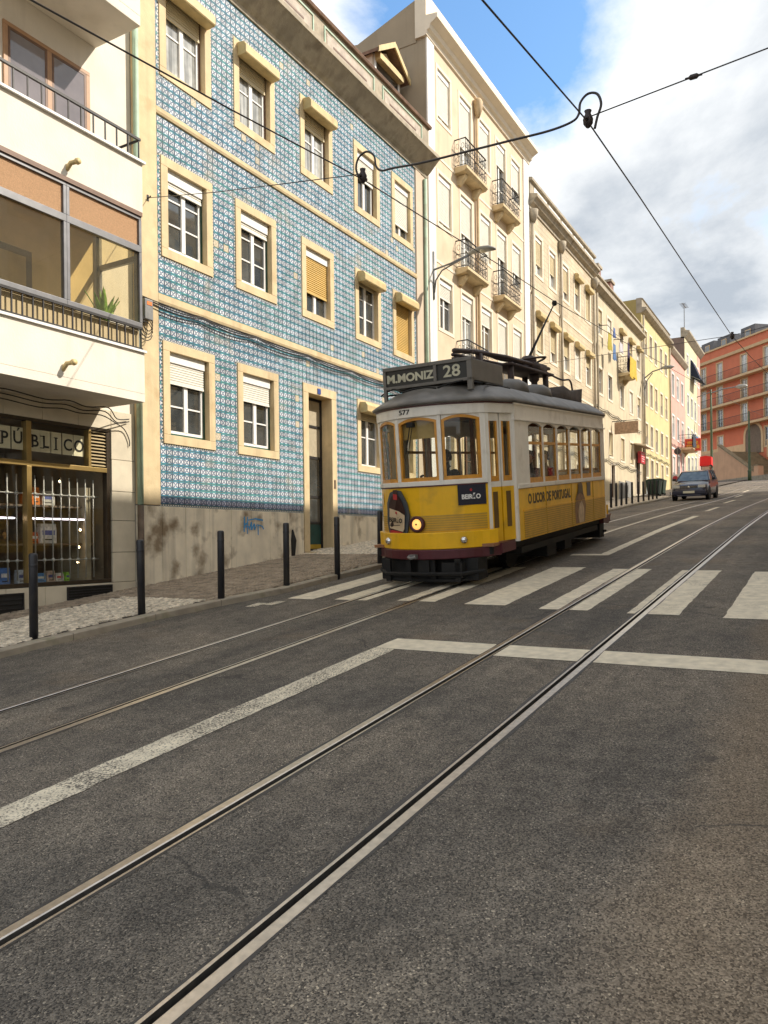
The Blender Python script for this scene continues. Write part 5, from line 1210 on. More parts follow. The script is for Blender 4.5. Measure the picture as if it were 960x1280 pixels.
# terrace and stairs in front of it, in the same frame
ST = Bld('street_stairs', 'broad stone stairs climbing to the red block between sand coloured walls', (0, 0, 8.0), cat='stairs', rot=ANG - math.pi, world=(P0.x + RD.x * 22, P0.y + RD.y * 22, 8.0))
M_STEP = mat('worn_step', (.26, .20, .12), .9, .2, 2, .3, 30, dirt=(.12, .11, .05), dirt_amt=.5); M_SAND = mat('salmon_wall', (.60, .36, .22), .9, .08, 1.2, .2, 40, streak=.2)
zb, zt, ns = 8.5, 12.3, 20; La, Lb = -4.3, 1.8
for k in range(ns):
    z1_ = zb + (zt - zb) * (k + 1) / ns; L_ = La + (Lb - La) * k / ns
    mb = MB(); mb.box(lx(Lb), lx(L_), -4.9, -.12, z1_ - (zt - zb) / ns - (.4 if k == 0 else 0), z1_ - .002); ST.part(mb, 'step', M_STEP, bevel=.02)
mb = MB(); mb.box(0, lx(Lb) - .01, -5.2, -.12, 7.4, 12.3); ST.part(mb, 'terrace', M_SAND)
mb = MB(); mb.prism([(lx(La) + .3, 7.6), (lx(La) + .3, 9.2), (lx(Lb), 13.0), (lx(Lb), 7.6)], 'y', -5.35, -4.92); ST.part(mb, 'parapet', M_SAND)
mb = MB(); mb.prism([(lx(La) + .3, 9.201), (lx(La) + .3, 9.36), (lx(Lb), 13.16), (lx(Lb), 13.001)], 'y', -5.45, -4.85); ST.part(mb, 'parapet_coping', M_STEP)
mb = MB(); mb.box(lx(La) + .31, lx(La) + 1.0, -5.5, -4.8, 7.6, 9.9); ST.part(mb, 'pier', M_SAND)
mb = MB(); mb.box(lx(La) + .26, lx(La) + 1.05, -5.55, -4.75, 9.901, 10.05); ST.part(mb, 'pier_cap', M_STEP)
mb = MB(); mb.box(lx(La), LN, -.5, -.06, 7.6, 13.4); ST.part(mb, 'red_flank_wall', M_RED)
mb = MB(); mb.box(0, lx(La) + 6, -7.0, -5.6, 7.5, 8.62); ST.part(mb, 'kerb', M_KERB)
# square in front
sq = MB(); n_ = 0
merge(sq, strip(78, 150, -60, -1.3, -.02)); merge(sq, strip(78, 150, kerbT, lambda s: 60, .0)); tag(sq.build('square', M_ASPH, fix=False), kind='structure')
# ------------------------------------------------------------------ houses on the camera's side of the street (they shade the carriageway)
M_OPP = mat('opposite_render', (.78, .72, .60), .9, .06, 1.2, .2, 40, streak=.15); M_OPP2 = mat('opposite_render_ochre', (.72, .60, .42), .9, .06, 1.2, .2, 40)
YO = -3.2
xs = [2.6, 9.3, 16, 25.5, 35, 44.5, 54]
names_ = ['far left', 'left', 'camera side', 'near', 'middle', 'next', 'upper', 'last']
for k, (a_, b_) in enumerate(zip(xs, xs[1:])):
    zt_ = 15.45 + max(0, (a_ - 16)) * .085 if a_ >= 6 else 14.9
    bb = Bld('opposite_house', '%s house, %s in the row on the camera side of the street' % ('cream' if k % 2 else 'ochre', ('first', 'second', 'third', 'fourth', 'fifth', 'sixth')[k]), (a_, YO, rz(a_)), group='houses on the camera side of the street')
    mb = MB(); mb.box(a_, b_ - .02, -16, YO - .2, rz(a_) - 2, zt_); bb.part(mb, 'wall', M_OPP if k % 2 else M_OPP2)
    mb = MB(); mb.box(a_, b_ - .02, YO - .199, YO + .15, zt_ - .35, zt_); bb.part(mb, 'cornice', M_BAND)
    for fl in range(4):
        for i in range(4):
            x = a_ + 1.0 + i * 2.2; z_ = rz(b_) + 1.0 + fl * 3.1
            if z_ + 1.8 > zt_ - .4: continue
            w1 = bb.inst(('opw',), lambda: MB().box(-.15, 1.15, -.02, .06, -.15, 1.85), 'window', M_STONE, (x, YO - .2, z_)); bb.inst(('opp',), lambda: MB().box(0, 1.0, 0, .02, 0, 1.7), 'pane', M_PANE, (0, .062, 0), w1)
# ------------------------------------------------------------------ tram (local: x from the nose backwards, y to its right-hand kerb side, z up from the rail)
M_TY = mat('tram_yellow', (.84, .47, .010), .30, .09, 3, .04, 6, spec=.5, streak=.16, dirt=(.42, .24, .03), dirt_amt=.45, dirt_scale=3.2); M_TW = mat('tram_ivory', (.82, .78, .70), .4, .06, 3, .04, 7, streak=.14, dirt=(.45, .40, .32), dirt_amt=.45, dirt_scale=3)
M_TM = mat('tram_maroon', (.075, .012, .018), .4, .15, 5); M_TWD = mat('tram_varnished_wood', (.60, .27, .035), .35, .18, 12); M_TRF = mat('tram_roof_grey', (.16, .15, .137), .55, .3, 4, .15, 12, streak=.2, dirt=(.1, .09, .08), dirt_amt=.5)
M_TG = mat('tram_box_grey', (.15, .14, .125), .55, .12, 5); M_TK = mat('tram_underframe', (.006, .0055, .005), .75, .3, 10); M_TGL = glass('tram_glass', (.96, .97, .95), .03)
M_TIN = mat('tram_inner_wood', (.28, .13, .06), .5, .2, 8); M_LOUV = mat('tram_louvre', (.52, .31, .04), .45, .12, 6)
M_CHR = mat('chrome', (.7, .7, .7), .12, .02, 5, metal=1.0)
SL = .0945
tram = empty('tram', P(10.0, 5.255), 'yellow and ivory tram climbing down the left track past the tiled house', 'tram', rot=(0, -math.atan(SL), AZ))
tram['label'] = 'yellow and ivory tram on the left track in front of the tiled house'
TL = 7.17
FT = [(0, 0), (.18, .015), (.37, .06), (.58, .16), (.76, .30), (.89, .45)]
def fxy(y):
    a = abs(y)
    for (y0, x0), (y1, x1) in zip(FT, FT[1:]):
        if a <= y1 + 1e-6:
            t = (a - y0) / (y1 - y0); return x0 + (x1 - x0) * t
    return .45
def fpts(a, b, n=8, dx=0.0, rear=False):
    o = []
    for i in range(n + 1):
        y = a + (b - a) * i / n; x = fxy(y) + dx; o.append(((TL - x) if rear else x, y))
    return o
def ribbon(mb, pts, z0, z1, th=.04, mi=0, c=(TL / 2, 0)):
    n = len(pts); inn = []
    for i, p in enumerate(pts):
        a = pts[max(i - 1, 0)]; b = pts[min(i + 1, n - 1)]; tx, ty = b[0] - a[0], b[1] - a[1]; l_ = math.hypot(tx, ty) or 1
        nx, ny = -ty / l_, tx / l_
        if nx * (c[0] - p[0]) + ny * (c[1] - p[1]) < 0: nx, ny = -nx, -ny
        inn.append((p[0] + nx * th, p[1] + ny * th))
    Z0 = z0 if isinstance(z0, list) else [z0] * n; Z1 = z1 if isinstance(z1, list) else [z1] * n
    vs = []
    for i in range(n): vs += [(*pts[i], Z0[i]), (*pts[i], Z1[i]), (*inn[i], Z1[i]), (*inn[i], Z0[i])]
    fs = [(i*4+q, i*4+(q+1)%4, (i+1)*4+(q+1)%4, (i+1)*4+q) for i in range(n - 1) for q in range(4)] + [(0, 1, 2, 3), ((n-1)*4, (n-1)*4+3, (n-1)*4+2, (n-1)*4+1)]
    return mb.add(vs, fs, mi)
def tp(mb, name, m_, parent=tram, **k): return mb.build(name, m_, parent, **k)
CX, CY, SX, SY = .47, .90, 1.08, 1.10         # front corner post and first saloon post
for rear in (False, True):
    X = (lambda q: TL - q) if rear else (lambda q: q)
    mb = MB(); ribbon(mb, fpts(-.89, .89, 20, 0, rear), .80, 1.46, .04); dash = tp(mb, 'dash_panel', M_TY)
    mb = MB()
    for k in range(7): 
        z_ = .815 + k * .034; ribbon(mb, fpts(-.87, .87, 20, -.008, rear), z_, z_ + .026, .03)
    tp(mb, 'dash_louvre', M_LOUV, dash)
    mb = MB(); ap = fpts(-.92, .92, 20, -.07, rear); ap = [(X(.50), -1.0)] + ap + [(X(.50), 1.0)]; ribbon(mb, ap, .555, .80, .06); tp(mb, 'apron', M_TY, bevel=.012)
    mb = MB(); ap = fpts(-.92, .92, 20, -.09, rear); ap = [(X(.55), -1.02)] + ap + [(X(.55), 1.02)]; ribbon(mb, ap, .41, .553, .09); tp(mb, 'bumper', M_TM, bevel=.015)
    mb = MB(); ribbon(mb, fpts(-.90, .90, 20, -.012, rear), 1.46, 1.475, .03); tp(mb, 'belt_line', M_TM)
    mb = MB(); ribbon(mb, fpts(-.905, .905, 20, -.018, rear), 1.476, 1.545, .06); tp(mb, 'belt_rail', M_TW, bevel=.008)
    ys = [-.87, -.345, .345, .87]
    for y in ys:
        mb = MB(); ribbon(mb, fpts(y - .03, y + .03, 3, -.006, rear), 1.546, 2.475, .07); tp(mb, 'window_post', M_TW, bevel=.008)
    for a, b in zip(ys, ys[1:]):
        a += .031; b -= .031; p = fpts(a, b, 10, .012, rear); n = len(p); c = (a + b) / 2; hw = (b - a) / 2
        arc = [.06 * (1 - ((q[1] - c) / hw) ** 2) for q in p]; AR = lambda y_: .06 * (1 - ((y_ - c) / hw) ** 2)
        mb = MB(); ribbon(mb, p, 1.546, 1.60, .045); ribbon(mb, p, [2.365 + q for q in arc], [2.405 + q for q in arc], .045)
        s1 = fpts(a, a + .038, 1, .012, rear); s2 = fpts(b - .038, b, 1, .012, rear); ribbon(mb, s1, [1.601] * 2, [2.364 + AR(q[1]) for q in s1], .045); ribbon(mb, s2, [1.601] * 2, [2.364 + AR(q[1]) for q in s2], .045)
        fr = tp(mb, 'window_frame', M_TWD)
        mb = MB(); p2 = fpts(a + .03, b - .03, 8, .034, rear); ribbon(mb, p2, 1.59, [2.375 + AR(q[1]) for q in p2], .005); tp(mb, 'pane', M_TGL, fr)
        mb = MB(); ribbon(mb, p, [2.406 + q for q in arc], 2.478, .04); tp(mb, 'window_head', M_TW, fr)
    mb = MB(); pf = [(X(SX + .02), -SY)] + [(X(.50), -.93)] + fpts(-.9, .9, 20, -.02, rear) + [(X(.50), .93)] + [(X(SX + .02), SY)]
    ribbon(mb, pf, 2.476, 2.655, .05); tp(mb, 'letter_board', M_TW)
    mb = MB(); pf2 = [(q[0] + (.012 if rear else -.012), q[1] * 1.008) for q in pf]; ribbon(mb, pf2, 2.612, 2.632, .03); tp(mb, 'purple_line', M_TM)
    # doors, both sides
    for sg_ in (-1, 1):
        a = (X(CX + .02), sg_ * (CY + .01)); b = (X(SX - .02), sg_ * (SY - .01)); mid = ((a[0] + b[0]) / 2, (a[1] + b[1]) / 2)
        mb = MB(); ribbon(mb, [(X(CX - .03), sg_ * (CY - .02)), (X(CX + .03), sg_ * (CY + .022))], .56, 2.475, .07); ribbon(mb, [(X(SX - .03), sg_ * SY), (X(SX + .03), sg_ * SY)], .56, 2.475, .07); tp(mb, 'door_post', M_TW if not rear else M_TW)
        for p, q in ((a, mid), (mid, b)):
            lerp = lambda t: (p[0] + (q[0] - p[0]) * t, p[1] + (q[1] - p[1]) * t - sg_ * .03)
            mb = MB(); ribbon(mb, [lerp(.05), lerp(.95)], .60, 1.40, .03); lf = tp(mb, 'door_leaf', M_TY)
            mb = MB(); ribbon(mb, [lerp(.32), lerp(.66)], .80, 1.33, -.006); tp(mb, 'leaf_slot', mat('dark_louvre', (.13, .07, .015), .5), lf)
            mb = MB(); ribbon(mb, [lerp(.05), lerp(.95)], 1.401, 1.48, .035); ribbon(mb, [lerp(.05), lerp(.16)], 1.481, 2.36, .035); ribbon(mb, [lerp(.84), lerp(.95)], 1.481, 2.36, .035); ribbon(mb, [lerp(.05), lerp(.95)], 2.361, 2.472, .035); tp(mb, 'leaf_frame', M_TW, lf)
            mb = MB(); ribbon(mb, [lerp(.165), lerp(.30)], 1.482, 2.358, .028); ribbon(mb, [lerp(.70), lerp(.835)], 1.482, 2.358, .028); ribbon(mb, [lerp(.30), lerp(.70)], 1.482, 1.56, .028); tp(mb, 'leaf_sash', M_TWD, lf)
            mb = MB(); ribbon(mb, [lerp(.30), lerp(.70)], 1.56, 2.358, .006); tp(mb, 'leaf_pane', M_TGL, lf)
        mb = MB(); mb.box(min(X(.52), X(1.06)), max(X(.52), X(1.06)), min(sg_ * .55, sg_ * 1.04), max(sg_ * .55, sg_ * 1.04), .44, .585); tp(mb, 'door_step', M_TM)
    # lamps
    s_ = 1 if not rear else -1
    mb = MB(); mb.lathe([(.09, .02), (.115, .0), (.12, -.06), (.085, -.075), (.08, -.05)], (0, 0, 0), 20, 'x'); hl = tp(mb, 'headlamp', M_TM, loc=(X(.0), .04 * s_, .925), smooth=True); hl.rotation_euler.z = math.pi if rear else 0
    mb = MB(); mb.lathe([(.001, -.074), (.05, -.068), (.078, -.052)], (0, 0, 0), 18, 'x'); tp(mb, 'lamp_lens', mat('lit_headlamp', (1, .5, .13), .2, 0, emit=.42) if not rear else M_TM, hl, smooth=True)
    mb = MB(); mb.lathe([(.001, -.08), (.014, -.078), (.016, -.06)], (0, 0, 0), 10, 'x'); tp(mb, 'lamp_hub', M_TK, hl, smooth=True)
    for y in (.62, -.62):
        mb = MB(); mb.lathe([(.052, .02), (.055, -.02), (.04, -.045), (.02, -.055), (.001, -.058)], (0, 0, 0), 14, 'x'); o = tp(mb, 'side_lamp', M_CHR, loc=(X(fxy(y) - .07), y, .675), smooth=True); o.rotation_euler.z = math.pi if rear else 0
    # coupler, lifeguard
    mb = MB(); mb.box(min(X(-.16), X(.2)), max(X(-.16), X(.2)), .03, .15, .43, .49); mb.tube([(X(-.17), .03, .46), (X(-.2), .09, .44), (X(-.17), .15, .46)], .02, 6); tp(mb, 'coupler', M_GREY)
    mb = MB()
    mb.tube([(X(.25), -.86, .22), (X(-.02), -.6, .20), (X(-.08), 0, .20), (X(-.02), .6, .20), (X(.25), .86, .22)], .028, 6)
    mb.tube([(X(.25), -.8, .11), (X(.02), -.5, .10), (X(-.02), 0, .10), (X(.02), .5, .10), (X(.25), .8, .11)], .024, 6)
    for y in (-.55, -.15, .25, .6): mb.box(min(X(.0), X(.05)), max(X(.0), X(.05)), y - .04, y + .04, .08, .41)
    tp(mb, 'lifeguard', M_TK)
    mb = MB(); mb.box(min(X(.16), X(.5)), max(X(.16), X(.5)), -.80, .80, .09, .409); tp(mb, 'under_shade_box', M_TK)  # black box added in place of the deep shade beneath the tram
    mb = MB(); mb.box(min(X(-.05), X(.14)), max(X(-.05), X(.14)), -.12, .06, .16, .408); tp(mb, 'buffer_gear', M_TK); mb = MB(); mb.box(min(X(.0), X(.14)), max(X(.0), X(.14)), -.62, -.30, .14, .36); tp(mb, 'buffer_gear', M_TK)
# saloon sides
pitch = .715; wx0 = 1.63
for sg_ in (-1, 1):
    y = sg_ * SY
    bxy = lambda mb, x0, x1, o0, o1, z0, z1: mb.box(x0, x1, min(y - sg_ * o0, y - sg_ * o1), max(y - sg_ * o0, y - sg_ * o1), z0, z1)
    mb = MB(); bxy(mb, SX + .03, TL - SX - .03, 0, .05, .56, 1.34); sp_ = tp(mb, 'side_panel', M_TY, bevel=.006)
    mb = MB()
    for k in range(12): bxy(mb, SX + .22, TL - SX - .06, -.008, 0.0, .585 + k * .034, .585 + k * .034 + .025)
    tp(mb, 'side_louvre', M_LOUV, sp_)
    mb = MB(); bxy(mb, SX + .2, TL - SX - .05, -.012, 0.0, 1.0, 1.02); tp(mb, 'panel_moulding', M_TY, sp_)
    mb = MB(); bxy(mb, SX + .03, TL - SX - .03, -.015, .05, 1.345, 1.415); tp(mb, 'belt_rail', M_TW, bevel=.008)
    mb = MB(); bxy(mb, SX + .0, TL - SX - .0, 0, .05, 2.37, 2.645); tp(mb, 'letter_board', M_TW)
    mb = MB(); bxy(mb, SX - .05, TL - SX + .05, -.03, .02, 2.372, 2.392); bxy(mb, SX - .05, TL - SX + .05, -.02, .0, 2.60, 2.625); tp(mb, 'drip_rail', M_TW)
    mb = MB(); bxy(mb, SX + .03, wx0 - .04, 0, .05, 1.416, 2.369); tp(mb, 'corner_panel', M_TW); mb = MB(); bxy(mb, wx0 + 6 * pitch - .0, TL - SX - .03, 0, .05, 1.416, 2.369); tp(mb, 'corner_panel', M_TW)
    for i in range(7):
        x = wx0 + i * pitch - .02; mb = MB(); bxy(mb, x - .028, x + .028, -.004, .06, 1.416, 2.369); tp(mb, 'window_post', M_TW, bevel=.006)
    for i in range(6):
        xa, xb = wx0 + i * pitch + .009, wx0 + (i + 1) * pitch - .049; t = .035
        mb = MB(); bxy(mb, xa, xb, .012, .045, 1.416, 1.50); bxy(mb, xa, xb, .012, .045, 2.02, 2.065); bxy(mb, xa, xa + t, .012, .045, 1.501, 2.019); bxy(mb, xb - t, xb, .012, .045, 1.501, 2.019); bxy(mb, xa, xa + .02, .012, .045, 2.066, 2.369); bxy(mb, xb - .02, xb, .012, .045, 2.066, 2.369)
        fr = tp(mb, 'window_frame', M_TWD)
        # arched ivory head
        mb = MB(); n = 8; pts = [(xa, 2.369)] + [(xa + (xb - xa) * k / n, 2.30 + .06 * (1 - ((k / n - .5) * 2) ** 2)) for k in range(n + 1)] + [(xb, 2.369)]
        mb.prism(pts, 'y', min(y, y - sg_ * .04), max(y, y - sg_ * .04)); tp(mb, 'window_head', M_TW, fr)
        mb = MB(); bxy(mb, xa + t, xb - t, .025, .031, 1.50, 2.02); tp(mb, 'pane', M_TGL, fr); mb = MB(); bxy(mb, xa + .02, xb - .02, .022, .028, 2.065, 2.30); tp(mb, 'pane', M_TGL, fr)
for sg_ in (-1, 1):
    for x in (2.35, 3.75, 5.15):
        mb = MB(); mb.box(x, x + .007, min(sg_ * SY, sg_ * (SY + .0125)), max(sg_ * SY, sg_ * (SY + .0125)), .565, 1.34); tp(mb, 'panel_seam', M_LOUV)
    mb = MB(); x = SX + .1
    while x < TL - SX - .05: mb.lathe([(.008, -.003), (.005, .003)], (x, sg_ * (SY + .002), 1.315), 6, 'y'); mb.lathe([(.008, -.003), (.005, .003)], (x, sg_ * (SY + .002), .572), 6, 'y'); x += .12
    tp(mb, 'rivets', M_TY)['kind'] = 'stuff'
# roof: domed rings over the plan
plan = fpts(-.9, .9, 16) + [(.5, .93), (SX, SY)] + [(SX + (TL - 2 * SX) * k / 6, SY) for k in range(1, 7)] + [(TL - .5, .93)] + fpts(.9, -.9, 16, 0, True) + [(TL - .5, -.93), (TL - SX, -SY)] + [(TL - SX - (TL - 2 * SX) * k / 6, -SY) for k in range(1, 7)] + [(.5, -.93)]
rings = [(1.0, .997, 2.635), (1.035, 1.02, 2.64), (1.04, 1.025, 2.665), (1.0, 1.0, 2.72), (.93, .965, 2.785), (.82, .92, 2.875), (.62, .86, 2.955), (.36, .80, 3.005), (.12, .77, 3.02)]
mb = MB(); n = len(plan)
for cy_, cx_, z_ in rings: mb.v += [(TL / 2 + (p[0] - TL / 2) * cx_, p[1] * cy_, z_) for p in plan]
for i in range(len(rings) - 1):
    for k in range(n): mb.f.append([i*n+k, i*n+(k+1)%n, (i+1)*n+(k+1)%n, (i+1)*n+k]); mb.mi.append(0)
mb.f += [list(range((len(rings)-1)*n, len(rings)*n)), list(range(n))]; mb.mi += [0, 0]
roof = tp(mb, 'roof', M_TRF, smooth=True)
def dome(x, y):
    """height of the roof over a point"""
    h = max(0, 1 - (y / 1.1) ** 2) ** .5; e = min(x, TL - x); ef = min(1, max(0, e / 1.0)) ; return 2.66 + .36 * min(h, (1 - (1 - ef) ** 2) ** .5 if ef < 1 else 1)
mb = MB()
for c0, c1 in ((-.85, -.3), (-.28, .28), (.3, .85)):
    pts = []
    for k in range(9):
        t = k / 8; y = c0 + (c1 - c0) * t; x = fxy(y) + .13 + .13 * math.sin(math.pi * t); pts.append((x, y, dome(x, y) + .005))
    mb.tube(pts, .014, 5)
for sg_ in (-1, 1):
    mb.tube([(.62 + .95 * t, sg_ * (.86 - .12 * math.sin(math.pi * t)), dome(.62 + .95 * t, .86 - .12 * math.sin(math.pi * t)) + .01) for t in [k / 8 for k in range(9)]], .014, 5)
tp(mb, 'rain_strip', M_TK, roof, smooth=True)
# destination box
mb = MB(); x0 = .42
mb.box(x0, x0 + .06, -.74, .74, 3.235, 3.29); mb.box(x0, x0 + .06, -.74, .74, 2.955, 3.0); mb.box(x0, x0 + .06, .69, .74, 2.78, 3.234); mb.box(x0, x0 + .06, -.74, -.66, 2.82, 3.234); mb.box(x0, x0 + .06, -.17, -.12, 3.001, 3.234)
sb = tp(mb, 'destination_box', M_TG, bevel=.006)
mb = MB(); mb.box(x0 + .061, 1.72, -.70, .70, 2.97, 3.28); tp(mb, 'box_body', M_TG, sb, bevel=.01)
mb = MB(); mb.box(x0 + .03, x0 + .06, -.119, .689, 3.001, 3.234); mb.box(x0 + .03, x0 + .06, -.659, -.171, 3.001, 3.234); tp(mb, 'blind_panel', mat('blind_black', (.018, .018, .016), .4), sb)
M_LET = mat('sign_letters', (.55, .53, .40), .6, .1, 9)
mb = MB(); mb.text(text_mesh('M.MONIZ', .165, .003, .006), frame((x0 + .027, .285, 3.108), (0, -1, 0), (0, 0, 1), 1.13, 1.0)); tp(mb, 'destination_lettering', M_LET, sb)
mb = MB(); mb.text(text_mesh('28', .235, .003, .004), frame((x0 + .027, -.41, 3.115), (0, -1, 0), (0, 0, 1), 1.2, 1.0)); tp(mb, 'route_number', M_LET, sb)
mb = MB(); mb.text(text_mesh('577', .10, .002, .001), frame((fxy(.16) - .024, .17, 2.55), (-.09, -1, 0), (0, 0, 1), 1.25, .95)); tp(mb, 'fleet_number', M_TK)
# roof gear
mb = MB()
for x, y, r_ in ((2.45, -.5, .33), (3.65, -.5, .33), (2.45, .5, .33), (3.65, .5, .33)): mb = MB(); mb.lathe([(r_ * 1.05, -.06), (r_ * .95, .09), (r_ * .6, .17), (.02, .20)], (x, y, dome(x, y) - .02), 14); tp(mb, 'roof_ventilator', M_TRF, roof, smooth=True)

mb = MB()
for i in range(5):
    x = 4.6 + i * .38; r_ = .2 + .03 * (i % 2); mb.lathe([(r_, -.05), (r_ * .9, .06), (r_ * .5, .12), (.02, .14)], (x, -.2 + .05 * (i % 3), dome(x, 0) - .02), 10)
mb.prism([(4.7, 2.95), (6.35, 2.88), (6.45, 3.27), (5.75, 3.16), (5.2, 3.24)], 'y', -.6, .35); tp(mb, 'roof_tarpaulin', mat('brown_tarpaulin', (.07, .055, .045), .85, .3, 6, .5, 20), roof, smooth=True)
mb = MB(); mb.tube(smooth_path([(1.55, .05, 3.60), (2.6, .0, 3.68), (3.4, 0, 3.66), (4.8, 0, 3.72), (6.1, .05, 3.72)], 4), .04, 6); mb.tube([(1.7, -.22, 3.56), (3.2, -.2, 3.64), (5.6, -.18, 3.66)], .035, 6); mb.tube([(1.9, .24, 3.6), (5.4, .22, 3.68)], .03, 6)
mb.box(3.2, 5.6, -.28, .28, 3.50, 3.545); mb.box(4.55, 5.35, -.22, .22, 3.55, 3.70)
for x in (1.9, 3.3, 5.2): mb.box(x, x + .09, -.26, -.17, 2.96, 3.56); mb.box(x, x + .09, .17, .26, 2.96, 3.56)
mb.lathe([(.12, 2.96), (.13, 3.12), (.07, 3.16), (.06, 3.34), (.1, 3.38), (.1, 3.5)], (4.9, -.1, 0), 10); mb.lathe([(.16, 3.70), (.17, 3.78), (.1, 3.86)], (4.88, 0, 0), 12)
mb.tube(smooth_path([(5.3, -.3, 3.5), (5.7, -.4, 3.42), (6.2, -.42, 3.45), (6.35, -.42, 3.25)], 4), .02, 5); mb.tube(smooth_path([(4.4, .1, 3.74), (4.9, -.35, 3.8), (5.5, .25, 3.74)], 4), .022, 5)
tb = tp(mb, 'trolley_base', mat('trolley_gear', (.045, .028, .026), .6, .2, 8), smooth=True)
# trolley pole reaches the wire (S 16.2, z 6.82)
inv = tram.matrix_basis.inverted(); wp = inv @ Vector((16.17 * CA - 5.25 * SA, 16.17 * SA + 5.25 * CA, 6.80))
mb = MB(); mb.tube([(4.88, 0, 3.8), tuple(Vector((4.88, 0, 3.8)).lerp(wp, .5)), tuple(wp)], [.03, .022, .014], 6); mb.lathe([(.05, -.04), (.06, 0), (.05, .04)], tuple(wp), 10, 'y'); tp(mb, 'trolley_pole', M_TK, smooth=True)
# advertising on the dash and sides
M_BOT = mat('bottle_print_dark', (.035, .012, .010), .3, .3, 8); M_LAB = mat('label_print', (.62, .47, .30), .5, .08, 8); M_REDP = mat('red_print', (.45, .02, .025), .4, .15, 8); M_NAVY = mat('navy_board', (.012, .014, .03), .35)
def on_front(pts, off, th=.004):
    """flat shape bent onto the dash; pts in (y, z)"""
    mb = MB(); n = len(pts); mb.v = [(fxy(p[0]) - off, p[0], p[1]) for p in pts] + [(fxy(p[0]) - off + th, p[0], p[1]) for p in pts]
    mb.f = [list(range(n)), list(range(2 * n - 1, n - 1, -1))] + [[i, (i + 1) % n, n + (i + 1) % n, n + i] for i in range(n)]; mb.mi = [0] * len(mb.f); return mb
bt = tp(on_front([(.22, .80), (.62, .80), (.66, .95), (.64, 1.25), (.55, 1.40), (.42, 1.44), (.31, 1.42), (.20, 1.24), (.16, 1.05)], .05, .03), 'bottle_board', mat('bottle_board_edge', (.06, .07, .08), .4), fix=True)
tp(on_front([(.27, .82), (.58, .80), (.61, .95), (.59, 1.22), (.52, 1.34), (.47, 1.36), (.47, 1.44), (.38, 1.44), (.37, 1.36), (.30, 1.28), (.24, 1.12)], .053), 'bottle_print', M_BOT, bt)
tp(on_front([(.30, .82), (.27, .86), (.25, 1.06), (.36, 1.12), (.57, 1.17), (.59, .93), (.58, .87)], .056), 'bottle_label', M_LAB, bt); tp(on_front([(.38, 1.29), (.47, 1.30), (.47, 1.38), (.38, 1.37)], .057), 'bottle_collar', M_REDP, bt); tp(on_front([(.30, .805), (.58, .79), (.59, .85), (.32, .815)], .056), 'bottle_base', M_REDP, bt)
tp(on_front([(.40, 1.08), (.43, 1.085), (.44, 1.11), (.42, 1.125), (.40, 1.11)], .060), 'label_crest', M_REDP, bt)
tang = Vector((-(fxy(.55) - fxy(.30)), -.25, 0)).normalized()
mb = MB(); mb.text(text_mesh('BEIRÃO', .085, .001, .003), frame((fxy(.42) - .085, .42, .99), (-.30, -1, -.10), (0, -.1, 1), .95, 1.05)); tp(mb, 'label_lettering', M_TK, bt)
mb = MB(); mb.box(-.1, .1, -.002, .002, -.004, .004); ln_ = tp(mb, 'label_rule', M_TK, bt, loc=(fxy(.42) - .08, .42, .915)); ln_.rotation_euler.z = math.pi / 2 + .2
bn = tp(on_front([(-.56, 1.17), (-.56, 1.46), (-.87, 1.46), (-.87, 1.17)], .03, .02), 'brand_board', M_NAVY)
mb = MB(); d_ = Vector((fxy(.87) - fxy(.56), -.31, 0)).normalized(); xm = (fxy(.87) + fxy(.56)) / 2
mb.text(text_mesh('BEIRÃO', .1, .001, .004), frame((xm - .055, -.715, 1.285), d_, (0, 0, 1), .84, .9)); tp(mb, 'brand_lettering', M_WHITE, bn)
mb = MB(); mb.lathe([(.02, -.002), (.02, .002)], (xm - .05, -.715, 1.385), 8, 'x'); tp(mb, 'brand_crest', M_REDP, bn)
bo = tp(on_front([(.80, 1.2), (.84, 1.26), (.885, 1.22), (.885, 1.38), (.84, 1.34), (.80, 1.4)], .02, .01), 'round_badge', M_TW)
M_DP = mat('dark_print', (.06, .04, .015), .4)
mb = MB(); mb.text(text_mesh('O LICOR DE PORTUGAL', .205, .001, .007), frame((2.60, -SY - .004, 1.165), (1, 0, 0), (0, 0, 1), .98, 1.05)); tp(mb, 'slogan_lettering', M_DP)
def on_side(pts, off=.004): 
    mb = MB(); mb.prism(pts, 'y', -SY - off, -SY - off + .003); return mb
wx = 3.95
fig = tp(on_side([(wx, .60), (wx + .55, .60), (wx + .66, .9), (wx + .60, 1.05), (wx + .45, 1.2), (wx + .48, 1.33), (wx + .2, 1.33), (wx + .18, 1.2), (wx + .02, 1.05), (wx - .04, .85)], .012), 'figure_print', mat('figure_print', (.24, .12, .05), .4, .4, 7))
tp(on_side([(wx + .18, .6), (wx + .5, .6), (wx + .52, .85), (wx + .4, 1.0), (wx + .25, .95), (wx + .15, .8)], .016), 'figure_blouse', mat('figure_blouse', (.50, .36, .22), .4, .3, 9), fig); tp(on_side([(wx + .14, 1.12), (wx + .2, 1.3), (wx + .34, 1.34), (wx + .46, 1.28), (wx + .5, 1.1), (wx + .33, 1.16)], .018), 'figure_hair', M_DP, fig)
tp(on_side([(wx + .78, 1.07), (wx + 1.02, 1.07), (wx + 1.02, 1.33), (wx + .78, 1.33)], .008), 'dark_patch_print', mat('slate_print', (.07, .07, .075), .4, .2, 7))
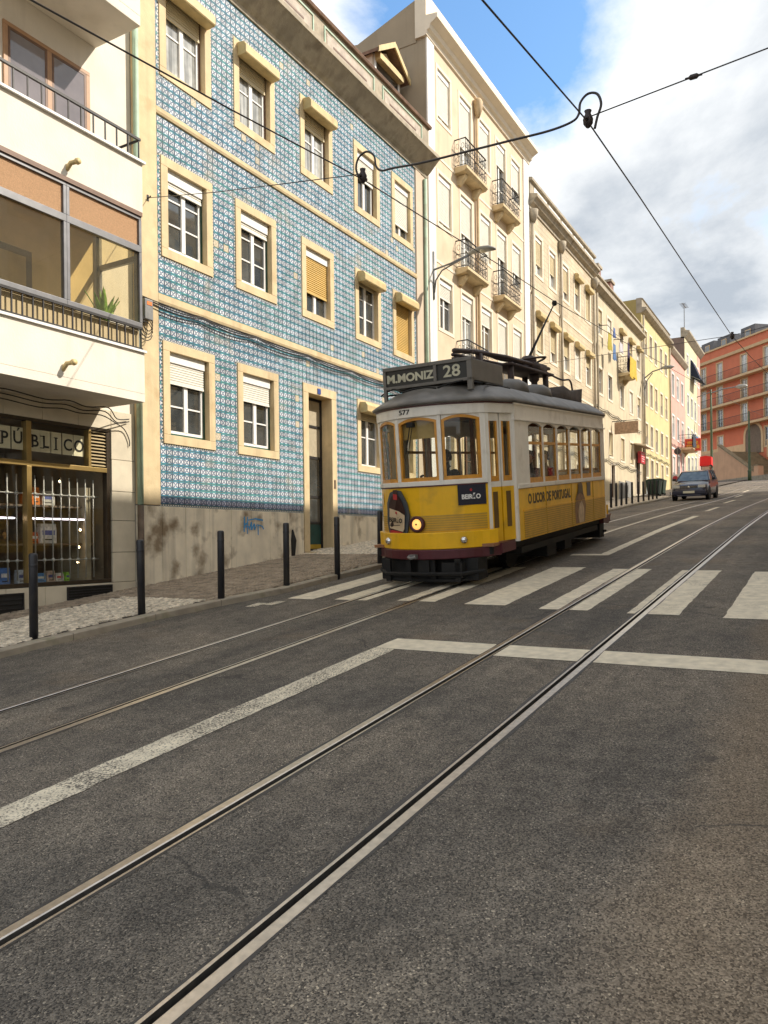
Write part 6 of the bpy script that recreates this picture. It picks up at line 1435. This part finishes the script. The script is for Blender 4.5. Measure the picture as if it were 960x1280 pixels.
# underframe, truck, interior
mb = MB(); mb.box(.35, TL - .35, -.95, .95, .44, .555); mb.box(1.4, TL - 1.4, -1.0, 1.0, .34, .439); tp(mb, 'underframe', M_TK)
mb = MB(); mb.box(1.7, TL - 1.7, -.62, -.52, .2, .34); mb.box(1.7, TL - 1.7, .52, .62, .2, .34); mb.box(2.9, 3.4, -.9, .9, .12, .34); mb.box(3.9, 4.3, -.9, .9, .14, .34); tp(mb, 'truck', M_TK)
for x in (2.2, 5.0):
    for y in (-.455, .455):
        mb = MB(); mb.lathe([(.02, -.06), (.33, -.06), (.33, .02), (.355, .025), (.355, .04), (.1, .05), (.02, .05)], (0, 0, 0), 22, 'y'); o = tp(mb, 'wheel', M_TK, loc=(x, y, .335), smooth=False)
mb = MB(); mb.box(.3, TL - .3, -1.0, 1.0, .556, .60); tp(mb, 'floor', M_TIN)
mb = MB(); mb.box(SX, TL - SX, -1.045, -1.02, .601, 1.35); mb.box(SX, TL - SX, 1.02, 1.045, .601, 1.35); tp(mb, 'inner_lining', M_TIN)
for x in (SX + .03, TL - SX - .07):
    mb = MB(); mb.box(x, x + .04, -1.04, -.35, .601, 1.45); mb.box(x, x + .04, .35, 1.04, .601, 1.45); mb.box(x, x + .04, -.40, -.35, 1.451, 2.5); mb.box(x, x + .04, .35, .40, 1.451, 2.5); mb.box(x, x + .04, -1.04, 1.04, 2.45, 2.62); tp(mb, 'bulkhead', M_TIN)
for i in range(5):
    for y in (-.72, .72):
        x = 1.55 + i * .82; mb = MB(); mb.box(x, x + .42, y - .3, y + .3, 1.0, 1.06); mb.box(x + .40, x + .45, y - .3, y + .3, 1.06, 1.5); mb.box(x + .05, x + .1, y - .28, y - .24, .60, 1.0); mb.box(x + .05, x + .1, y + .24, y + .28, .60, 1.0); tp(mb, 'seat', M_TIN, bevel=.01)
mb = MB(); mb.lathe([(.16, .60), (.16, 1.45), (.18, 1.47), (.18, 1.52), (.05, 1.54)], (.62, .28, 0), 14); mb.tube([(.62, .28, 1.54), (.62, .28, 1.62), (.5, .18, 1.63)], .018, 6); tp(mb, 'controller', M_TK, smooth=True)
mb = MB(); ribbon(mb, fpts(-.30, .31, 8, .10), 2.16, 2.42, .006); tp(mb, 'sun_blind', mat('sun_blind', (.45, .30, .10), .8, .1, 8))
mb = MB(); mb.tube([(-.0, .09, 2.36), (.0, .18, 1.95)], .008, 4); mb.tube([(-.0, .05, 2.36), (.0, .14, 1.95)], .006, 4); tp(mb, 'wiper', M_TK)
mb = MB(); mb.box(-.06, .02, .02, .12, 2.33, 2.40); tp(mb, 'wiper_motor', M_TK)

# ------------------------------------------------------------------ people
M_SKIN = mat('skin', (.42, .24, .16), .6, .1, 20); M_BLACKC = mat('black_cloth', (.018, .018, .02), .9, .2, 10); M_HAIR = mat('dark_hair', (.015, .011, .008), .7, .2, 30)
def person(label, loc, rotz, joints, edges, clothes, hair=True, group=None, headc=None):
    root = empty('person', loc, label, 'person', group, (0, 0, rotz))
    names = list(joints); me = bpy.data.meshes.new('body'); me.from_pydata([joints[k][0] for k in names], [], []) if False else me.from_pydata([joints[k][0] for k in names], [(names.index(a), names.index(b)) for a, b in edges], [])
    o = bpy.data.objects.new('body', me); col.objects.link(o); o.parent = root
    sk = o.modifiers.new('skin', 'SKIN'); sk.use_smooth_shade = True
    for i, k in enumerate(names):
        d = me.skin_vertices[0].data[i]; r_ = joints[k][1]; d.radius = (r_ if isinstance(r_, tuple) else (r_, r_)); d.use_root = (k == 'pelvis')
    ss_ = o.modifiers.new('sub', 'SUBSURF'); ss_.levels = 2; ss_.render_levels = 2
    me.materials.append(clothes)
    h = Vector(joints['head'][0]) if headc is None else Vector(headc)
    mb = MB(); prof = []
    # head with a face: ellipsoid pushed out for nose, brow and chin
    nu, nv = 16, 12
    for j in range(nv + 1):
        ph = math.pi * j / nv
        for i in range(nu):
            th = 2 * math.pi * i / nu; x = .092 * math.sin(ph) * math.cos(th); y = .075 * math.sin(ph) * math.sin(th); z_ = .118 * math.cos(ph)
            if z_ < -.03: x += .012; y *= .86
            if abs(th) < .3 or th > 2 * math.pi - .3:
                if -.035 < z_ < .02: x += .022
                if -.075 < z_ < -.05: x += .006
            mb.v.append((h.x + x, h.y + y, h.z + .03 + z_))
    for j in range(nv):
        for i in range(nu): mb.f.append([j*nu+i, j*nu+(i+1)%nu, (j+1)*nu+(i+1)%nu, (j+1)*nu+i]); mb.mi.append(0)
    for sg_ in (-1, 1): mb.lathe([(.004, -.012), (.024, -.006), (.026, .006), (.006, .014)], (h.x - .005, h.y + sg_ * .077, h.z + .03), 8, 'y')
    hd = mb.build('head', M_SKIN, root, smooth=True)
    mb = MB()
    for sg_ in (-1, 1): mb.lathe([(.003, -.004), (.011, 0), (.003, .004)], (h.x + .083, h.y + sg_ * .03, h.z + .045), 8, 'x')
    mb.box(h.x + .088, h.x + .094, h.y - .022, h.y + .022, h.z - .035, h.z - .028); mb.build('eyes_and_mouth', M_HAIR, hd)
    if hair:
        mb = MB(); vs = []
        for j in range(7):
            ph = math.pi * .62 * j / 6
            for i in range(14):
                th = 2 * math.pi * i / 14; f_ = 1.1 if not (abs(math.cos(th)) > .6 and math.cos(th) > 0 and j > 3) else .9
                vs.append((h.x - .012 + .1 * f_ * math.sin(ph) * math.cos(th), h.y + .086 * f_ * math.sin(ph) * math.sin(th), h.z + .045 + .125 * math.cos(ph)))
        mb.add(vs, [(j*14+i, j*14+(i+1)%14, (j+1)*14+(i+1)%14, (j+1)*14+i) for j in range(6) for i in range(14)]); mb.build('hair', M_HAIR, hd, smooth=True)
    # hands: palm and five fingers
    for k in ('handl', 'handr'):
        if k not in joints: continue
        p = Vector(joints[k][0]); e = Vector(joints['elbow' + k[-1]][0]); d = (p - e).normalized(); sd = d.cross(Vector((0, 0, 1))); sd = sd.normalized() if sd.length > .1 else Vector((0, 1, 0)); upv = sd.cross(d)
        mb = MB(); mb.tube([p, p + d * .045, p + d * .085], [.022, .036, .034], 8)
        for q in range(4): 
            b0 = p + d * .08 + sd * (-.027 + .018 * q); L_ = (.055, .066, .062, .046)[q]; mb.tube([b0, b0 + d * L_ * .55, b0 + d * L_ * .8 - upv * L_ * .45], [.009, .0085, .006], 6)
        b0 = p + d * .03 - sd * .03; mb.tube([b0, b0 + d * .03 - sd * .025, b0 + d * .055 - sd * .028 - upv * .01], [.011, .01, .007], 6)
        mb.build('hand', M_SKIN, root, smooth=True)
    return root
def seated(lean=.0, reach=.0):
    J = {'pelvis': ((0, 0, .1), (.15, .12)), 'chest': ((.04 + lean * .5, 0, .42), (.17, .12)), 'neck': ((.05 + lean, 0, .60), .055), 'head': ((.07 + lean * 1.1, 0, .72), .06),
         'shl': ((.04 + lean * .9, .18, .54), .062), 'elbowl': ((.12 + lean + reach * .5, .24, .30), .048), 'handl': ((.30 + lean + reach, .12, .30 + reach * .2), .032),
         'shr': ((.04 + lean * .9, -.18, .54), .062), 'elbowr': ((.12 + lean + reach * .5, -.24, .30), .048), 'handr': ((.30 + lean + reach, -.12, .30 + reach * .2), .032),
         'kneel': ((.44, .11, .12), .07), 'footl': ((.44, .11, -.34), .05), 'toel': ((.58, .12, -.38), .038), 'kneer': ((.44, -.11, .12), .07), 'footr': ((.44, -.11, -.34), .05), 'toer': ((.58, -.12, -.38), .038)}
    Ed = [('pelvis', 'chest'), ('chest', 'neck'), ('neck', 'head'), ('chest', 'shl'), ('shl', 'elbowl'), ('elbowl', 'handl'), ('chest', 'shr'), ('shr', 'elbowr'), ('elbowr', 'handr'), ('pelvis', 'kneel'), ('kneel', 'footl'), ('footl', 'toel'), ('pelvis', 'kneer'), ('kneer', 'footr'), ('footr', 'toer')]
    return J, Ed
def standing():
    J = {'pelvis': ((0, 0, .92), (.14, .11)), 'chest': ((.0, 0, 1.25), (.17, .115)), 'neck': ((.0, 0, 1.45), .055), 'head': ((.02, 0, 1.57), .06), 'shl': ((0, .19, 1.39), .06), 'elbowl': ((.02, .25, 1.1), .047), 'handl': ((.12, .24, .88), .032), 'shr': ((0, -.19, 1.39), .06), 'elbowr': ((.02, -.25, 1.1), .047), 'handr': ((.12, -.24, .88), .032),
         'kneel': ((.04, .10, .5), .07), 'footl': ((0, .11, .08), .048), 'toel': ((.16, .12, .04), .035), 'kneer': ((-.02, -.10, .5), .07), 'footr': ((-.08, -.11, .08), .048), 'toer': ((.08, -.12, .04), .035)}
    return J, seated()[1]
tm_ = tram.matrix_basis
J, Ed = seated(.24, .10); person('tram driver in dark clothes leaning forward behind the windscreen', tm_ @ Vector((1.0, -.22, 1.10)), math.pi + AZ - .5, J, Ed, M_BLACKC)
J, Ed = seated(.0, .0); person('seated passenger in black by the second side window of the tram', tm_ @ Vector((2.75, -.70, 1.07)), math.pi + AZ, J, Ed, M_BLACKC)
J, Ed = seated(.02, .0); person('seated passenger in brown by the third side window of the tram', tm_ @ Vector((3.55, -.70, 1.07)), math.pi + AZ, J, Ed, mat('brown_cloth', (.10, .05, .03), .9, .2, 10))
J, Ed = standing(); person('pedestrian with dark hair standing just behind the dark blue car', P(46.5, 6.2, 0.0), 2.6, J, Ed, mat('pinkish_cloth', (.35, .20, .16), .9, .2, 10))
# ------------------------------------------------------------------ car
def make_car():
    car = empty('car', P(39.4, 6.25), 'dark blue estate car with headlights towards us beside the left kerb', 'car', rot=(0, -math.atan(.079), AZ))
    M_CB = mat('car_navy', (.020, .024, .055), .18, .1, 4, spec=.8); M_CK = mat('car_plastic', (.015, .015, .016), .6); M_TYRE = mat('tyre', (.012, .012, .012), .9); M_RIM = mat('alloy_rim', (.42, .42, .42), .3, .1, 10, metal=.8)
    M_CG = mat('car_window', (.10, .13, .14), .05, .5, 3, spec=1.0); M_LP = mat('car_lamp', (.62, .62, .58), .12, .2, 30); M_NP = mat('number_plate', (.72, .70, .55), .5, .05, 9)
    W2 = .84; n = 9
    # lower body: cross-sections from nose to tail (x, half width, bottom, beltline)
    sec = [(0, .62, .34, .62), (.06, .74, .22, .70), (.3, .82, .20, .78), (.9, W2, .20, .86), (1.35, W2, .20, .92), (2.5, W2, .20, .94), (3.6, W2, .20, .96), (4.0, .82, .22, .98), (4.2, .76, .30, .96)]
    mb = MB(); pr = []
    for x, w_, b, t in sec:
        pts = [(-w_ * .92, b), (-w_, b + .12), (-w_, b + (t - b) * .6), (-w_ * .94, t), (-w_ * .5, t + .035), (0, t + .045), (w_ * .5, t + .035), (w_ * .94, t), (w_, b + (t - b) * .6), (w_, b + .12), (w_ * .92, b)]
        pr.append(len(pts)); mb.v += [(x, y, z_) for y, z_ in pts]
    k = pr[0]
    for i in range(len(sec) - 1):
        for q in range(k): mb.f.append([i*k+q, i*k+(q+1)%k, (i+1)*k+(q+1)%k, (i+1)*k+q]); mb.mi.append(0)
    mb.f += [list(range(k)), list(range((len(sec)-1)*k, len(sec)*k))]; mb.mi += [0, 0]
    body = mb.build('body', M_CB, car, smooth=True)
    # cabin
    roofz = 1.42; base = [(1.15, .76, .94), (1.85, .60, roofz - .04), (2.6, .62, roofz + .02), (3.5, .60, roofz - .02), (4.1, .70, .98)]
    mb = MB()
    for x, w_, z_ in base: mb.v += [(x, -w_, z_), (x, w_, z_)]
    # roof skin and pillars
    mb2 = MB(); mb2.add([(1.85, -.60, 1.36), (1.85, .60, 1.36), (2.6, .62, 1.42), (2.6, -.62, 1.42), (3.6, .60, 1.40), (3.6, -.60, 1.40), (1.85, -.60, 1.40), (1.85, .60, 1.40), (2.6, .62, 1.46), (2.6, -.62, 1.46), (3.6, .60, 1.44), (3.6, -.60, 1.44)], [(6, 7, 8, 9), (9, 8, 10, 11), (0, 3, 2, 1), (3, 5, 4, 2), (0, 1, 7, 6), (1, 2, 8, 7), (2, 4, 10, 8), (4, 5, 11, 10), (5, 3, 9, 11), (3, 0, 6, 9)])
    for sg_ in (-1, 1):
        for a, b in (((1.15, sg_ * .77, .94), (1.85, sg_ * .60, 1.38)), ((2.55, sg_ * .79, .95), (2.6, sg_ * .62, 1.42)), ((3.3, sg_ * .79, .96), (3.3, sg_ * .61, 1.42)), ((4.12, sg_ * .72, .98), (3.6, sg_ * .60, 1.42))): mb2.tube([a, b], .035, 6)
    mb2.build('roof', M_CB, car, smooth=False)
    ws = MB(); ws.add([(1.17, -.74, .95), (1.17, .74, .95), (1.85, .58, 1.38), (1.85, -.58, 1.38), (1.2, -.74, .94), (1.2, .74, .94), (1.88, .58, 1.37), (1.88, -.58, 1.37)], [(0, 1, 2, 3), (4, 7, 6, 5), (0, 4, 5, 1), (3, 2, 6, 7)]); ws.build('windscreen', M_CG, car)
    for sg_ in (-1, 1):
        mb = MB(); y = sg_; o_ = sg_ * .012
        for a, b, c, d in (((1.25, .77, .95), (2.52, .785, .955), (2.56, .625, 1.40), (1.88, .605, 1.37)), ((2.58, .785, .955), (3.28, .785, .965), (3.28, .61, 1.40), (2.62, .625, 1.405)), ((3.32, .785, .965), (4.05, .73, .985), (3.6, .605, 1.39), (3.34, .61, 1.40))):
            vs = [(p[0], sg_ * p[1], p[2]) for p in (a, b, c, d)]; vs += [(p[0], p[1] - o_, p[2]) for p in vs]; mb.add(vs, [(0, 1, 2, 3), (4, 7, 6, 5), (0, 4, 5, 1), (3, 2, 6, 7), (1, 5, 6, 2), (0, 3, 7, 4)])
        mb.build('side_window', M_CG, car)
        mb = MB(); mb.box(1.42, 1.56, min(sg_ * .84, sg_ * 1.0), max(sg_ * .84, sg_ * 1.0), .96, 1.08); mb.build('door_mirror', M_CK, car, bevel=.03)
        mb = MB(); mb.prism([(sg_ * .40, .60), (sg_ * .74, .62), (sg_ * .735, .755), (sg_ * .42, .74)], 'x', .0, .12); mb.build('headlight', M_LP, car, bevel=.01)
        for x in (.72, 3.3):
            mb = MB(); mb.lathe([(.17, -.09), (.30, -.09), (.315, -.05), (.315, .05), (.30, .09), (.17, .09)], (0, 0, 0), 22, 'y'); w_ = mb.build('wheel', M_TYRE, car, (x, sg_ * .76, .315), smooth=False)
            mb = MB(); mb.lathe([(.02, -.06), (.17, -.07), (.175, .07), (.02, .06)], (0, sg_ * .02, 0), 14, 'y'); mb.build('rim', M_RIM, w_)
            mb = MB(); mb.lathe([(.36, -.02), (.37, .02), (.30, .025), (.30, -.02)], (x, sg_ * .825, .33), 22, 'y'); mb.build('wheel_arch', M_CK, car)
    mb = MB(); mb.box(-.025, .1, -.76, .76, .30, .50); mb.box(-.03, .1, -.55, .55, .21, .29); mb.build('bumper', M_CB, car, bevel=.03)
    mb = MB(); mb.box(-.012, .05, -.37, .37, .60, .72); g_ = mb.build('grille', M_CK, car)
    mb = MB()
    for q in range(3): mb.box(-.02, -.011, -.36, .36, .62 + q * .035, .63 + q * .035)
    mb.lathe([(.001, -.03), (.05, -.028), (.055, -.01)], (0, 0, .66), 14, 'x'); mb.build('grille_trim', M_CHR, g_)
    mb = MB(); mb.box(-.045, -.026, -.26, .26, .36, .47); mb.build('licence_plate', M_NP, car)
    mb = MB(); mb.box(4.12, 4.2, -.74, -.58, .6, .85); mb.build('tail_light', M_REDP, car); mb = MB(); mb.box(4.12, 4.2, .58, .74, .6, .85); mb.build('tail_light', M_REDP, car)
make_car()
# ------------------------------------------------------------------ bollards
M_BOL = mat('bollard_black', (.022, .022, .026), .45, .2, 6, dirt=(.08, .07, .05), dirt_amt=.3, dirt_scale=5)
near = [(5.44, 7.84), (6.92, 7.75), (8.13, 7.5), (9.4, 7.33), (10.6, 7.2), (11.98, 7.2)]
far = [30.3, 31.5, 32.8, 34.05, 35.4, 36.7, 37.9, 39.3, 40.5, 41.8]
me_b = MB().lathe([(.048, -.1), (.048, .93), (.044, .95), (.03, .958), (.001, .96)], (0, 0, 0), 16).mesh('bollard', True); me_c = MB().lathe([(.0485, .0), (.0495, .005), (.0495, .03), (.0485, .035)], (0, 0, .80), 16).mesh('collar', True)
ords = ['first', 'second', 'third', 'fourth', 'fifth', 'sixth', 'seventh', 'eighth', 'ninth', 'tenth']
nl = ['leftmost black bollard, in front of the shop window', 'black bollard in front of the joint between the veranda house and the tiled house', 'black bollard in front of the graffiti wall of the tiled house', 'black bollard just left of the street door of the tiled house', 'black bollard just right of the street door of the tiled house', 'black bollard touching the front corner of the tram in the picture']
for i, (s, t) in enumerate(near + [(s, kerbT(s) + .28) for s in far]):
    o = obj('bollard', me_b, M_BOL, None, P(s, t, KH)); o.rotation_euler = (random.uniform(-.012, .012), random.uniform(-.012, .012), 0)
    obj('collar', me_c, M_BOL, o)
    tag(o, nl[i] if i < 6 else '%s black bollard up the street counted from the rear of the tram' % ords[i - 6], 'bollard', 'bollards along the left kerb')
# ------------------------------------------------------------------ waste bins, bag, poles, round sign, red awning
M_BIN = mat('bin_green', (.012, .035, .022), .5, .2, 5)
for i, (s, t) in enumerate(((46.6, 9.3), (48.2, 9.35))):
    b = empty('waste_bin', P(s, t, KH), '%s dark green wheeled waste bin in front of the yellow house' % ('nearer' if i == 0 else 'farther'), 'waste bin', 'waste bins', (0, 0, AZ))
    mb = MB(); mb.add([(-.5, -.38, .12), (.5, -.38, .12), (.5, .38, .12), (-.5, .38, .12), (-.6, -.48, 1.1), (.6, -.48, 1.1), (.6, .48, 1.1), (-.6, .48, 1.1)], [(0, 3, 2, 1), (4, 5, 6, 7), (0, 1, 5, 4), (1, 2, 6, 5), (2, 3, 7, 6), (3, 0, 4, 7)]); mb.build('body', M_BIN, b, bevel=.03)
    mb = MB(); mb.prism([(-.5, 1.101), (-.5, 1.16), (-.2, 1.26), (.3, 1.26), (.5, 1.15), (.5, 1.101)], 'x', -.63, .63); mb.build('lid', M_BIN, b, bevel=.02); b.scale = (.78, .78, .78)
    for x in (-.42, .42): mb = MB(); mb.lathe([(.02, -.03), (.09, -.03), (.09, .03), (.02, .03)], (x, -.35, .09), 12, 'x'); mb.build('wheel', M_TK, b)
sck = empty('rubbish_bag', P(27.6, 8.2, KH), 'white rubbish bag on the pavement beside the rear of the tram', 'bag')
mb = MB(); mb.lathe([(.12, 0), (.26, .06), (.3, .22), (.22, .42), (.07, .52), (.1, .6), (.04, .62)], (0, 0, 0), 14)
mb.v = [(x * (1 + random.uniform(-.12, .12)), y * (1 + random.uniform(-.12, .12)), z_) for x, y, z_ in mb.v]; mb.build('sack', mat('white_plastic', (.7, .7, .72), .35, .08, 14), sck, smooth=True)
MB().lathe([(.075, 0), (.085, .02), (.075, .04)], (0, 0, .5), 10).build('tie', M_GREY, sck)
M_POLE = mat('pole_green', (.055, .085, .035), .55, .2, 4)
def pole(S, T, h, label, lamp, z0=None):
    p = P(S, T, .05); o = empty('tram_wire_pole', p, label, 'pole', 'green poles by the square')
    MB().lathe([(.17, -.3), (.17, .9), (.13, 1.0), (.10, h * .6), (.075, h), (.01, h + .05)], (0, 0, 0), 12).build('shaft', M_POLE, o, smooth=True)
    MB().lathe([(.19, .85), (.2, .92), (.15, 1.0)], (0, 0, 0), 12).build('collar', M_POLE, o)
    if lamp:
        mb = MB(); mb.tube([(0, 0, h - .3), (.2, -1.0, h), (.3, -2.2, h + .1)], .05, 6); mb.tube([(0, 0, h - .2), (-.2, 1.2, h - .6)], .04, 6); mb.build('arm', M_GREY, o)
        mb = MB(); mb.lathe([(.05, -.5), (.18, -.3), (.2, .2), (.08, .5)], (.34, -2.5, h + .08), 10, 'y'); mb.build('lamp_head', mat('lamp_grey', (.3, .29, .26), .4), o, smooth=True)
pole(75.0, 9.93, 8.5, 'green pole with street lamp arm in front of the red block', True)
pole(85.0, 7.75, 6.9, 'plain green pole in front of the stone stairs', False)
rs_ = empty('round_sign', P(50, 8.57, KH), 'round dark traffic sign on a thin post by the pink house', 'sign')
MB().tube([(0, 0, 0), (0, 0, 2.75)], .03, 8).build('post', M_GREY, rs_); MB().lathe([(.02, -.02), (.2, -.02), (.21, 0), (.2, .02), (.02, .02)], (0, 0, 2.6), 20, 'x').build('disc', mat('sign_back', (.07, .05, .05), .5), rs_)
ra = empty('red_awning', P(64, 8.86, KH), 'bright red square awning on posts beyond the parked car', 'awning')
mb = MB(); mb.prism([(-.42, 1.58), (.42, 1.58), (.40, 2.28), (.0, 2.34), (-.40, 2.26)], 'x', -.5, .5); mb.build('canvas', mat('red_canvas', (.75, .012, .012), .6, .06, 3), ra)
mb = MB()
for y in (-.38, .38): mb.tube([(0, y, 0), (0, y, 1.6)], .04, 6)
mb.build('post', M_GREY, ra)
ns_ = empty('no_parking_board', P(48.0, 8.36, KH), 'red and white board on the pavement by the pink house', 'board')
MB().box(-.03, .03, -.2, .2, .15, 1.2).build('panel', mat('white_panel', (.72, .68, .66), .5, .05, 9), ns_, bevel=.01); MB().lathe([(.11, -.005), (.16, -.005), (.16, .005), (.11, .005)], (-.036, 0, .95), 18, 'x').build('red_ring', M_REDP, ns_)
mb = MB(); mb.box(-.2, .2, -.3, -.25, 0, .16); mb.box(-.2, .2, .25, .3, 0, .16); mb.build('foot', M_GREY, ns_)
# lamp bracket on the yellow house
sl_ = empty('street_lamp', (50.6, YF, 11.75), 'slender street lamp arm on the wall between the pale cream and yellow houses', 'street lamp')
mb = MB(); mb.box(-.05, .05, -.12, -.02, -.9, .5); mb.tube([(0, -.1, .2), (.1, -.6, .6), (.15, -1.2, .75)], .04, 6); mb.tube([(0, -.1, -.6), (.05, -.3, .1), (.1, -.6, .5)], .03, 6); mb.build('bracket', M_GREY, sl_); MB().lathe([(.04, -.4), (.11, -.2), (.12, .2), (.04, .4)], (.18, -1.5, .78), 10, 'y').build('lamp_head', mat('lamp_grey', (.3, .29, .26), .4), sl_, smooth=True)
# parked traffic far up
# ------------------------------------------------------------------ overhead wires
M_WIRE = mat('copper_wire_dark', (.035, .03, .03), .5, .1, 4)
def W(S, T, z_): return Vector((S * CA - T * SA, S * SA + T * CA, z_))
def wire(name, label, pts, r_=.008, smooth_=True, cat='wire'):
    mb = MB(); p0 = Vector(pts[0]); mb.tube([Vector(p) - p0 for p in pts], r_, 6); return tag(mb.build(name, M_WIRE, loc=p0, smooth=True), label, cat, 'overhead wires of the tramway')
left_pts = [(-6, 5.05), (3.69, 5.82), (4.72, 5.93), (5.93, 6.06), (8.45, 6.36), (10.12, 6.47), (12.89, 6.66), (16.17, 6.84), (22, 7.3), (40, 8.8), (75, 12.2)]
wire('trolley_wire', 'overhead contact wire above the track of the tram', [W(s, 5.25, z_) for s, z_ in left_pts], .0085)
right_pts = [(-6, 4.9), (5.32, 5.72), (8.2, 6.13), (10.68, 6.27), (16.35, 6.52), (20.95, 6.73), (26, 7.2), (40, 8.7), (75, 12.0)]
wire('trolley_wire', 'overhead contact wire above the empty near track', [W(s, 2.27, z_) for s, z_ in right_pts], .0085)
hook = Vector((9.32, YF - .06, 7.54))
wire('span_wire', 'thin span wire from the corner of the tiled house to the contact wires', [hook, hook.lerp(W(8.4, 5.25, 6.42), .38) + Vector((0, 0, -.03)), W(8.4, 5.25, 6.42)], .006)
wire('span_wire', 'span wire from the near contact wire to the houses on the right', [W(8.2, 2.27, 6.18), W(8.1, .5, 6.28), W(7.9, -3.3, 6.6)], .007)
wire('span_wire', 'far thin span wire crossing near the red block', [(29.2, YF, 8.6), W(21, 2.27, 6.76), W(20.6, -3.3, 7.4)], .008)
def loop(c, r_, up_):
    return [c + Vector((0, -r_ * math.cos(q) , up_ * math.sin(q))) for q in [k * math.pi / 10 for k in range(11)]]
# feeder hose with a loop at either end
a0 = W(8.42, 5.25, 6.40); b0 = W(8.2, 2.27, 6.16)
pts = [a0 + Vector((0, .05, -.02)), a0 + Vector((0, .10, .12)), a0 + Vector((0, .06, .25)), a0 + Vector((0, -.06, .30)), a0 + Vector((0, -.17, .22)), a0 + Vector((0, -.2, .08)), a0 + Vector((0, -.28, .0)), a0 + Vector((0, -.45, -.01))]
pts += [a0.lerp(b0, t) + Vector((0, 0, -.02)) for t in (.3, .5, .7, .85)] + [b0 + Vector((0, .18, .02)), b0 + Vector((0, .10, .08)), b0 + Vector((0, .08, .2)), b0 + Vector((0, .0, .27)), b0 + Vector((0, -.1, .24)), b0 + Vector((0, -.14, .12)), b0 + Vector((0, -.10, .0)), b0 + Vector((0, -.07, -.12))]
wire('feeder_hose', 'thick black feeder cable looped at both ends between the two contact wires', smooth_path(pts, 5), .014, cat='cable')
M_CLAMP = mat('clamp_metal', (.05, .04, .04), .5, .2, 10, metal=.5)
for i, (c, lb) in enumerate(((a0, 'dark wire clamp above the track of the tram in front of the tiled house'), (b0, 'dark wire clamp on the near contact wire against the clouds'), (W(21, 2.27, 6.75), 'dark wire clamp far up the street on the near contact wire'), (W(8.13, 1.2, 6.235), 'black insulator on the right-hand span wire nearest its clamp'), (W(8.1, .36, 6.29), 'black insulator on the right-hand span wire at the picture edge'))):
    o = empty('wire_clamp' if i < 3 else 'insulator', c, lb, 'clamp' if i < 3 else 'insulator')
    if i < 3: MB().lathe([(.02, -.09), (.05, -.05), (.055, .0), (.03, .06), (.04, .09)], (0, 0, 0), 10).build('bell', M_CLAMP, o, smooth=True); MB().box(-.09, .09, -.02, .02, -.03, .0).build('jaw', M_CLAMP, o, bevel=.005)
    else: MB().lathe([(.01, -.05), (.026, -.03), (.026, .03), (.01, .05)], (0, 0, 0), 10, 'y').build('body', M_CLAMP, o, smooth=True); MB().lathe([(.011, -.08), (.011, .08)], (0, 0, 0), 8, 'y').build('rod', M_CLAMP, o)
MB
wh = empty('wall_hook', hook, 'iron wall hook holding the span wire at the tiled house', 'hook')
MB().box(-.02, .02, .0, .06, -.05, .05).build('plate', M_IRON, wh); MB().tube([(0, .02, 0), (0, -.04, 0), (0, -.06, .02)], .012, 6).build('hook', M_IRON, wh)
